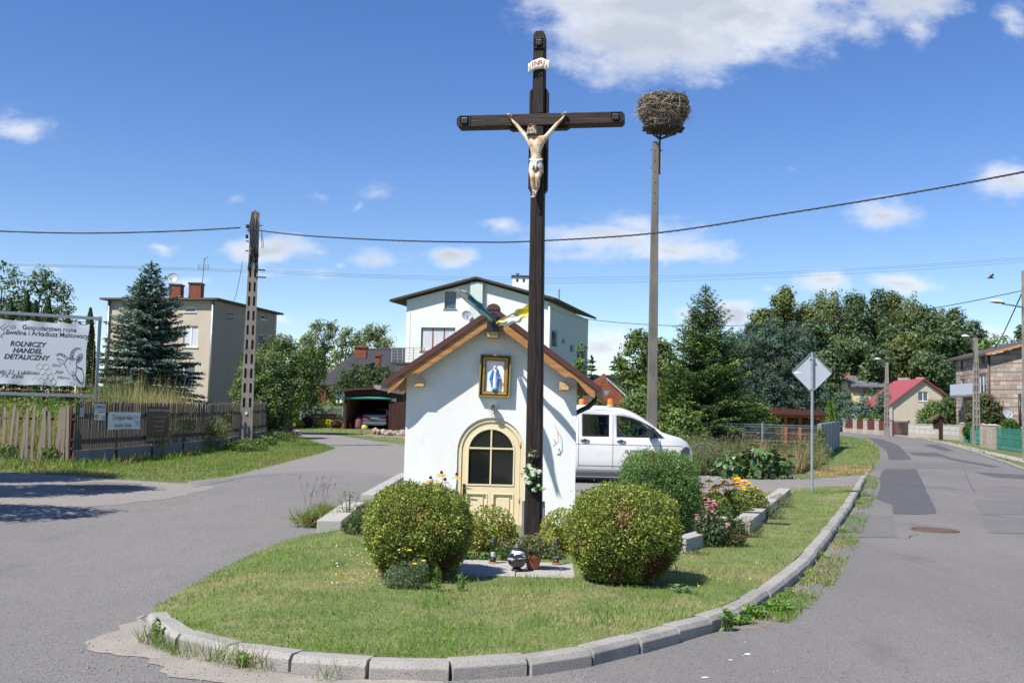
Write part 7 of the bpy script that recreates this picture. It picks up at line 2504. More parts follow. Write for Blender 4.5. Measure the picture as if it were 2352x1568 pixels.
MB().add(vs,[(0,1,2,3),(7,6,5,4),(0,4,5,1),(1,5,6,2),(2,6,7,3),(3,7,4,0)]).build('roof',mat('dark_brown_roof',(0.075,0.055,0.05),0.8,0.1),house6,world=True)
vs=[]
for dz_ in(0.01,0.19):
 for p,z in((r1_,zz0-0.1),(r3_,zz1)):
  for q in(0,0.04):
   s=p+dA*q
   vs.append((s.x,s.y,z+dz_))
MB().add(vs,[(0,1,3,2),(4,6,7,5),(0,4,5,1),(2,3,7,6),(0,2,6,4),(1,5,7,3)]).build('verge_board',mat('orange_verge_timber',(0.38,0.17,0.08),0.7,0.2),house6,world=True)
Mi=XF[house6.name].inverted()@MA
zb_=wz(908)
b_=MB().box(wx(2215),wx(2276),-1.1,0,zb_-0.15,zb_,Mi).build('balcony',m_mort,house6)
for k in range(16):
 x=wx(2215)+(wx(2276)-wx(2215))*k/16
 MB().box(x,x+(wx(2276)-wx(2215))/16-0.02,-1.13,-1.1,zb_+0.02,zb_+0.95,Mi).build('balcony_board',mat('pale_blue_white_board',(0.42,0.45,0.52),0.6,0.06),b_)
MB().tube([Mi@Vector((LA-0.15,-0.1,hB)),Mi@Vector((LA-0.15,-0.1,0.2))],0.09,8).build('downpipe',mat('brown_pipe',(0.1,0.05,0.045),0.6),house6,smooth=True)
MB().tube([(P(2342,905,78)-house6.location),(P(2342,935,77.5)-house6.location),(P(2344,980,77.5)-house6.location)],0.11,8).build('pipe',m_darkgrey,house6,smooth=True)
dish('satellite_dish',P(2313,949,78.5),0.42,8,'large round satellite dish low on the wall of the block house',tilt=20)
D=60.0
h0=H(D)
hs=thing('brick_outbuilding',(gx(1400,D),D,h0),0,'old red brick outbuilding with a grey roof peeping out right of the chapel eave','outbuilding')
lx=lambda a:gx(a,D,900)-hs.location.x
Zl=lambda b:P(1400,b,D).z-h0
gpoly=[(lx(1340),-0.5),(lx(1434),-0.5),(lx(1434),Zl(906)),(lx(1392),Zl(868)),(lx(1384),Zl(862)),(lx(1340),Zl(890))]
MB().prism(gpoly,0,0.35,'y').build('wall',mat('brick_mortar',(0.2,0.13,0.1),0.95,0.15,8),hs)
bmesh_=MB().box(0,0.235,-0.015,-0.001,0,0.062).mesh('brick')
bmesh_.materials.append(mat('old_red_brick',(0.3,0.095,0.05),0.95,0.3,2.5,world_co=True))
z=Zl(935)
row=0
cnt=0
courses=MB()
while z<Zl(864):
 x=lx(1345)-(0.12 if row%2 else 0)
 while x<lx(1434)-0.24:
  ok=True
  for xx_ in(x,x+0.235):
   if xx_>lx(1392):
    lim=Zl(868)+(Zl(906)-Zl(868))*(xx_-lx(1392))/(lx(1434)-lx(1392))
   elif xx_>lx(1384):
    lim=Zl(866)
   else:
    lim=Zl(862)+(Zl(890)-Zl(862))*(lx(1384)-xx_)/(lx(1384)-lx(1340))
   ok&=z+0.07<lim
  if ok:
   courses.box(x,x+0.235,-0.015-0.01*rr.random(),-0.001,z,z+0.062)
   cnt+=1
  x+=0.25
 z+=0.075
 row+=1
o=courses.build('brick_courses',bmesh_.materials[0],hs)
o['kind']='stuff'
MB().add([(lx(1392),-0.1,Zl(868)+0.05),(lx(1438),-0.1,Zl(908)+0.05),(lx(1450),8,Zl(906)+0.05),(lx(1405),8,Zl(864)+0.05),(lx(1392),-0.1,Zl(868)-0.08),(lx(1438),-0.1,Zl(908)-0.08)],[(0,1,2,3),(0,4,5,1)]).build('roof',mat('asbestos_roof',(0.4,0.38,0.35),0.9,0.15,2),hs)
MB().box(lx(1384),lx(1392),0.3,0.7,Zl(870),Zl(858)).build('chimney',m_brick,hs)
D=80.0
o=thing('grey_outbuilding',(gx(1430,D),D,H(D)),0,'distant grey flat roofed outbuilding beyond the brick gable','outbuilding')
MB().box(-2.2,0.8,0,6,-0.5,P(1430,868,D).z-H(D)).build('wall',mat('blue_grey_wall',(0.3,0.34,0.38),0.9,0.1),o)
MB().box(-2.5,1.1,-0.4,6.4,P(1430,868,D).z-H(D)+0.003,P(1430,864,D).z-H(D)).build('roof',m_rgrey,o)
# ================================================================== POLES, CABLES, FENCES, SIGNS
def on_line(px_,py_,A,B):
 """the point where the sight line through a pixel meets the upright plane over the plan line A-B"""
 d=ray(px_,py_)
 A,B=Vector(A).to_2d(),Vector(B).to_2d()
 e=B-A
 det=d.x*(-e.y)-(-e.x)*d.y
 t=((A.x-CAM.x)*(-e.y)-(-e.x)*(A.y-CAM.y))/det
 return CAM+d*t
def textfit(body,p0,w,h,parent,material,M=None,shear=0.0,bold=0.0,y=-0.004,name='lettering'):
 """flat lettering w wide and h high (capital height) from the lower left corner p0 in the parent's xz plane"""
 cu=bpy.data.curves.new(name,'FONT')
 cu.body=body
 cu.size=1
 cu.shear=shear
 cu.offset=bold
 cu.resolution_u=2
 cu.materials.append(material)
 o=to_mesh(name,cu)
 xs_=[v.co.x for v in o.data.vertices]
 L=Matrix.Translation((p0[0],y,p0[1]))@Matrix.Rotation(R(90),4,'X')@Matrix.Diagonal((w/max(1e-3,max(xs_)-min(xs_)),h/0.7,1,1))@Matrix.Translation((-min(xs_),0,0))
 o.parent=parent
 o.matrix_local=(M@L)if M is not None else L
 return o
m_zn=mat('weathered_pole_concrete',(0.29,0.26,0.225),0.95,0.2,4,bump=0.5,bscale=40,col2=(0.19,0.165,0.145),contrast=(0.35,0.65))
m_zn2=mat('pole_web_shade',(0.2,0.17,0.14),0.95,0.15,4)  # darker concrete, the recess shade behind the slots is put into its colour
m_wire=mat('black_cable',(0.025,0.026,0.028),0.6,0)
def zn_pole(px_,d,ytop,ybase_z,w0,w1,slots,label,rz=0.0,group=None,thick=0.22,pitch=0.6):
 """precast concrete pole with two rows of oval slots"""
 x=gx(px_,d)
 z0=H(d)
 t=thing('concrete_pole',(x,d,z0),R(rz),label,'pole',group)
 h=P(px_,ytop,d).z-z0
 wf=lambda z:w0+(w1-w0)*z/h
 outer_=[(-wf(0),-0.3),(wf(0),-0.3),(wf(h),h),(-wf(h),h)]
 holes_=[]
 for k in range(slots[2]):
  for s in(-1,1):
   z=slots[0]+k*pitch+(0.0 if s<0 else 0.0)
   if z+0.42>slots[1]:
    continue
   c=wf(z)*0.47*s
   r=wf(z)*0.2
   pts=[(c+r*math.cos(a),z+0.42-r+r*math.sin(a))for a in np.linspace(0,math.pi,5)]+[(c+r*math.cos(a),z+r+r*math.sin(a))for a in np.linspace(math.pi,2*math.pi,5)]
   holes_.append(pts)
 m=MB()
 wall_with_holes(outer_,holes_,-thick/2,thick/2-0.03,m)
 m.build('shaft',m_zn,t)
 MB().add([(-wf(0)*0.97,thick/2-0.028,0),(wf(0)*0.97,thick/2-0.028,0),(wf(h)*0.97,thick/2-0.028,h-0.01),(-wf(h)*0.97,thick/2-0.028,h-0.01)],[(0,1,2,3)]).build('back_web',m_zn2,t)
 return t,h
lp,lh=zn_pole(566,41.5,487,0,0.27,0.18,(1.6,8.2,11),'old slotted concrete power pole by the picket fence on the left',14,thick=0.26,pitch=0.6)
m=MB()
for(x,z)in((-0.2,8.95),(-0.22,8.5),(0.2,9.2),(-0.22,8.1)):
 m.tube([(x,-0.1,z),(x-0.1 if x<0 else x+0.1,-0.2,z)],0.025,6)
m.build('hook',m_darkgrey,lp)
m=MB()
for k in range(9):
 a=random.uniform(-0.15,0.2)
 z=lh-random.uniform(0.1,0.5)
 m.tube([(a,-0.14,z),(a+random.uniform(-0.12,0.12),-0.19,z-0.6),(random.uniform(-0.2,0.2),-0.18,z-1.2),(random.uniform(-0.22,0.22),-0.16,z-random.uniform(1.5,2.4))],0.018,5)
m.tube([(0.1,-0.14,lh-0.1),(-0.02,-0.05,lh+0.08),(-0.1,-0.14,lh-0.1)],0.03,6)
m.tube([(0.27,-0.12,9.1),(0.35,-0.15,8.6),(0.4,-0.15,8.3),(0.33,-0.12,8.25),(0.28,-0.12,8.9)],0.012,5)
m.build('cable_loops',m_wire,lp,smooth=True)
for(z)in(8.62,9.05):
 MB().lathe([(0.05,0),(0.07,0.04),(0.05,0.09),(0.07,0.13),(0.03,0.16)],(-0.3,-0.18,z),10).build('insulator',m_blackpl,lp,smooth=True)
MB().box(0.1,0.5,-0.2,-0.14,7.3,7.36).build('bracket',m_darkgrey,lp)
MB().box(0.1,0.55,-0.2,-0.14,7.0,7.05).build('bracket',m_darkgrey,lp)
MB().box(-0.05,0.03,-0.16,-0.13,1.32,1.42).build('small_plate',m_whitepanel,lp)
def cable(label,pts,A,B,r,name='cable',twist=False,cat='cable',n=70):
 pp_=[on_line(a,b,A,B)for a,b in pts]
 out_=[]
 m_=len(pp_)
 for i in range(m_-1):
  p0_,p1_,p2_,p3_=pp_[max(0,i-1)],pp_[i],pp_[i+1],pp_[min(m_-1,i+2)]
  k=max(2,n//(m_-1))
  for j in range(k):
   t=j/k
   out_.append(0.5*((2*p1_)+(-p0_+p2_)*t+(2*p0_-5*p1_+4*p2_-p3_)*t*t+(-p0_+3*p1_-3*p2_+p3_)*t**3))
 out_.append(pp_[-1])
 t=thing(name,out_[0],0,label,cat)
 mb=MB()
 base_=out_[0]
 if twist:
  fine=[]
  for a,b in zip(out_[:-1],out_[1:]):
   for q in range(6):
    fine.append(a.lerp(b,q/6))
  for ph_ in(0,1,2):
   mb.tube([p-base_+Vector((0,math.cos(i*0.8+ph_*2.1)*r*0.62,math.sin(i*0.8+ph_*2.1)*r*0.62))for i,p in enumerate(fine)],r*0.6,4,cap=False)
 else:
  mb.tube([p-base_ for p in out_],r,5,cap=False)
 mb.build('strand',m_wire,t,smooth=True)
 return t
PL=(lp.location.x,41.4)
cable('thick twisted power cable crossing the whole sky to the upper right',[(584,528),(700,541),(900,552),(1100,556),(1222,554),(1500,536),(1800,491),(2100,442),(2352,395),(2600,345)],PL,(gx(2700,19),19.0),0.022,twist=True)
cable('thick power cable running left from the slotted pole out of the picture',[(552,523),(400,531),(200,535.5),(0,531),(-250,518)],PL,(-34,36),0.026,twist=True)
for k,(dy0,dy1,dy2)in enumerate(((0,0,0),(6,4,5),(12,11,10))):
 cable('one of three thin far power lines low over the horizon, %s'%('the upper','the middle','the lower')[k],[(-100,604+dy0*0.3),(300,612+dy0*0.4),(600,621+dy0*0.5),(900,632+dy0*0.6),(1300,638+dy0),(1700,629+dy1),(2100,609+dy1),(2450,584+dy2)],(-80,150),(80,150),0.016,name='power_line')
cable('thin service cable from the mint house to the lamp post at the right edge',[(1258,706),(1340,731),(1500,746),(1680,748),(1900,735),(2140,708),(2346,668)],(gx(1258,70),70),(gx(2346,47),47),0.02)
cable('taut stay wire sloping from the right edge lamp post down behind the trees',[(2348,672),(2305,765),(2285,800)],(gx(2348,47),47),(gx(2270,75),75),0.03)
cable('drop wire from the slotted pole down to the beige house',[(557,600),(548,650),(535,694),(505,722)],PL,(gx(495,62),62),0.012)
def street_lamp(px_,d,ytop,head,label,w0=0.2,rz=0,arm_y=None,slots=8,hs=1.0):
 t,h=zn_pole(px_,d,ytop,0,w0,0.13,(0.9,6.2,slots),label,rz,'street lamps on slotted concrete poles',pitch=0.55)
 t.name='street_lamp'
 XF[t.name]=Matrix.Translation(t.location)@Matrix.Rotation(R(rz),4,'Z')
 t['category']='street lamp'
 inv=XF[t.name].inverted()
 hp=inv@P(head[0],head[1],d-0.5)
 e=inv@P(arm_y[0],arm_y[1],d)
 MB().tube([(0,0,h-0.5),(0,0,e.z-0.15),Vector((0,0,0)).lerp(hp,0.12)+Vector((0,0,e.z*0.88+0.03)),hp.lerp(Vector((0,0,e.z)),0.5)+Vector((0,0,0.02)),hp],0.04,8).build('arm',m_galv,t,smooth=True)
 d_=(hp-Vector((0,0,e.z)))
 d_.z=0
 d_.normalize()
 mm=MB()
 rows=[(0.0,0.05),(0.1,0.11),(0.35,0.16),(0.6,0.15),(0.78,0.08),(0.82,0.02)]
 s_=Vector((-d_.y,d_.x,0))
 vs=[]
 for(l,r_)in rows:
  for k in range(8):
   a=math.pi*k/7
   vs.append(hp+d_*(l*hs-0.1)+s_*r_*hs*math.cos(a)+Vector((0,0,(0.1+r_*0.75*math.sin(a)-0.05)*hs)))
 mm.add(vs,[(i*8+k,i*8+k+1,(i+1)*8+k+1,(i+1)*8+k)for i in range(5)for k in range(7)])
 mm.add([vs[k]for k in range(8)],[tuple(range(8))])
 mm.build('lamp_hood',mat('white_lamp_hood',(0.78,0.78,0.76),0.4,0.02),t,smooth=True)
 mm=MB()
 vs=[]
 for(l,r_)in rows:
  for s2 in(-1,1):
   vs.append(hp+d_*(l*hs-0.1)+s_*r_*hs*0.96*s2+Vector((0,0,(0.045)*hs)))
 for(l,r_)in rows:
  vs.append(hp+d_*(l*hs-0.1)+Vector((0,0,(0.045-r_*0.4)*hs)))
 mm.add(vs,[(2*i,2*i+2,13+i,12+i)for i in range(5)]+[(2*i+1,2*i+3,13+i,12+i)for i in range(5)])
 mm.build('lamp_glass',mat('grey_lamp_glass',(0.2,0.2,0.2),0.3,0.05),t,smooth=True)
 return t
street_lamp(2359,46,622,(2302,697),'nearest street lamp, its post standing on the right edge of the picture',0.2,0,(2346,708))
street_lamp(2242,70,776,(2224,775),'second street lamp, on a slotted pole in front of the block house',0.26,0,(2242,788),slots=9,hs=1.05)
street_lamp(2037,98,832,(2021,826),'farthest street lamp, in front of the red roofed cottage',0.28,0,(2037,836),hs=1.0)
bi=thing('bird',P(2275,638,40),0,'small dark bird flying right of the tree tops','bird')
MB().tube([(-0.14,0,-0.02),(-0.08,0,0),(0.02,0,0.01),(0.1,0,0.0),(0.17,0,-0.02)],[0.008,0.035,0.04,0.022,0.006],8).build('body',mat('bird_feathers',(0.07,0.055,0.05),0.8),bi,smooth=True)
for s in(-1,1):
 MB().add([(-0.04,s*0.02,0.02),(0.06,s*0.02,0.02),(0.1,s*0.1,0.12),(0.05,s*0.14,0.17),(-0.01,s*0.09,0.1),(-0.04,s*0.02,0.03),(0.06,s*0.02,0.03)],[(0,1,2,3,4),(5,4,3,2,6)]).build('wing',mat('brown_wing',(0.16,0.1,0.07),0.8),bi)
K0,K1,K2=Vector((-11.8,27.2)),Vector((-11.05,38.0)),Vector((-12.3,54.0))
m_pick=wood('grey_weathered_picket',(0.07,0.06,0.052),(0.16,0.14,0.125),'z',0.9,4,0.3)
m_plinth=mat('dark_plinth_concrete',(0.2,0.2,0.2),0.95,0.12,2,bump=0.3)
m_redpost=mat('red_brown_post',(0.13,0.03,0.025),0.7,0.15)
pf=thing('picket_fence',(K0.x,K0.y,0),0,'grey weathered picket fence on a concrete plinth running back along the lane','fence')
def pick_mesh(w,h,t,name='picket',top='point'):
 m=MB()
 if top=='point':
  m.prism([(-w/2,0),(w/2,0),(w/2,h-0.12),(w*0.33,h-0.1),(w*0.5,h-0.07),(0,h),(-w*0.5,h-0.07),(-w*0.33,h-0.1),(-w/2,h-0.12)],-t/2,t/2,'y')
 else:
  m.prism([(-w/2,0),(w/2,0),(w*0.52,h*0.6),(w*0.45,h-0.05),(w*0.25,h),(-w*0.25,h),(-w*0.48,h-0.06),(-w*0.53,h*0.5)],-t/2,t/2,'y')
 me=m.mesh(name)
 me.materials.append(m_pick)
 return me
pmesh=[pick_mesh(0.062,1.36,0.02),pick_mesh(0.058,1.33,0.02),pick_mesh(0.066,1.38,0.022)]
tot=0
for(A,B)in((K0,K1),(K1,K2)):
 d=(B-A).normalized()
 n=Vector((-d.y,d.x))
 L=(B-A).length
 ang=math.atan2(d.y,d.x)
 step=0.098 if A is K0 else 0.115
 s=0.06
 while s<L-0.03:
  q=A+d*s
  o=bpy.data.objects.new('picket',random.choice(pmesh))
  COL.objects.link(o)
  o.parent=pf
  zb=H(q.y)+0.44
  o.location=(q.x-pf.location.x,q.y-pf.location.y,zb)
  o.rotation_euler=(R(random.uniform(-1,1)),R(random.uniform(-1.2,1.2)),ang)
  tot+=1
  s+=step*random.uniform(0.93,1.07)
 for z in(0.72,1.42):
  for k in range(int(L/2.5)+1):
   a,b=A+d*min(L,k*2.5),A+d*min(L,(k+1)*2.5)
   if(b-a).length<0.1:
    continue
   MB().bar((a.x+n.x*0.03,a.y+n.y*0.03,H(a.y)+z),(b.x+n.x*0.03,b.y+n.y*0.03,H(b.y)+z),0.035,0.07).build('rail',m_pick,pf,world=True)
 for k in range(int(L/2.5)+1):
  q=A+d*min(L,k*2.5)
  MB().box(-0.03,0.03,-0.03,0.03,0,1.6,Matrix.Translation((q.x+n.x*0.09,q.y+n.y*0.09,H(q.y)))).build('post',m_redpost,pf,world=True)
  MB().box(-0.03,0.03,-0.03,0.03,0,0.38,Matrix.Translation((q.x-n.x*0.05,q.y-n.y*0.05,H(q.y)))).build('plinth_post',m_redpost,pf,world=True)
  if k*2.5<L-0.5:
   e=A+d*min(L,(k+1)*2.5)
   za,zb=H(q.y),H(e.y)
   q2,e2=q+d*0.04,e-d*0.04
   vs=[]
   for p,z in((q2,za),(e2,zb)):
    for w in(-0.025,0.025):
     vs+=[(p.x+n.x*w,p.y+n.y*w,z-0.1),(p.x+n.x*w,p.y+n.y*w,z+0.42)]
   MB().add(vs,[(0,1,3,2),(4,6,7,5),(0,4,5,1),(2,3,7,6),(1,5,7,3),(0,2,6,4)]).build('plinth_slab',m_plinth,pf,world=True)
pf2=thing('rustic_fence',(K0.x,K0.y,0),0,'crooked fence of wide grey slats facing the road at the left edge','fence')
K3=Vector((-19.0,28.4))
d=(K3-K0).normalized()
L=(K3-K0).length
m_pick2=wood('sunlit_grey_slat',(0.13,0.105,0.088),(0.27,0.225,0.19),'z',0.9,4,0.3)  # paler copy of the picket wood, sunlight put into the colour
rm=[pick_mesh(w_,h_,0.022,'slat','round')for w_,h_ in((0.1,1.5),(0.085,1.42),(0.12,1.55),(0.09,1.6))]
for me in rm:
 me.materials.clear()
 me.materials.append(m_pick2)
s=0.12
while s<L:
 q=K0+d*s
 o=bpy.data.objects.new('slat',random.choice(rm))
 COL.objects.link(o)
 o.parent=pf2
 o.location=(q.x-pf2.location.x,q.y-pf2.location.y-0.03,0.06)
 o.rotation_euler=(R(random.uniform(-2,2)),R(random.uniform(-4.5,4.5)),math.atan2(d.y,d.x)+R(random.uniform(-5,5)))
 s+=random.uniform(0.15,0.21)
for z in(0.5,1.28):
 MB().bar((K0.x,K0.y+0.02,z),(K3.x,K3.y+0.02,z-0.05),0.05,0.06).build('rail',m_pick,pf2,world=True)
for k in range(3):
 q=K0+d*(0.1+k*2.4)
 MB().box(-0.05,0.05,-0.05,0.05,0,1.45,Matrix.Translation((q.x,q.y+0.09,0))).build('post',m_redpost,pf2,world=True)
fdir=(K1-K0).normalized()
FM=face_M(K0,K1,0)
FMi=FM.inverted()
def fence_sign(name,x0,y0,x1,y1,label,cat,material,thick=0.008,off_=0.075):
 """a board on the lane side of the fence, corners given where they stand in the fence plane"""
 a,b=FMi@on_line(x0,y1,K0,K1),FMi@on_line(x1,y0,K0,K1)
 c=FM@Vector((a.x,-off_,a.z))
 t=thing(name,c,math.atan2(fdir.y,fdir.x),label,cat)
 w,h=b.x-a.x,b.z-a.z
 return t,w,h
m_sw=mat('white_sign_board',(0.62,0.64,0.68),0.6,0.03,3)
m_ink=mat('sign_ink',(0.05,0.05,0.06),0.7,0)
t,w,h=fence_sign('potato_sign',208,926,238,966,'small white board lettered ZIEMNIAKI on the picket fence','sign',m_sw)
MB().box(0,w,-0.006,0,0,h).build('board',m_sw,t)
MB().ring([(0.0,0.0),(w,0.0),(w,h),(0.0,h)],[(0.02,0.02),(w-0.02,0.02),(w-0.02,h-0.02),(0.02,h-0.02)],-0.009,-0.0065,'y').build('border',m_ink,t)
MB().box(0.02,w-0.02,-0.009,-0.0065,h*0.6,h*0.62).build('line',m_ink,t)
textfit('ZIEMNIAKI',(0.05,h*0.7),w-0.1,h*0.19,t,m_ink,y=-0.008,bold=0.02)
textfit('OD PRODUCENTA',(w*0.3,h*0.45),w*0.62,h*0.1,t,m_ink,y=-0.008)
textfit('-1KG',(w*0.62,h*0.12),w*0.3,h*0.16,t,m_ink,y=-0.008,bold=0.02)
MB().prism([(w*0.24+0.16*w*math.cos(a)*(1+0.2*math.sin(3*a)),h*0.24+0.14*h*math.sin(a))for a in np.linspace(0,6.2832,15)[:-1]],-0.0085,-0.0065,'y').build('potato_picture',mat('potato_ochre',(0.45,0.28,0.08),0.8,0.2,10),t)
t,w,h=fence_sign('milk_banner',241,946,319,987,'white banner reading Tu kupisz mleko krowie i kozie on the picket fence','banner',m_sw)
m=MB()
N=24
for i in range(N+1):
 u=i/N
 for j in range(5):
  v=j/4
  m.v.append((w*u,-0.005-0.012*math.sin(u*30)-0.01*math.sin(u*9+v*4),h*(v*0.98)-0.03*u*0+0.02*math.sin(u*3.1)*(1 if j==0 else 0.2)))
for i in range(N):
 for j in range(4):
  m.f.append((i*5+j,(i+1)*5+j,(i+1)*5+j+1,i*5+j+1))
  m.mi.append(0)
m.build('banner',m_sw,t,smooth=True)
textfit('Tu kupisz mleko',(w*0.12,h*0.56),w*0.6,h*0.27,t,m_ink,y=-0.032)
textfit('krowie i kozie',(w*0.18,h*0.14),w*0.5,h*0.25,t,m_ink,y=-0.032)
m=MB()
cow=[(0.76,0.8),(0.8,0.72),(0.88,0.72),(0.95,0.7),(0.97,0.5),(0.93,0.45),(0.86,0.43),(0.84,0.5),(0.79,0.5),(0.78,0.6),(0.75,0.65)]
m.tube([(w*a,-0.034,h*b)for a,b in cow+[cow[0]]],0.005,4,cap=False)
m.tube([(w*a,-0.034,h*b)for a,b in[(0.81,0.36),(0.86,0.4),(0.9,0.36),(0.9,0.2),(0.87,0.2),(0.86,0.3),(0.82,0.3)]],0.004,4,cap=False)
m.build('cow_and_goat_outline',m_ink,t)
t,w,h=fence_sign('brown_banner',328,934,386,1018,'brown see through banner with phone numbers hanging on the picket fence','banner',m_sw)
m_bb=mat('brown_photo_banner',(0.12,0.045,0.03),0.7,0.2,3,col2=(0.06,0.055,0.02))
m=MB()
for i in range(17):
 for j in range(9):
  m.v.append((w*i/16,-0.004-0.01*math.sin(i*2.2),h*j/8))
for i in range(16):
 for j in range(8):
  m.f.append((i*9+j,(i+1)*9+j,(i+1)*9+j+1,i*9+j+1))
  m.mi.append(0)
m.build('banner',m_bb,t,smooth=True)
m_wink=mat('pale_print',(0.5,0.48,0.46),0.7,0)
textfit('SPRZEDAŻ BEZPOŚREDNIA',(w*0.05,h*0.87),w*0.9,h*0.055,t,m_wink,y=-0.022,bold=0.02)
for k,s_ in enumerate(('Wojskowe Koło Łowieckie','nr 61 "GROT" Wrocław','Oleśniczka 21','42-700 Lubliniec')):
 textfit(s_,(w*(0.24+0.03*k),h*(0.7-0.13*k)),w*(0.55-0.06*k),h*0.04,t,m_wink,y=-0.022)
textfit('tel. 609 617 745, 601 784 579',(w*0.05,h*0.07),w*0.88,h*0.065,t,m_wink,y=-0.022,bold=0.01)
t,w,h=fence_sign('notice_plate',176,936,187,957,'tiny grey notice plate at the fence corner','sign',m_sw)
MB().box(0,w,-0.006,0,0,h).build('plate',mat('grey_notice',(0.35,0.37,0.4),0.6),t)
BA,BB=Vector((gx(-190,30.6),30.6)),Vector((gx(218,33.0),33.0))
BM=face_M(BA,BB,0)
BMi=BM.inverted()
LBB=(BB-BA).length
bb=thing('billboard',(BA.x,BA.y,0),math.atan2((BB-BA).y,(BB-BA).x),'white farm shop billboard with a goat drawing in a grey steel frame','billboard')
bl=lambda a,b:BMi@on_line(a,b,BA,BB)
zT,zB=bl(218,731).z,bl(213,909).z
m_fr=mat('grey_square_tube',(0.34,0.37,0.4),0.5,0.06,metal=0.3)
for z in(zT,zB):
 MB().box(-0.05,LBB+0.05,-0.04,0.04,z-0.05,z+0.05).build('frame_bar',m_fr,bb)
for x in(0,LBB):
 MB().box(x-0.05,x+0.05,0.042,0.122,0,zT+0.08).build('frame_post',m_fr,bb)
m_rod=mat('thin_rusty_rod',(0.3,0.15,0.06),0.7,0.2)
m=MB()
m.tube([(0.1,0,zT-0.14),(LBB-0.15,0,zT-0.14),(LBB-0.15,0,zB+0.14),(0.1,0,zB+0.14)],0.012,5)
for k in range(9):
 x=LBB*(k+0.5)/9
 m.tube([(x-0.2,0,zT-0.05),(x,0,zT-0.14),(x+0.2,0,zT-0.05)],0.008,4)
 m.tube([(x,0,zB+0.05),(x,0,zB+0.14)],0.008,4)
m.build('inner_rods',m_rod,bb)
bx0,bx1,bz0,bz1=0.25,bl(206,745).x,bl(195,889).z,bl(206,744).z
m=MB()
N,Mv=40,12
for i in range(N+1):
 u=i/N
 for j in range(Mv+1):
  v=j/Mv
  sag=0.05*(abs(math.sin(u*math.pi*5)))*((v-0.5)*2)
  x=bx0+(bx1-bx0-0.02)*u-0.05*u*(1-v)+0.02*math.sin(v*8)*(u>0.95)
  m.v.append((x,-0.02-0.02*math.exp(-(1-v)*22)*math.sin(u*31)-0.02*math.exp(-v*22)*math.sin(u*31),bz0+(bz1-bz0)*v-sag*0.6*(abs(v-0.5)>0.45)))
for i in range(N):
 for j in range(Mv):
  a=i*(Mv+1)+j
  m.f.append((a,a+Mv+1,a+Mv+2,a+1))
  m.mi.append(0)
m_ban=mat('white_pvc_banner',(0.78,0.79,0.82),0.5,0.01,2,spec=0.4)
ban=m.build('banner',m_ban,bb,smooth=True)
XF[ban.name]=XF[bb.name]
m_ink2=mat('charcoal_print',(0.055,0.05,0.05),0.7,0)
def bt(body,x0,x1,yb_,hpx,**k):
 """lettering between two picture columns, baseline at yb_ (left end)"""
 a,b=bl(x0,yb_),bl(x1,yb_+(x1-x0)*0.052)
 c=bl(x0,yb_-hpx)
 o=textfit(body,(a.x,a.z),b.x-a.x,c.z-a.z,ban,m_ink2,y=-0.0225,**k)
 return o
bt('Gospodarstwo rolne',51,175,756,11,bold=0.012)
bt('Ewelina i Arkadiusz Malitowscy',14,203,767,11,bold=0.012)
bt('ROLNICZY',23,107,793.5,11,shear=0.25,bold=0.03)
bt('HANDEL',29,97,809,11,shear=0.25,bold=0.03)
bt('DETALICZNY',9,115,823,11,shear=0.25,bold=0.03)
bt('zki 21, Lubliniec',-3,91,857,9,shear=0.2,bold=0.008)
bt('175 206',-6,53,866,8,shear=0.2,bold=0.008)
bt('Sery',119,141,841,7,shear=0.3)
bt('Jaja',125,145,856,7,shear=0.3)
bt('Mleko',131,160,870,7,shear=0.3)
bt('Miód',138,164,883,7,shear=0.3)
def draw(lines,material,r,name):
 m=MB()
 for ln in lines:
  pts=[]
  for(a,b)in ln:
   q=bl((a/4.021)/1.7415,(b/4.021+1230)/1.7415)
   pts.append((q.x,-0.021,q.z))
  m.tube(pts,r,4,cap=False)
 return m.build(name,material,ban)
goat=[[(1090,820),(1075,790),(1030,755),(960,730),(920,745),(905,770)],[(1045,820),(1010,780),(960,750),(915,755)],[(1125,800),(1130,740),(1165,680),(1215,645),(1260,645),(1295,665)],[(1170,795),(1170,750),(1190,700),(1230,660),(1290,660)],[(1035,900),(990,895),(945,860),(910,815),(960,825),(1010,850),(1040,880)],[(1225,840),(1240,790),(1280,745),(1315,735),(1325,770),(1310,820),(1270,860),(1235,880)],[(1240,870),(1290,790),(1310,760)],[(1250,860),(1300,800)],[(1045,870),(1060,830),(1100,805),(1160,800),(1210,825),(1228,880),(1225,940)],[(1035,890),(1045,940),(1080,1000),(1110,1060),(1150,1090),(1190,1090),(1215,1050),(1225,980),(1228,930)],[(1050,930),(1065,940)],[(1210,890),(1225,900)],[(1135,1020),(1160,1040),(1185,1020)],[(1120,870),(1130,910)],[(1150,1070),(1195,1070)],[(1230,930),(1270,970),(1315,970),(1335,1050),(1345,1130),(1330,1190),(1300,1225)],[(1215,1080),(1220,1130),(1250,1180),(1290,1225),(1310,1200)],[(1165,1095),(1180,1140),(1215,1150)],[(1250,960),(1300,990),(1320,1010)],[(1230,1120),(1270,1170),(1300,1200)],[(1220,1090),(1290,1220)]]
draw(goat,m_ink2,0.0065,'goat_drawing')
draw([[(1105,815),(1135,830),(1180,815)],[(1235,950),(1300,975),(1310,1000)],[(1230,1130),(1285,1210)],[(1275,780),(1240,850)],[(1140,760),(1165,765)],[(1135,790),(1170,790)],[(1150,715),(1180,725)],[(1025,770),(1050,790)],[(985,745),(1000,765)]],m_ink2,0.011,'goat_shading')
hexes=[]
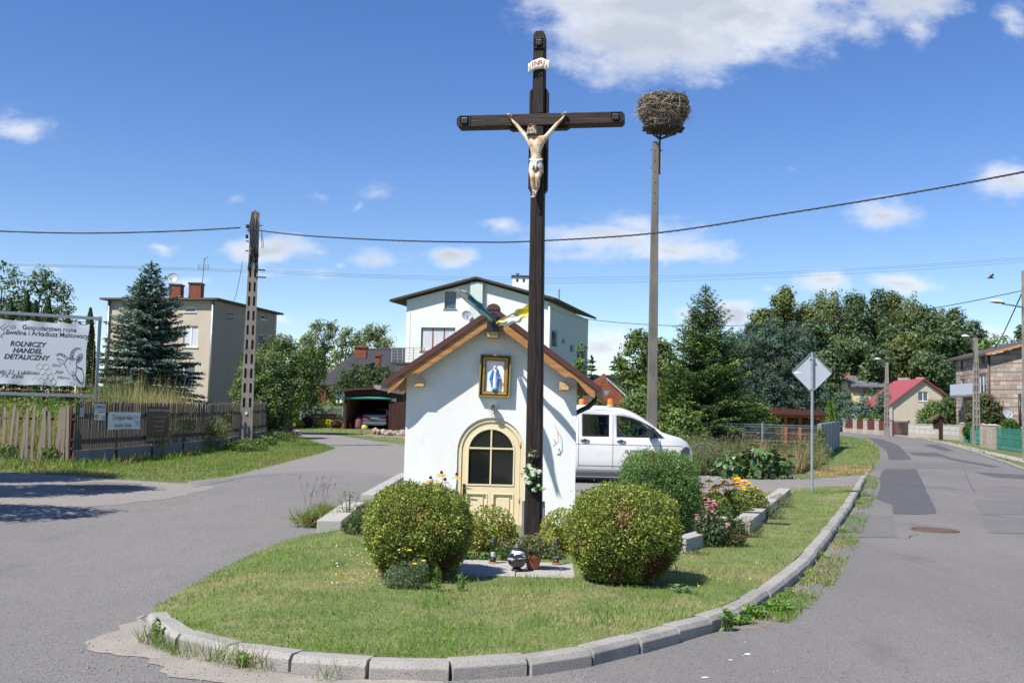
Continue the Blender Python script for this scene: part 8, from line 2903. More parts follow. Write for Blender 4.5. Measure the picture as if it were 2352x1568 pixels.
for(cx_,cy_)in((630,938),(727,945),(770,1020),(712,1095),(810,1103),(560,1160),(655,1168),(848,1180)):
 hexes.append([(cx_+52*math.cos(R(90+60*k)),cy_+52*math.sin(R(90+60*k)))for k in range(7)])
draw(hexes,mat('pale_yellow_print',(0.62,0.6,0.45),0.7,0),0.005,'honeycomb_print')
draw([[(-40,300),(0,310),(25,300),(90,250),(130,228),(145,240),(120,290),(60,330),(45,350)],[(150,300),(200,290),(240,285),(245,310),(215,330),(160,325)],[(45,350),(60,380),(50,420),(0,440)],[(50,400),(100,410),(150,395),(100,385)],[(0,460),(40,465)],[(5,330),(50,345)]],mat('brown_print',(0.3,0.22,0.12),0.7,0),0.007,'cow_drawing')
m_mesh=mat('galvanised_mesh',(0.3,0.34,0.36),0.5,0.08,metal=0.3)
def mesh_fence(label,A,B,h,posts,name='mesh_fence',step=0.05,mt=None,zoff=0.0,wire=0.005,hw_=0.008):
 A,B=Vector(A),Vector(B)
 t=thing(name,(A.x,A.y,H(A.y)),0,label,'fence')
 d=(B-A).normalized()
 L=(B-A).length
 mt=mt or m_mesh
 for k in range(posts+1):
  q=A+d*L*k/posts
  MB().box(q.x-0.03,q.x+0.03,q.y-0.03,q.y+0.03,H(q.y)-0.1,H(q.y)+h+0.06).build('post',m_galv if mt is m_mesh else mt,t,world=True)
  if k==posts:
   break
  e=A+d*L*(k+1)/posts
  m=MB()
  n_=int((e-q).length/step)
  for i in range(n_+1):
   c=q.lerp(e,i/n_)
   z=H(c.y)
   m.bar((c.x,c.y,z+0.05),(c.x,c.y,z+h),wire,wire,up=(d.x,d.y,0))
  for z in(0.08,0.3,0.33,0.7,0.73,1.05,h-0.12,h-0.02):
   m.bar((q.x,q.y,H(q.y)+z),(e.x,e.y,H(e.y)+z),hw_,hw_*1.6)
  m.build('mesh_panel',mt,t,world=True)
 return t
mesh_fence('galvanised mesh fence before the fir and pine, right of the stork pole',(gx(1500,45),45),(gx(1882,43),43),1.42,3)
mesh_fence('short grey mesh gate panel beside the stork pole',(gx(1535,44.5),44.3),(gx(1547,44.5),44.3),1.5,1,'mesh_gate',step=0.04)
mesh_fence('grey mesh fence between the left trees and the carport',(gx(690,76),76),(gx(786,74),74),1.55,3,step=0.1,wire=0.012,hw_=0.02)
A,B=Vector((gx(1882,43.5),43.5)),Vector((gx(1925,57),57))
cf=thing('concrete_panel_fence',(A.x,A.y,H(A.y)),0,'grey concrete panel fence with metal posts running back beside the verge','fence')
m_cp=mat('blue_grey_concrete',(0.2,0.215,0.24),0.9,0.12,2)
NP=6
for k in range(NP):
 a,b=A.lerp(B,k/NP),A.lerp(B,(k+1)/NP)
 d=(b-a).normalized()
 for r_ in range(3):
  z0_,z1_=0.03+r_*0.47,0.03+r_*0.47+0.46
  vs=[]
  n=Vector((-d.y,d.x))*0.025
  for p in(a+d*0.08,b-d*0.08):
   for q in(p-n,p+n):
    vs+=[(q.x,q.y,H(p.y)+z0_),(q.x,q.y,H(p.y)+z1_)]
  MB().add(vs,[(0,1,3,2),(4,6,7,5),(0,4,5,1),(2,3,7,6),(1,5,7,3),(0,2,6,4)]).build('slab',m_cp,cf,world=True)
 MB().box(a.x-0.07,a.x+0.07,a.y-0.07,a.y+0.07,H(a.y)-0.1,H(a.y)+1.46).build('post',m_fr,cf,world=True)
MB().box(B.x-0.07,B.x+0.07,B.y-0.07,B.y+0.07,H(B.y)-0.1,H(B.y)+1.46).build('post',m_fr,cf,world=True)
MB().bar((A.x,A.y,H(A.y)+1.47),(B.x,B.y,H(B.y)+1.47),0.1,0.05).build('coping',m_fr,cf,world=True)
m_fb_=wood('brown_fence_board',(0.1,0.035,0.025),(0.17,0.06,0.042),'z',0.7,3,0.1)
m_fp=mat('pale_fence_post',(0.42,0.37,0.31),0.9,0.12,4)
D0,D1=125.0,102.0
bf=thing('board_fence',(gx(1928,D0),D0,H(D0)),0,'brown board fence with pale concrete posts along the far side of the road','fence')
pts_=[1928,1940,1964,1988,2014.5,2043.4]
dd_=lambda a:D0+(D1-D0)*(a-1928)/(2043-1928)
for i,a in enumerate(pts_):
 d=dd_(a)
 x=gx(a,d)
 MB().box(x-0.2,x+0.2,d-0.2,d+0.2,H(d)-0.1,H(d)+1.6).box(x-0.25,x+0.25,d-0.25,d+0.25,H(d)+1.603,H(d)+1.68).build('post',m_fp,bf,world=True)
 if i>=1 and i<len(pts_)-1:
  b=pts_[i+1]
  x0,x1=x+0.21,gx(b,dd_(b))-0.21
  y0_,y1_=d,dd_(b)
  MB().bar((x0,y0_,H(d)+0.22),(x1,y1_,H(d)+0.22),0.2,0.5).build('base_wall',m_fp,bf,world=True)
  n_=9
  for k in range(n_):
   t0,t1=k/n_,(k+0.93)/n_
   MB().bar((x0+(x1-x0)*(t0+t1)/2,y0_+(y1_-y0_)*(t0+t1)/2,H(d)+0.5),(x0+(x1-x0)*(t0+t1)/2,y0_+(y1_-y0_)*(t0+t1)/2,H(d)+1.5),(x1-x0)*(t1-t0),0.03,up=(0,1,0)).build('board',m_fb_,bf,world=True)
D=100.5
gt=thing('maroon_gate',(gx(2051,D),D,H(D)),0,'dark maroon double gate between the board fence and the concrete panel fence','gate')
wg=gx(2087,D)-gx(2051,D)
m_mar=mat('dark_maroon_paint',(0.09,0.03,0.035),0.6,0.08)
for x in(0,wg):
 MB().box(x-0.07,x+0.07,-0.07,0.07,0,1.6).build('post',m_mar,gt)
for z in(0.2,1.45):
 MB().box(0.072,wg-0.072,-0.03,0.03,z,z+0.06).build('rail',m_mar,gt)
for k in range(12):
 x=0.09+(wg-0.18)*k/12
 MB().box(x,x+(wg-0.18)/12-0.02,-0.05,-0.031,0.12,1.42).build('board',m_mar,gt)
A,B=Vector((gx(2088,98),98.0)),Vector((gx(2212,84),84.0))
pfc=thing('concrete_fence',(A.x,A.y,H(A.y)),0,'pale two tier concrete panel fence between the maroon gate and the second lamp','fence')
m_pc=mat('off_white_concrete',(0.5,0.49,0.45),0.9,0.1,3)
NP=9
d=(B-A).normalized()
n=Vector((-d.y,d.x))
for k in range(NP+1):
 a=A.lerp(B,k/NP)
 MB().box(a.x-0.07,a.x+0.07,a.y-0.07,a.y+0.07,H(a.y)-0.1,H(a.y)+1.32).build('post',m_fp,pfc,world=True)
 if k==NP:
  break
 b=A.lerp(B,(k+1)/NP)
 for(z0_,z1_,mt)in((0.0,0.36,m_fp),(0.38,0.78,m_pc),(0.81,1.2,m_pc)):
  MB().bar((a.x+d.x*0.09,a.y+d.y*0.09,H(a.y)+(z0_+z1_)/2),(b.x-d.x*0.09,b.y-d.y*0.09,H(b.y)+(z0_+z1_)/2),0.04,z1_-z0_).build('panel',mt,pfc,world=True)
 MB().bar((a.x,a.y,H(a.y)+1.27),(b.x,b.y,H(b.y)+1.27),0.1,0.06).build('coping',m_fp,pfc,world=True)
m_gr=mat('green_coated_metal',(0.03,0.16,0.12),0.5,0.1)
m_op=mat('old_gate_post',(0.34,0.29,0.24),0.95,0.2,4)
for i,(a,d,lab)in enumerate(((2210,80,'old concrete gate post at the end of the pale panel fence'),(2259,64,'old concrete post left of the green gate'),(2273,62,'old concrete post just right of the green gate'),(2284,60.5,'thickest old concrete post, start of the green mesh fence'))):
 w_=0.17 if i<3 else 0.26
 t=thing('gate_post',(gx(a,d),d,H(d)),0,lab,'post')
 MB().box(-w_,w_,-w_,w_,-0.1,1.4).build('shaft',m_op,t)
 MB().add([(-w_-0.03,-w_-0.03,1.403),(w_+0.03,-w_-0.03,1.403),(w_+0.03,w_+0.03,1.403),(-w_-0.03,w_+0.03,1.403),(0,0,1.52)],[(0,1,2,3),(0,1,4),(1,2,4),(2,3,4),(3,0,4)]).build('cap',m_op,t)
g=thing('green_gate',(gx(2261,63.5),63.3,H(63)),R(-20),'narrow dark green slatted garden gate between old concrete posts','gate')
wg=0.42
for k in range(8):
 MB().box(-0.02,wg,-0.02,0.0,0.1+k*0.15,0.1+k*0.15+0.1).build('slat',m_gr,g)
MB().box(-0.03,0.0,0.001,0.03,0.05,1.3).box(wg-0.02,wg+0.01,0.001,0.03,0.05,1.3).build('upright',m_gr,g)
m_gn=mat('green_net',(0.035,0.2,0.15),0.6,0.1)
mesh_fence('green mesh fence at the right edge behind the pavement',(gx(2290,60),60.0),(gx(2420,50),50.0),1.3,4,'green_mesh_fence',step=0.09,mt=m_gn,wire=0.014,hw_=0.016)
mesh_fence('short green mesh bay with white things behind it, left of the second lamp',(gx(2214,78),78.0),(gx(2256,66),66.0),1.2,2,'green_mesh_fence',step=0.12,mt=m_gn,wire=0.012,hw_=0.016)
D=84.0
sh=thing('roofed_noticeboard',(gx(2149,D),D-1,H(D)),0,'small dark brown roofed wooden board on a post before the pale fence','board')
MB().box(-0.14,0.14,-0.1,0.1,0,1.85).build('post',m_brown,sh)
MB().bar((-1.0,0,1.55),(-0.2,0,2.1),0.5,0.09).build('roof',mat('purple_brown_boards',(0.13,0.07,0.06),0.7),sh)
MB().bar((0.35,0,1.7),(-0.2,0,2.1),0.5,0.07).build('roof',m_brown,sh)
MB().box(-0.62,-0.16,-0.04,0.04,0.9,1.7).build('board',m_brown,sh)
fk=thing('far_kerb',(0,0,0),kind='structure')
pts_=px((2130,1013),(2165,1020),(2200,1029),(2240,1041),(2280,1055),(2316,1067),(2352,1081),(2400,1098))
for a,b in zip(pts_[:-1],pts_[1:]):
 n_=max(1,int((b-a).length/1.0))
 for k in range(n_):
  p,q=a.lerp(b,(k+0.02)/n_),a.lerp(b,(k+0.96)/n_)
  MB().bar((p.x,p.y,H(p.y)+0.04),(q.x,q.y,H(q.y)+0.04),0.16,0.12).build('kerb_stone',m_conc,fk)
D=52.0
ar=thing('timber_shed',(gx(1790,D),D,H(D)),0,'orange brown timber garden shelter half hidden behind the mesh fence','shelter')
m_or=wood('orange_timber',(0.3,0.08,0.025),(0.5,0.16,0.05),'x',0.6,3,0.1)
m_dr=wood('red_brown_timber',(0.07,0.015,0.01),(0.13,0.03,0.018),'x',0.6,3,0.1)
x0,x1=gx(1735,D)-ar.location.x,gx(1885,D)-ar.location.x
zt1=P(1790,948,D).z-H(D)
for k in range(14):
 z=0.05+k*(zt1-0.35)/14
 MB().box(x0+1.6,x1,0.0,0.04,z,z+(zt1-0.35)/14-0.015).build('plank',m_dr,ar)
for x in(x0,x0+1.55,(x0+x1)/2+0.6,x1):
 MB().box(x-0.07,x+0.07,-0.1,-0.01,0,zt1-0.05).build('post',m_or,ar)
MB().box(x0-0.2,x1+0.2,-0.16,-0.101,zt1-0.22,zt1-0.06).build('beam',m_or,ar)
MB().add([(x0-0.3,-0.4,zt1-0.05),(x1+0.3,-0.4,zt1-0.05),(x1+0.3,1.6,zt1+0.45),(x0+1.2,1.6,zt1+0.45),(x0-0.3,-0.4,zt1-0.12),(x1+0.3,-0.4,zt1-0.12)],[(0,1,2,3),(0,4,5,1)]).build('roof',wood('dark_brown_timber',(0.03,0.012,0.01),(0.06,0.022,0.016),'x',0.7,3,0.1),ar)
for k in range(6):
 MB().box(x0+0.2,x0+1.45,-0.06,-0.03,0.25+k*0.17,0.25+k*0.17+0.12).build('slat',m_or,ar)
m_rock=mat('rockery_stone',(0.3,0.25,0.2),0.95,0.25,3,bump=0.5)
def rock(mb,c,r,seed):
 bm=bmesh.new()
 bmesh.ops.create_icosphere(bm,subdivisions=1,radius=r)
 rr_=random.Random(seed)
 for v in bm.verts:
  v.co*=rr_.uniform(0.75,1.15)
  v.co.z*=0.75
 mb.add([tuple(v.co+Vector(c))for v in bm.verts],[tuple(v.index for v in f.verts)for f in bm.faces])
 bm.free()
q0=G(898,1000,0)
rk=thing('rock_pile',q0,0,'long pile of rough stones on the grass by the carport','stones')
for k in range(26):
 m=MB()
 rock(m,(rng.uniform(-1.4,2.0),rng.uniform(-0.3,0.5),rng.uniform(0.05,0.3)),rng.uniform(0.14,0.26),k)
 m.build('stone',m_rock,rk)
for(a,b,r_,lab)in((680,1001,0.35,'rounded boulder at the edge of the lane'),(655,1004,0.3,'flat stone beside the lane boulder')):
 q=G(a,b,0)
 m=MB()
 rock(m,(0,0,r_*0.4),r_,int(a))
 o=m.build('boulder',m_rock)
 o.location=q
 tag(o,lab,'boulder')
D=73.0
o=thing('wooden_crate',(gx(743,D),D,H(D)),0,'orange brown slatted garden crate before the grey mesh fence','crate')
for k in range(4):
 MB().box(-0.95,0.95,0,0.05,0.08+k*0.24,0.08+k*0.24+0.2).build('slat',mat('orange_brown_slat',(0.26,0.11,0.06),0.8,0.15,4),o)
for x in(-0.9,0.9):
 MB().box(x-0.04,x+0.04,0.052,0.1,0,1.0).build('post',m_brown,o)
# ================================================================== TREES AND PLANTS
def at(px_,d):
 return(gx(px_,d),d,H(d)-0.02)
def zpx(a,b,d):
 return P(a,b,d).z-H(d)
q=at(330,50)
conifer(q,zpx(358,604,50),2.9,'tall blue spruce in front of the beige house',P_BLUE,levels=40,z0=0.08,up=0.25,droop=0.3,seed=3,shape=0.72,nleaf=0.1,dens=1.5,rag_=0.3,aspect=0.36,twig_l=0.6)
ctree=dict(pal=[(0.06,0.1,0.03),(0.085,0.13,0.04),(0.045,0.075,0.025),(0.11,0.14,0.07)],leaf=0.12,aspect=0.42)
q=at(70,60)
hh=zpx(70,615,60)
tree(q,hh,[(0.3,0,hh*0.72,1.7,1.6,hh*0.26),(-1.2,0,hh*0.62,1.4,1.4,hh*0.2),(1.5,0,hh*0.62,1.2,1.2,hh*0.17),(0.2,0,hh*0.9,0.7,0.7,hh*0.1)],'loose crowned broadleaf tree behind the billboard, right of its pair',group='broadleaf trees behind the billboard',nclump=230,per=24,crad=0.5,seed=5,nb=16,**ctree)
q=at(-15,58)
hh=zpx(-15,600,58)
tree(q,hh,[(0.0,0,hh*0.75,1.3,1.5,hh*0.24),(-1.2,0,hh*0.55,1.6,1.4,hh*0.25),(0.9,0,hh*0.6,0.9,1,hh*0.2)],'broadleaf tree cut by the left edge behind the billboard',group='broadleaf trees behind the billboard',nclump=200,per=24,crad=0.5,seed=6,**ctree)
for i,(a,top,d,r_,lab)in enumerate(((8,685,42,0.62,'leftmost dark thuja behind the billboard'),(45,668,43,0.62,'second thuja behind the billboard'),(66,690,42.4,0.5,'thuja between the second and the tall middle one'),(95,683,42,0.66,'broad middle thuja behind the billboard'),(142,716,41.5,0.55,'short thuja behind the upper right part of the billboard'),(194,708,41,0.52,'rightmost thuja standing clear beside the billboard post'))):
 thuja(at(a,d),zpx(a,top,d),r_,lab,'thujas behind the billboard',pal=[(0.035,0.075,0.015),(0.055,0.11,0.022),(0.025,0.05,0.012)],n=6500,leaf=0.055)
thuja(at(549,52),zpx(549,812,52),0.5,'slim thuja glimpsed behind the slotted pole',n=4000)
thuja(at(655,56),zpx(655,957,56),0.24,'small yellow green thuja at the end of the picket fence',pal=[(0.12,0.2,0.02),(0.17,0.24,0.03),(0.08,0.14,0.015)],n=2500,leaf=0.035,pw=0.5)
fruit=dict(pal=[(0.085,0.14,0.03),(0.11,0.175,0.04),(0.06,0.1,0.022),(0.14,0.17,0.08)],leaf=0.085,aspect=0.5)
q=at(668,57)
hh=zpx(640,766,57)
tree(q,hh,[(-0.7,0,hh*0.6,1.8,1.7,hh*0.33),(0.5,0,hh*0.5,1.3,1.4,hh*0.24),(-1.9,0,hh*0.42,1.3,1.3,hh*0.24),(-0.9,0,hh*0.85,0.8,0.8,hh*0.16),(0.9,0,hh*0.72,0.9,0.9,hh*0.18)],'bushy fruit tree with a bent trunk beyond the end of the picket fence',nclump=760,per=30,crad=0.42,seed=8,nb=14,**fruit)
q=at(600,50)
hh=zpx(600,800,50)
tree(q,hh,[(0,0,hh*0.55,1.2,1.1,hh*0.42),(-0.6,0,hh*0.35,0.9,0.9,hh*0.3),(0.7,0,hh*0.4,0.9,1,hh*0.3)],'leafy apple tree right behind the picket fence and slotted pole',nclump=520,per=28,crad=0.38,seed=9,**fruit)
q=at(838,84)
hh=zpx(838,832,84)
tree(q,hh,[(-0.5,0,hh*0.7,1.9,1.6,hh*0.27),(1.4,0,hh*0.72,1.3,1.3,hh*0.24),(-1.7,0,hh*0.5,1.3,1.2,hh*0.2),(2.2,0,hh*0.6,0.8,1,hh*0.2)],'round cherry tree before the dark tiled house',nclump=300,per=22,crad=0.5,leaf=0.13,seed=10,pal=[(0.05,0.09,0.025),(0.07,0.12,0.03),(0.035,0.06,0.018)])
q=at(800,80)
for i,(a,top,w,d)in enumerate(((712,733,26,150),(742,735,30,152),(778,749,26,148),(833,745,26,150),(857,747,26,153),(690,765,30,140),(876,775,20,150),(806,762,22,155))):
 hh=zpx(a,top,d)
 wm=w*d/2300
 tree(at(a,d),hh,[(0,0,hh*0.75,wm*0.5,wm*0.45,hh*0.24),(-wm*0.4,0,hh*0.5,wm*0.6,wm*0.5,hh*0.25),(wm*0.35,0,hh*0.93,wm*0.3,wm*0.3,hh*0.07),(wm*0.1,0,hh*0.4,wm*0.6,wm*0.5,hh*0.2)],['leftmost slim wind bent birch on the skyline left of the mint house','fullest wind bent birch of the skyline row','third wind bent birch, with a gap of sky beside it','wind bent birch above the brick chimney','rightmost tall birch of the skyline row','low broad birch at the left end of the skyline row','small birch at the right end of the skyline row','thin birch in the middle gap of the skyline row'][i],'wind bent birches on the left skyline','birch_tree',pal=P_BIRCH,nclump=150,per=20,crad=0.85,leaf=0.3,trunk=0.18,bark=m_birch,nb=8,wind=0.5,droop=0.9,aspect=0.28,seed=20+i)
for(a,d,w,h,pal_,lab,cat)in((718,72,0.9,1.9,[(0.16,0.22,0.06),(0.2,0.26,0.09)],'upright pale green shrub beside the garden crate','shrub'),(750,71,0.7,0.6,[(0.5,0.45,0.02),(0.35,0.35,0.03)],'bright yellow low shrub before the garden crate','shrub'),(690,70,0.3,0.5,[(0.5,0.42,0.02),(0.3,0.3,0.03)],'small yellow shrub left of the upright one','shrub'),(706,70.5,0.4,0.8,[(0.12,0.04,0.03),(0.08,0.04,0.03)],'dark red low barberry shrub','shrub'),(772,70.5,0.4,0.6,[(0.12,0.05,0.04),(0.08,0.06,0.03)],'dark red shrub by the carport post','shrub'),(755,74.5,1.8,1.5,[(0.1,0.18,0.13),(0.14,0.22,0.16)],'blue green cabbage like plants in the crate','plants')):
 leafy('garden_shrub',at(a,d),lab,cat,[(0,0,h*0.5,w,0.5,h*0.55)],700,0.09,pal_,aspect=0.5,stems=6)
hd=thing('hedge',at(730,90),0,'clipped yellow green hedge below the tiled roof','hedge')
link_mesh('foliage',leaf_mesh('foliage',rng.uniform(-1,1,(5000,3))*np.array([2.6,0.6,0.9])+np.array([0,0,1.0]),rdir(5000),rdir(5000),0.12,0.06,palette(5000,[(0.16,0.22,0.03),(0.22,0.27,0.04),(0.11,0.16,0.02)])),m_leaf,hd)
MB().box(-3,3,0.8,1.0,1.6,1.85).build('fence_board',m_fp,hd)
q=at(1410,92)
for(a,d,top,r_,lab)in((1410,95,822,1.3,'far dark conifer on the skyline right of the mint house'),(1357,90,820,1.1,'far dark conifer just right of the mint house wall')):
 conifer(at(a,d),zpx(a,top,d),r_,lab,P_DARK,'far dark conifers behind the brick gable','conifer',levels=16,nleaf=0.22,dens=0.6,seed=int(a),shape=0.7,twig_l=0.6)
for i,(a,d,top,w,lab)in enumerate(((1440,88,846,30,'low dark green tree right of the far conifer'),(1335,66,778,14,'thin twiggy tree beside the mint house side wall'))):
 hh=zpx(a,top,d)
 wm=w*d/2300
 tree(at(a,d),hh,[(0,0,hh*0.65,wm,wm,hh*0.34),(-wm*0.8,0,hh*0.5,wm*0.8,wm*0.8,hh*0.25)],lab,None,pal=P_DARK if i==0 else P_BROAD,nclump=150 if i==0 else 60,per=20,crad=0.6 if i==0 else 0.35,leaf=0.17 if i==0 else 0.1,seed=30+i)
leafy('ivy_bush',at(1385,57),'green creeper bush against the old brick gable','bush',[(0,0,1.1,0.75,0.5,1.2),(-0.4,0,2.3,0.4,0.3,0.7),(0.4,0,0.8,0.5,0.4,0.9)],2600,0.075,P_BROAD,stems=14)
q=at(1478,62)
hh=zpx(1470,757,62)
tree(q,hh,[(-0.2,0,hh*0.72,1.35,1.4,hh*0.27),(-0.6,0,hh*0.48,1.35,1.4,hh*0.3),(0.9,0,hh*0.55,1.2,1.2,hh*0.3),(-0.3,0,hh*0.9,0.7,0.7,hh*0.1),(0.9,0,hh*0.78,0.8,0.8,hh*0.15)],'light green rounded linden tree just left of the stork pole',pal=[(0.09,0.135,0.025),(0.12,0.17,0.035),(0.06,0.095,0.02)],nclump=420,per=28,crad=0.42,leaf=0.1,aspect=0.6,seed=40)
q=at(1500,50)
hh=zpx(1500,880,50)
tree(q,hh,[(0,0,hh*0.6,1.4,1.0,hh*0.4),(-0.9,0,hh*0.5,0.9,0.8,hh*0.4),(1.1,0,hh*0.45,0.9,0.8,hh*0.35),(2.0,0,hh*0.38,0.8,0.7,hh*0.3)],'dense hazel like bushes behind the stork pole foot',name='broadleaf_shrub',cat='shrub',pal=P_BROAD,nclump=420,per=26,crad=0.32,leaf=0.085,trunk=0.05,seed=41)
conifer(at(1618,46),zpx(1620,657,46),2.8,'tall pointed green fir tree in the middle of the garden right of the stork pole',P_FIR,name='fir_tree',levels=46,z0=0.06,up=0.42,droop=0.1,seed=11,shape=0.86,nleaf=0.075,dens=1.35,rag_=0.3,twig_l=0.5,aspect=0.3)
q=at(1775,54)
hh=zpx(1775,728,54)
pine=dict(name='pine_tree',pal=[(0.06,0.105,0.075),(0.045,0.08,0.055),(0.085,0.14,0.105)],leaf=0.11,aspect=0.22,material=m_needle,crad=0.33,per=34)
tree(q,hh,[(0.3,0,hh*0.62,1.9,1.8,hh*0.3),(-1.0,0,hh*0.78,1.1,1.1,hh*0.17),(1.1,0,hh*0.8,1.1,1.1,hh*0.15),(0.2,0,hh*0.9,0.9,0.9,hh*0.1),(1.2,0,hh*0.4,1.6,1.5,hh*0.22),(-0.8,0,hh*0.42,1.7,1.5,hh*0.24)],'broad blue green pine right of the pointed fir',nclump=900,seed=42,nb=18,**pine)
q=at(1700,60)
hh=zpx(1700,752,60)
tree(q,hh,[(0,0,hh*0.75,1.3,1.3,hh*0.22),(0.2,0,hh*0.45,1.5,1.4,hh*0.3)],'second blue green pine half hidden behind the fir',nclump=480,seed=43,**pine)
for(a,d,top,w,pal_,lab)in((1812,62,905,26,[(0.14,0.19,0.04),(0.18,0.22,0.06)],'yellow green bush left of the road sign plate'),(1845,60,900,22,[(0.15,0.18,0.05),(0.19,0.22,0.07)],'pale yellow green bush behind the road sign pole'),(1750,49,928,34,[(0.1,0.17,0.035),(0.14,0.2,0.04)],'bright green shrubs before the timber shelter'),(1570,43,930,40,P_BROAD,'leafy bush against the mesh fence right of the van'),(1660,47,948,34,[(0.07,0.12,0.03),(0.1,0.16,0.04)],'bush at the foot of the fir')):
 hh=zpx(a,top,d)
 wm=w*d/2300
 tree(at(a,d),hh,[(0,0,hh*0.55,wm,wm*0.7,hh*0.42),(-wm*0.6,0,hh*0.4,wm*0.6,wm*0.5,hh*0.35),(wm*0.7,0,hh*0.4,wm*0.6,wm*0.5,hh*0.3)],lab,None,'garden_bush','bush',pal=pal_,nclump=170,per=24,crad=0.3,leaf=0.08,trunk=0.04,seed=int(a))
for(a,d,top,r_,lab)in((1903,62,916,0.42,'left one of two bright green thujas behind the concrete panel fence'),(1915,63,922,0.36,'right one of two bright green thujas behind the concrete panel fence'),(1880,64,936,0.5,'low round thuja left of the bright green pair')):
 thuja(at(a,d),zpx(a,top,d),r_,lab,'bright green thujas behind the panel fence',pal=[(0.08,0.17,0.02),(0.11,0.2,0.03),(0.05,0.11,0.015)],n=4200,leaf=0.06,pw=0.5)
leafy('thuja_sapling',at(1886,42.3),'small thuja at the near end of the concrete panel fence','thuja',[(0,0,0.7,0.22,0.2,0.75)],1500,0.035,[(0.09,0.17,0.02),(0.13,0.2,0.03),(0.15,0.12,0.04)],stems=8)
for i,(a,d,top,w)in enumerate(((1935,124,892,24),(1985,122,908,20),(2030,118,900,20),(1958,123,918,22))):
 hh=zpx(a,top,d)
 wm=w*d/2300
 tree(at(a,d),hh,[(0,0,hh*0.62,wm*0.9,wm*0.8,hh*0.36),(-wm*0.6,0,hh*0.4,wm*0.7,wm*0.6,hh*0.3),(wm*0.6,0,hh*0.42,wm*0.7,wm*0.6,hh*0.28)],['bluish pine left of the yellow house front','low bluish pine before the middle of the yellow house','green pine against the red roof','short pine between the two bluish pines'][i],'young pines before the yellow house','pine_tree',pal=P_PINE if i!=1 else P_BLUE,nclump=170,per=24,crad=0.6,leaf=0.2,aspect=0.25,material=m_needle,seed=50+i)
for(a,d,top,w,lab)in((1975,121,950,8,'small round green bush behind the board fence'),(1995,119,951,10,'wider green bush behind the board fence near the porch'),(2012,117,945,10,'bright green bush before the cottage porch')):
 hh=zpx(a,top,d)
 wm=w*d/2300
 leafy('fence_bush',at(a,d),lab,'bush',[(0,0,hh*0.5,wm,wm*0.8,hh*0.5)],900,0.13,[(0.08,0.16,0.025),(0.1,0.19,0.03)],stems=4)
for i,(a,d,top,w,pal_,lab)in enumerate(((2150,103,918,32,P_BROAD,'leftmost rounded shrub beside the red roofed cottage'),(2195,93,905,44,[(0.05,0.09,0.025),(0.075,0.12,0.03),(0.09,0.11,0.04)],'dark round tree in front of the block house balcony'),(2262,80,905,34,[(0.055,0.085,0.03),(0.08,0.1,0.04),(0.12,0.1,0.05)],'sprawling bush under the block house balcony'),(2170,99,940,30,[(0.1,0.17,0.03),(0.07,0.12,0.025)],'low bright shrub behind the pale fence'))):
 hh=zpx(a,top,d)
 wm=w*d/2300
 tree(at(a,d),hh,[(0,0,hh*0.62,wm*0.85,wm*0.7,hh*0.36),(-wm*0.7,0,hh*0.45,wm*0.6,wm*0.6,hh*0.34),(wm*0.7,0,hh*0.48,wm*0.6,wm*0.6,hh*0.34)],lab,None,'garden_tree','tree',pal=pal_,nclump=260,per=24,crad=0.5,leaf=0.13,trunk=0.1,seed=60+i)
for(a,d,top,w,lab)in((2318,68,960,26,'clipped round bright hedge ball before the block house'),(2235,74,968,24,'low clipped hedge behind the green mesh'),(2350,63,1000,26,'green hedge behind the green mesh at the right edge'),(2320,65,1000,20,'leafy plants behind the green mesh fence')):
 hh=zpx(a,top,d)
 wm=w*d/2300
 leafy('hedge_bush',at(a,d),lab,'hedge',[(0,0,hh*0.55,wm,wm*0.7,hh*0.45)],2600,0.075,[(0.07,0.14,0.02),(0.09,0.18,0.03),(0.05,0.1,0.02)],stems=4)
hh=zpx(2290,765,118)
tree(at(2292,118),hh,[(0,0,hh*0.72,2.6,2,hh*0.26),(-2.4,0,hh*0.65,1.9,2,hh*0.2),(2.4,0,hh*0.7,1.6,2,hh*0.2)],'light green tree showing above the block house roof',pal=[(0.1,0.17,0.03),(0.13,0.2,0.04)],nclump=170,per=22,crad=0.7,leaf=0.22,seed=70)
hh=zpx(2352,740,100)
tree(at(2362,100),hh,[(0,0,hh*0.8,1.2,1.2,hh*0.2)],'dark green treetop at the right edge above the block house',pal=P_DARK,nclump=70,per=20,crad=0.6,leaf=0.2,seed=71)
wood_=[(1755,712,46,128,'o'),(1798,672,44,130,'o'),(1845,692,44,132,'o'),(1890,680,38,134,'b'),(1918,672,34,130,'b'),(1870,730,50,126,'d'),(1955,690,34,133,'d'),(1975,676,28,128,'d'),(2018,674,26,130,'d'),(2052,678,38,134,'o'),(2040,720,40,127,'d'),(2092,690,40,131,'b'),(2125,706,36,128,'d'),(2160,708,46,134,'b'),(2195,722,40,130,'d'),(2232,732,34,128,'p'),(2180,760,50,124,'d'),(2090,770,50,122,'o'),(1960,770,50,124,'d'),(1820,770,50,120,'o'),(2010,800,44,120,'d'),(2245,760,26,134,'d'),(1730,760,40,124,'o'),(1895,800,46,118,'d'),(2130,820,46,118,'d'),(1780,800,46,118,'o')]
names={'o':('oak_tree',P_OLIVE,'olive green'),'b':('birch_tree',P_BIRCH,'pale thin crowned'),'d':('aspen_tree',[(0.07,0.12,0.045),(0.09,0.14,0.055),(0.05,0.085,0.035),(0.13,0.18,0.1)],'dark green'),'p':('pine_tree',P_PINE,'dark pine like')}
order=sorted(range(len(wood_)),key=lambda i:wood_[i][0])
rank={i:k for k,i in enumerate(order)}
ordw=['first','second','third','fourth','fifth','sixth','seventh','eighth','ninth','tenth','eleventh','twelfth','thirteenth']
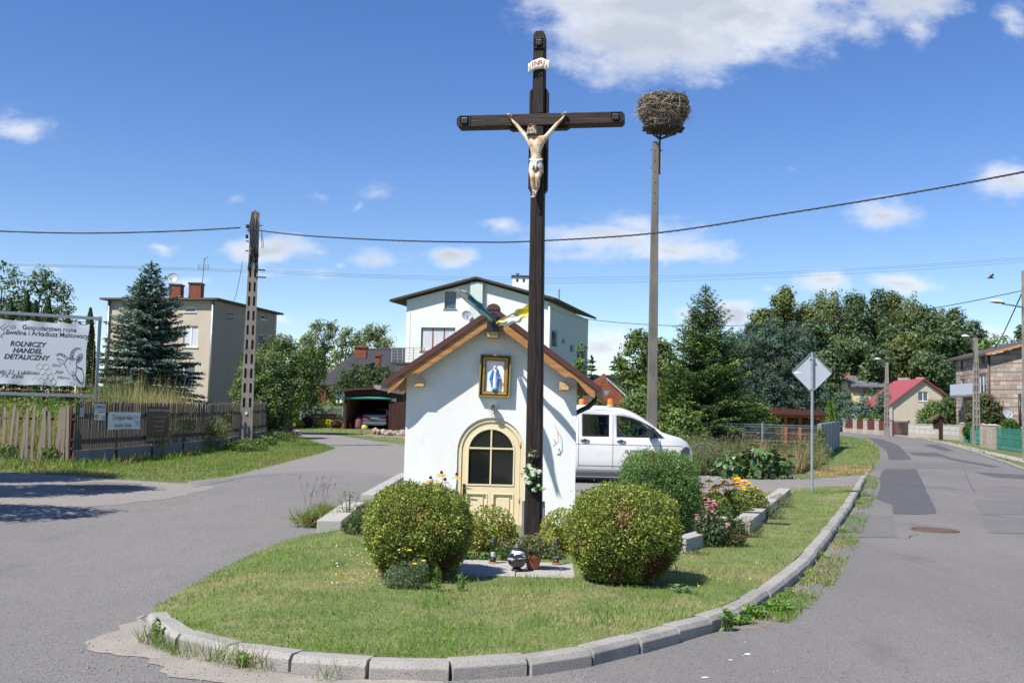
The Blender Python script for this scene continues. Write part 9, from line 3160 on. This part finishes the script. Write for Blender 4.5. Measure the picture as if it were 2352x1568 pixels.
for i,(a,top,w,d,k)in enumerate(wood_):
 d+=22
 top-=4+9*math.sin(i*2.4)
 w*=0.9 if top<735 else 1.15
 nm,pal_,desc=names[k]
 hh=zpx(a,top,d)
 wm=w*d/2300
 rk_=rank[i]
 low=top>735
 lab='%s %s tree in the tall wood, %s from its %s end'%(desc,'low' if low else 'tall',ordw[min(rk_,len(wood_)-1-rk_)],'left' if rk_<len(wood_)/2 else 'right')
 rr_=random.Random(i)
 lobes=[(0,0,hh*0.92,wm*0.42,wm*0.42,hh*0.09),(rr_.uniform(-0.3,0.3)*wm,0,hh*0.84,wm*0.6,wm*0.5,hh*0.1)]
 for j in range(7):
  f=0.28+0.58*j/6
  lobes.append((rr_.uniform(-0.5,0.5)*wm*(1.1-f*0.6),rr_.uniform(-0.4,0.4)*wm,hh*f,wm*rr_.uniform(0.45,0.75),wm*0.6,hh*rr_.uniform(0.08,0.14)))
 tree(at(a,d),hh,lobes,lab,'trees of the tall wood on the right',nm,pal=pal_,nclump=420 if k!='b' else 300,per=20,crad=1.0,leaf=0.28,trunk=0.24,bark=m_birch if k in 'b' else m_bark,nb=14,droop=0.5 if k=='b' else 0.0,aspect=0.35 if k=='b' else 0.5,seed=100+i,jit=0.28,wind=0.15)
mass=[]
for(x0,x1,d,top0)in((-260,240,170,905),(560,1010,165,890),(1300,1560,150,900),(1500,2500,150,840),(2230,2700,160,890),(-900,-200,150,900)):
 n_=46
 for k in range(n_):
  a=x0+(x1-x0)*k/n_
  hh=zpx(a,top0+rng.normal(0,9),d)
  mass.append((gx(a,d),d+rng.normal(0,4),H(d)+hh*0.45,(x1-x0)/n_*d/2300*1.4,2.5,hh*0.5))
fw=thing('distant_woodland',(0,150,H(150)),0,'distant woodland closing the horizon behind the houses','woodland',kind='stuff')
MM=[(m_[0],m_[1]-150,m_[2]-H(150),m_[3],m_[4],m_[5])for m_ in mass]
o,c=cloud('far_foliage',MM,5200,14,1.3,0.5,P_DARK+P_OLIVE,m_leaf,fw)
o['kind']='stuff'
q=(-11.5,17.2,0)
tree(q,6.4,[(0,0,4.4,1.5,1.4,1.9),(-1.2,-0.4,3.8,1.3,1.2,1.2),(0.9,0.7,4.2,1.0,1.0,1.1)],'roadside tree just beyond the left edge shading the lane',pal=P_DARK,nclump=420,per=30,crad=0.35,leaf=0.09,seed=200)
tree((-14.1,20.3,0),7.0,[(0,0,4.9,1.9,1.7,2.1),(1.2,0.3,4.1,1.4,1.3,1.5)],'second roadside tree beyond the left edge',pal=P_DARK,nclump=420,per=30,crad=0.4,leaf=0.1,seed=201)
tree((-9.7,13.3,0),5.2,[(0,0,3.9,1.25,1.1,1.1),(-1.0,0.6,3.5,1.0,1.0,0.9)],'smallest roadside tree beyond the left edge, nearest the camera',pal=P_DARK,nclump=240,per=28,crad=0.35,leaf=0.09,seed=202)
# ================================================================== GRASSES FARTHER OFF
vz=lambda x,y:H(y)
PALV=[(0.15,0.25,0.045),(0.12,0.21,0.04),(0.19,0.28,0.06),(0.26,0.22,0.1),(0.33,0.27,0.14)]
verge=px((-60,1066),(0,1068),(170,1075),(262,1068),(340,1056),(400,1053),(505,1036),(650,1003),(690,1006),(735,1019),(768,1030),(738,1041),(640,1066),(520,1096),(430,1106),(300,1101),(150,1090),(0,1084),(-60,1084))
sheet('verge_ground',rag(verge,0.4,0.12,seed=70),m_lawn,0.0055)
grass('verge_grass',36000,[(p.x,p.y)for p in verge],vz,0.05,0.13,0.007,(),0.12,'mown grass verge below the picket fence',pal=PALV)
fl_=px((-60,1062),(0,1064),(175,1071),(262,1066),(340,1054),(400,1050),(505,1033),(505,1037),(400,1056),(340,1060),(262,1073),(175,1080),(-60,1076))
grass('fence_foot_weeds',5200,[(p.x,p.y)for p in fl_],vz,0.1,0.35,0.012,(),0.3,'longer weeds along the foot of the fences',pal=PALV,lean=0.5)
for(a,b,w,h)in((575,1036,0.7,0.5),(548,1038,0.6,0.4),(640,1015,0.9,0.5),(605,1022,0.6,0.4)):
 q=G(a,b,0)
 leafy('verge_weed',q,{575:'leafy weeds right of the slotted pole foot',548:'leafy weeds left of the slotted pole foot',640:'weedy clump near the end of the picket fence',605:'low weeds between pole and fence end'}[a],'weeds',[(0,0,h*0.4,w,0.4,h*0.6)],900,0.05,P_BROAD,stems=8)
md=[(-30,29.5),(-12.3,28.2),(-11.7,38),(-12.9,54),(-16,60),(-34,60)]
sheet('meadow_ground',md,m_soil,0.003)
TW=[(0.2,0.24,0.07),(0.14,0.19,0.05),(0.25,0.27,0.1),(0.42,0.35,0.18),(0.36,0.3,0.14)]
grass('meadow_grass',42000,[(-24,29.6),(-12.4,28.3),(-11.9,34),(-12.2,44),(-27,44)],vz,0.7,1.65,0.011,(),0.28,'tall wild grass and weeds behind the picket fence',pal=TW,lean=0.22,zst=1.0,dens=lambda x,y:0.35+0.65*vnoise(x,y,0.8,12))
grass('golden_seed_grass',12000,[(gx(250,34),32.5),(gx(405,34),32.5),(gx(425,42),42),(gx(225,42),42)],vz,1.3,2.3,0.012,(),0.75,'taller golden grass before the spruce',pal=TW,lean=0.28,zst=1.0)
for(a,d,w,h,n_,pal_,lab)in((60,31.5,2.2,1.9,5200,[(0.15,0.25,0.03),(0.11,0.2,0.03),(0.19,0.28,0.05)],'bright green feathery weeds under the billboard'),(170,33.5,1.3,1.8,3000,[(0.13,0.22,0.03),(0.1,0.17,0.03)],'bright green weed thicket left of the picket fence corner'),(225,33,1.1,2.3,2400,[(0.1,0.15,0.04),(0.14,0.2,0.06)],'tall nettles beside the billboard post'),(450,37,1.4,1.5,2600,[(0.12,0.17,0.04),(0.2,0.2,0.08)],'weeds against the inside of the picket fence'),(520,45,1.4,1.7,2200,P_BROAD,'green bushes behind the fence near the slotted pole')):
 leafy('wild_herbs',at(a,d),lab,'weeds',[(0,0,h*0.5,w,0.8,h*0.5),(w*0.5,0,h*0.4,w*0.5,0.6,h*0.45)],n_,0.055,pal_,stems=40,aspect=0.3)
for(a,b,w,h)in((430,975,0.9,0.5),(485,985,0.8,0.5),(520,965,0.5,0.6),(20,1035,0.7,0.5),(120,1042,0.8,0.4)):
 q=on_line(a,b,K0,K1 if a>175 else K3)
 leafy('climbing_weed',(q.x+(0.05 if a>175 else 0),q.y-(0.06 if a<175 else 0),q.z-h/2),{430:'creeper patch on the middle of the picket fence',485:'creeper patch left of the slotted pole',520:'creeper close beside the slotted pole',20:'weeds poking through the crooked slats at the left edge',120:'weeds low in the crooked slats',95:'weed climbing the crooked slats'}[a],'creeper',[(0,0,h/2,0.1 if a>175 else w*0.5,w if a>175 else 0.08,h/2)],260,0.04,P_BROAD,stems=6,shell=0.0)
cl=px((640,984),(700,988),(780,996),(850,1006),(925,1016),(1100,1020),(1100,975),(780,975),(660,975))
sheet('garden_lawn',rag(cl,0.8,0.15,seed=75),m_lawn,0.0095)
grass('garden_grass',9000,[(p.x,p.y)for p in cl],vz,0.06,0.14,0.014,(),0.1,'lawn between the lane and the carport',pal=PALV,zst=1.0)
pv=px((820,996),(925,999),(1000,1003),(1000,1008),(925,1006),(850,1002))
sheet('carport_drive',rag(pv,0.8,0.08,seed=76),mat('pink_paving',(0.28,0.2,0.17),0.9,0.15,3),0.0125)
vr=px((1885,1060),(1892,1050),(1925,1028),(1925,1004),(1960,1006),(1990,1014),(2008,1028),(2014,1048),(2012,1066),(1995,1074),(1950,1072),(1900,1078))
sheet('roadside_lawn',rag(vr,0.5,0.1,seed=77),m_lawn,0.0075)
grass('roadside_grass',16000,[(p.x,p.y)for p in vr],vz,0.05,0.12,0.011,(),0.08,'green grass strip between the panel fence and the road',pal=[(0.12,0.24,0.045),(0.1,0.2,0.04),(0.16,0.28,0.06),(0.26,0.22,0.1),(0.33,0.27,0.14)],zst=0.5)
re_=px((1988,1004),(2012,1018),(2022,1040),(2020,1062),(2008,1076),(1996,1084),(1992,1074),(2004,1058),(2008,1040),(2000,1022),(1980,1008))
grass('road_edge_grass',5000,[(p.x,p.y)for p in re_],vz,0.06,0.2,0.013,(),0.6,'yellowing longer grass along the road edge',pal=[(0.2,0.26,0.05),(0.15,0.22,0.04),(0.26,0.28,0.08),(0.42,0.34,0.14),(0.36,0.28,0.1)],zst=0.5)
dg=px((1850,1088),(1880,1074),(1990,1068),(1998,1076),(1985,1090),(1900,1094))
grass('dry_mown_grass_tufts',5200,[(p.x,p.y)for p in dg],vz,0.03,0.09,0.012,(),0.7,'dry straw coloured grass at the driveway edge',pal=[(0.2,0.2,0.08),(0.3,0.25,0.12),(0.15,0.18,0.06),(0.45,0.34,0.2),(0.4,0.28,0.16)],zst=0.5)
fv=px((2060,1000),(2130,1010),(2200,1025),(2280,1048),(2352,1072),(2352,1064),(2280,1041),(2200,1020),(2130,1007))
grass('far_verge_grass',5000,[(p.x,p.y)for p in fv],vz,0.05,0.16,0.02,(),0.4,'patchy grass verge between far kerb and pavement',pal=PALV,zst=1.0)
ws=[(gx(1580,29.5),29.8),(gx(1700,31),31.2),(gx(1840,32),32.2),(gx(1880,36),36),(gx(1880,42.5),42.3),(gx(1520,43.5),43.3),(gx(1560,33),33)]
WS=[(0.14,0.17,0.06),(0.1,0.14,0.045),(0.18,0.2,0.08),(0.3,0.2,0.13),(0.36,0.27,0.15)]
sheet('wild_strip_ground',ws,m_soil,0.0085)
grass('wild_strip_grass',42000,ws,vz,0.3,0.8,0.012,(),0.3,'brown and green wild plants between gravel yard and mesh fence',pal=WS,lean=0.3,zst=0.5)
for(a,d,w,h,n_,pal_,lab)in((1625,30.5,0.6,1.1,1800,[(0.09,0.13,0.06),(0.12,0.16,0.08)],'grey green bush touching the front of the van'),(1600,33,1.0,1.3,2000,[(0.12,0.15,0.07),(0.17,0.18,0.09)],'tall weeds behind the van bonnet'),(1860,34,0.8,1.3,1600,[(0.12,0.17,0.05),(0.2,0.19,0.08)],'tall weeds left of the thuja sapling'),(1700,38,1.2,1.2,1500,[(0.22,0.15,0.1),(0.17,0.16,0.07)],'reddish seeding weeds behind the broad leaved plants'),(1790,39,1.2,1.2,1500,[(0.3,0.26,0.06),(0.17,0.18,0.07)],'yellowish flowering weeds before the mesh fence')):
 leafy('wild_bush',at(a,d),lab,'weeds',[(0,0,h*0.45,w,0.7,h*0.55)],n_,0.04,pal_,stems=40,aspect=0.3)
lm=[]
for q in range(3):
 m=MB()
 L_,W_l=0.24,0.07+0.012*q
 rows=[(0,0.01),(0.15,0.5),(0.4,1.0),(0.7,0.85),(0.92,0.35),(1.0,0.02)]
 for i,(t,w_)in enumerate(rows):
  bendz=-0.12*t*t*(1+0.3*q)
  for s in(-1,0,1):
   m.v.append((L_*t,s*W_l*w_,bendz+(0.035 if s else 0.0)*(1 if(i+q)%2 else 0.6)))
 for i in range(5):
  for k in range(2):
   a_=i*3+k
   m.f.append((a_,a_+3,a_+4,a_+1))
   m.mi.append(0)
 me=m.mesh('leaf')
 me.polygons.foreach_set('use_smooth',[True]*len(me.polygons))
 me.materials.append(mat('broad_leaf_%d'%q,[(0.07,0.14,0.035),(0.09,0.17,0.04),(0.055,0.11,0.03)][q],0.45,0.15,6,spec=0.6))
 lm.append(me)
for i,(a,d,h,n_)in enumerate(((1670,29.0,0.75,62),(1700,29.5,0.85,70),(1735,29.2,0.95,80),(1768,29.6,0.9,80),(1797,29.8,0.7,60),(1655,30.2,0.6,40),(1750,30.6,0.95,56))):
 p=at(a,d)
 t=thing('broad_leaved_plant',p,0,['second broad leaved plant from the left','broad leaved plant in the left middle of its row','tallest broad leaved plant in the middle of the row','broad leaved plant right of the tallest one','rightmost broad leaved plant of the row','small leftmost broad leaved plant','broad leaved plant behind the tallest one'][i]+' beside the gravel yard','plant','broad leaved plants beside the gravel yard')
 for k in range(n_):
  an=rng.uniform(0,6.283)
  rr_=rng.uniform(0.02,0.3)
  z=h*rng.uniform(0.15,0.95)
  o=bpy.data.objects.new('leaf',lm[k%3])
  COL.objects.link(o)
  o.parent=t
  o.location=(rr_*math.cos(an),rr_*math.sin(an),z)
  o.rotation_euler=(rng.normal(0,0.45),rng.normal(0.0,0.65),an)
  s=rng.uniform(0.5,1.05)
  o.scale=(s,s,s)
 MB().tube([(0,0,0),(0,0,h*0.6)],[0.03,0.015],6).build('stem',m_st,t)
o=link_mesh('white_blossoms',leaf_mesh('white_blossoms',np.array([tuple(G(rng.normal(1655,18),rng.normal(1096,3),0.05))for _ in range(30)]+[tuple(G(rng.uniform(1790,1850),rng.normal(1096,3),0.03))for _ in range(25)]),unit(rng.normal(0,0.3,(55,3))+np.array([0,-0.5,1])),rdir(55),0.018,0.014,palette(55,[(0.7,0.7,0.66)])),m_petal)
tag(o,'tiny white blossoms scattered at the gravel edge','flowers',kind='stuff')
rw=random.Random(12)
for k,(a,b,sc_)in enumerate(((1779,1388,1.3),(1806,1372,0.7),(1862,1318,1.2),(1893,1283,0.8),(1933,1222,1.4),(1975,1157,1.1))):
 q=G(a,b,0.012)
 lb_=[(rw.uniform(-0.08,0.08),0.16*j*sc_+rw.uniform(-0.05,0.05),0.02,rw.uniform(0.06,0.13)*sc_,rw.uniform(0.08,0.18)*sc_,rw.uniform(0.025,0.06))for j in range(4)]
 leafy('gutter_weed',q,'%s low weed patch along the right kerb counted from the bend'%('first','second','third','fourth','fifth','sixth')[k],'weed',lb_,int(420*sc_),0.022,[(0.14,0.25,0.05),(0.11,0.2,0.04),(0.18,0.27,0.07),(0.24,0.2,0.08)],'low weed patches along the right kerb',aspect=0.3,stems=8,up=0.9)
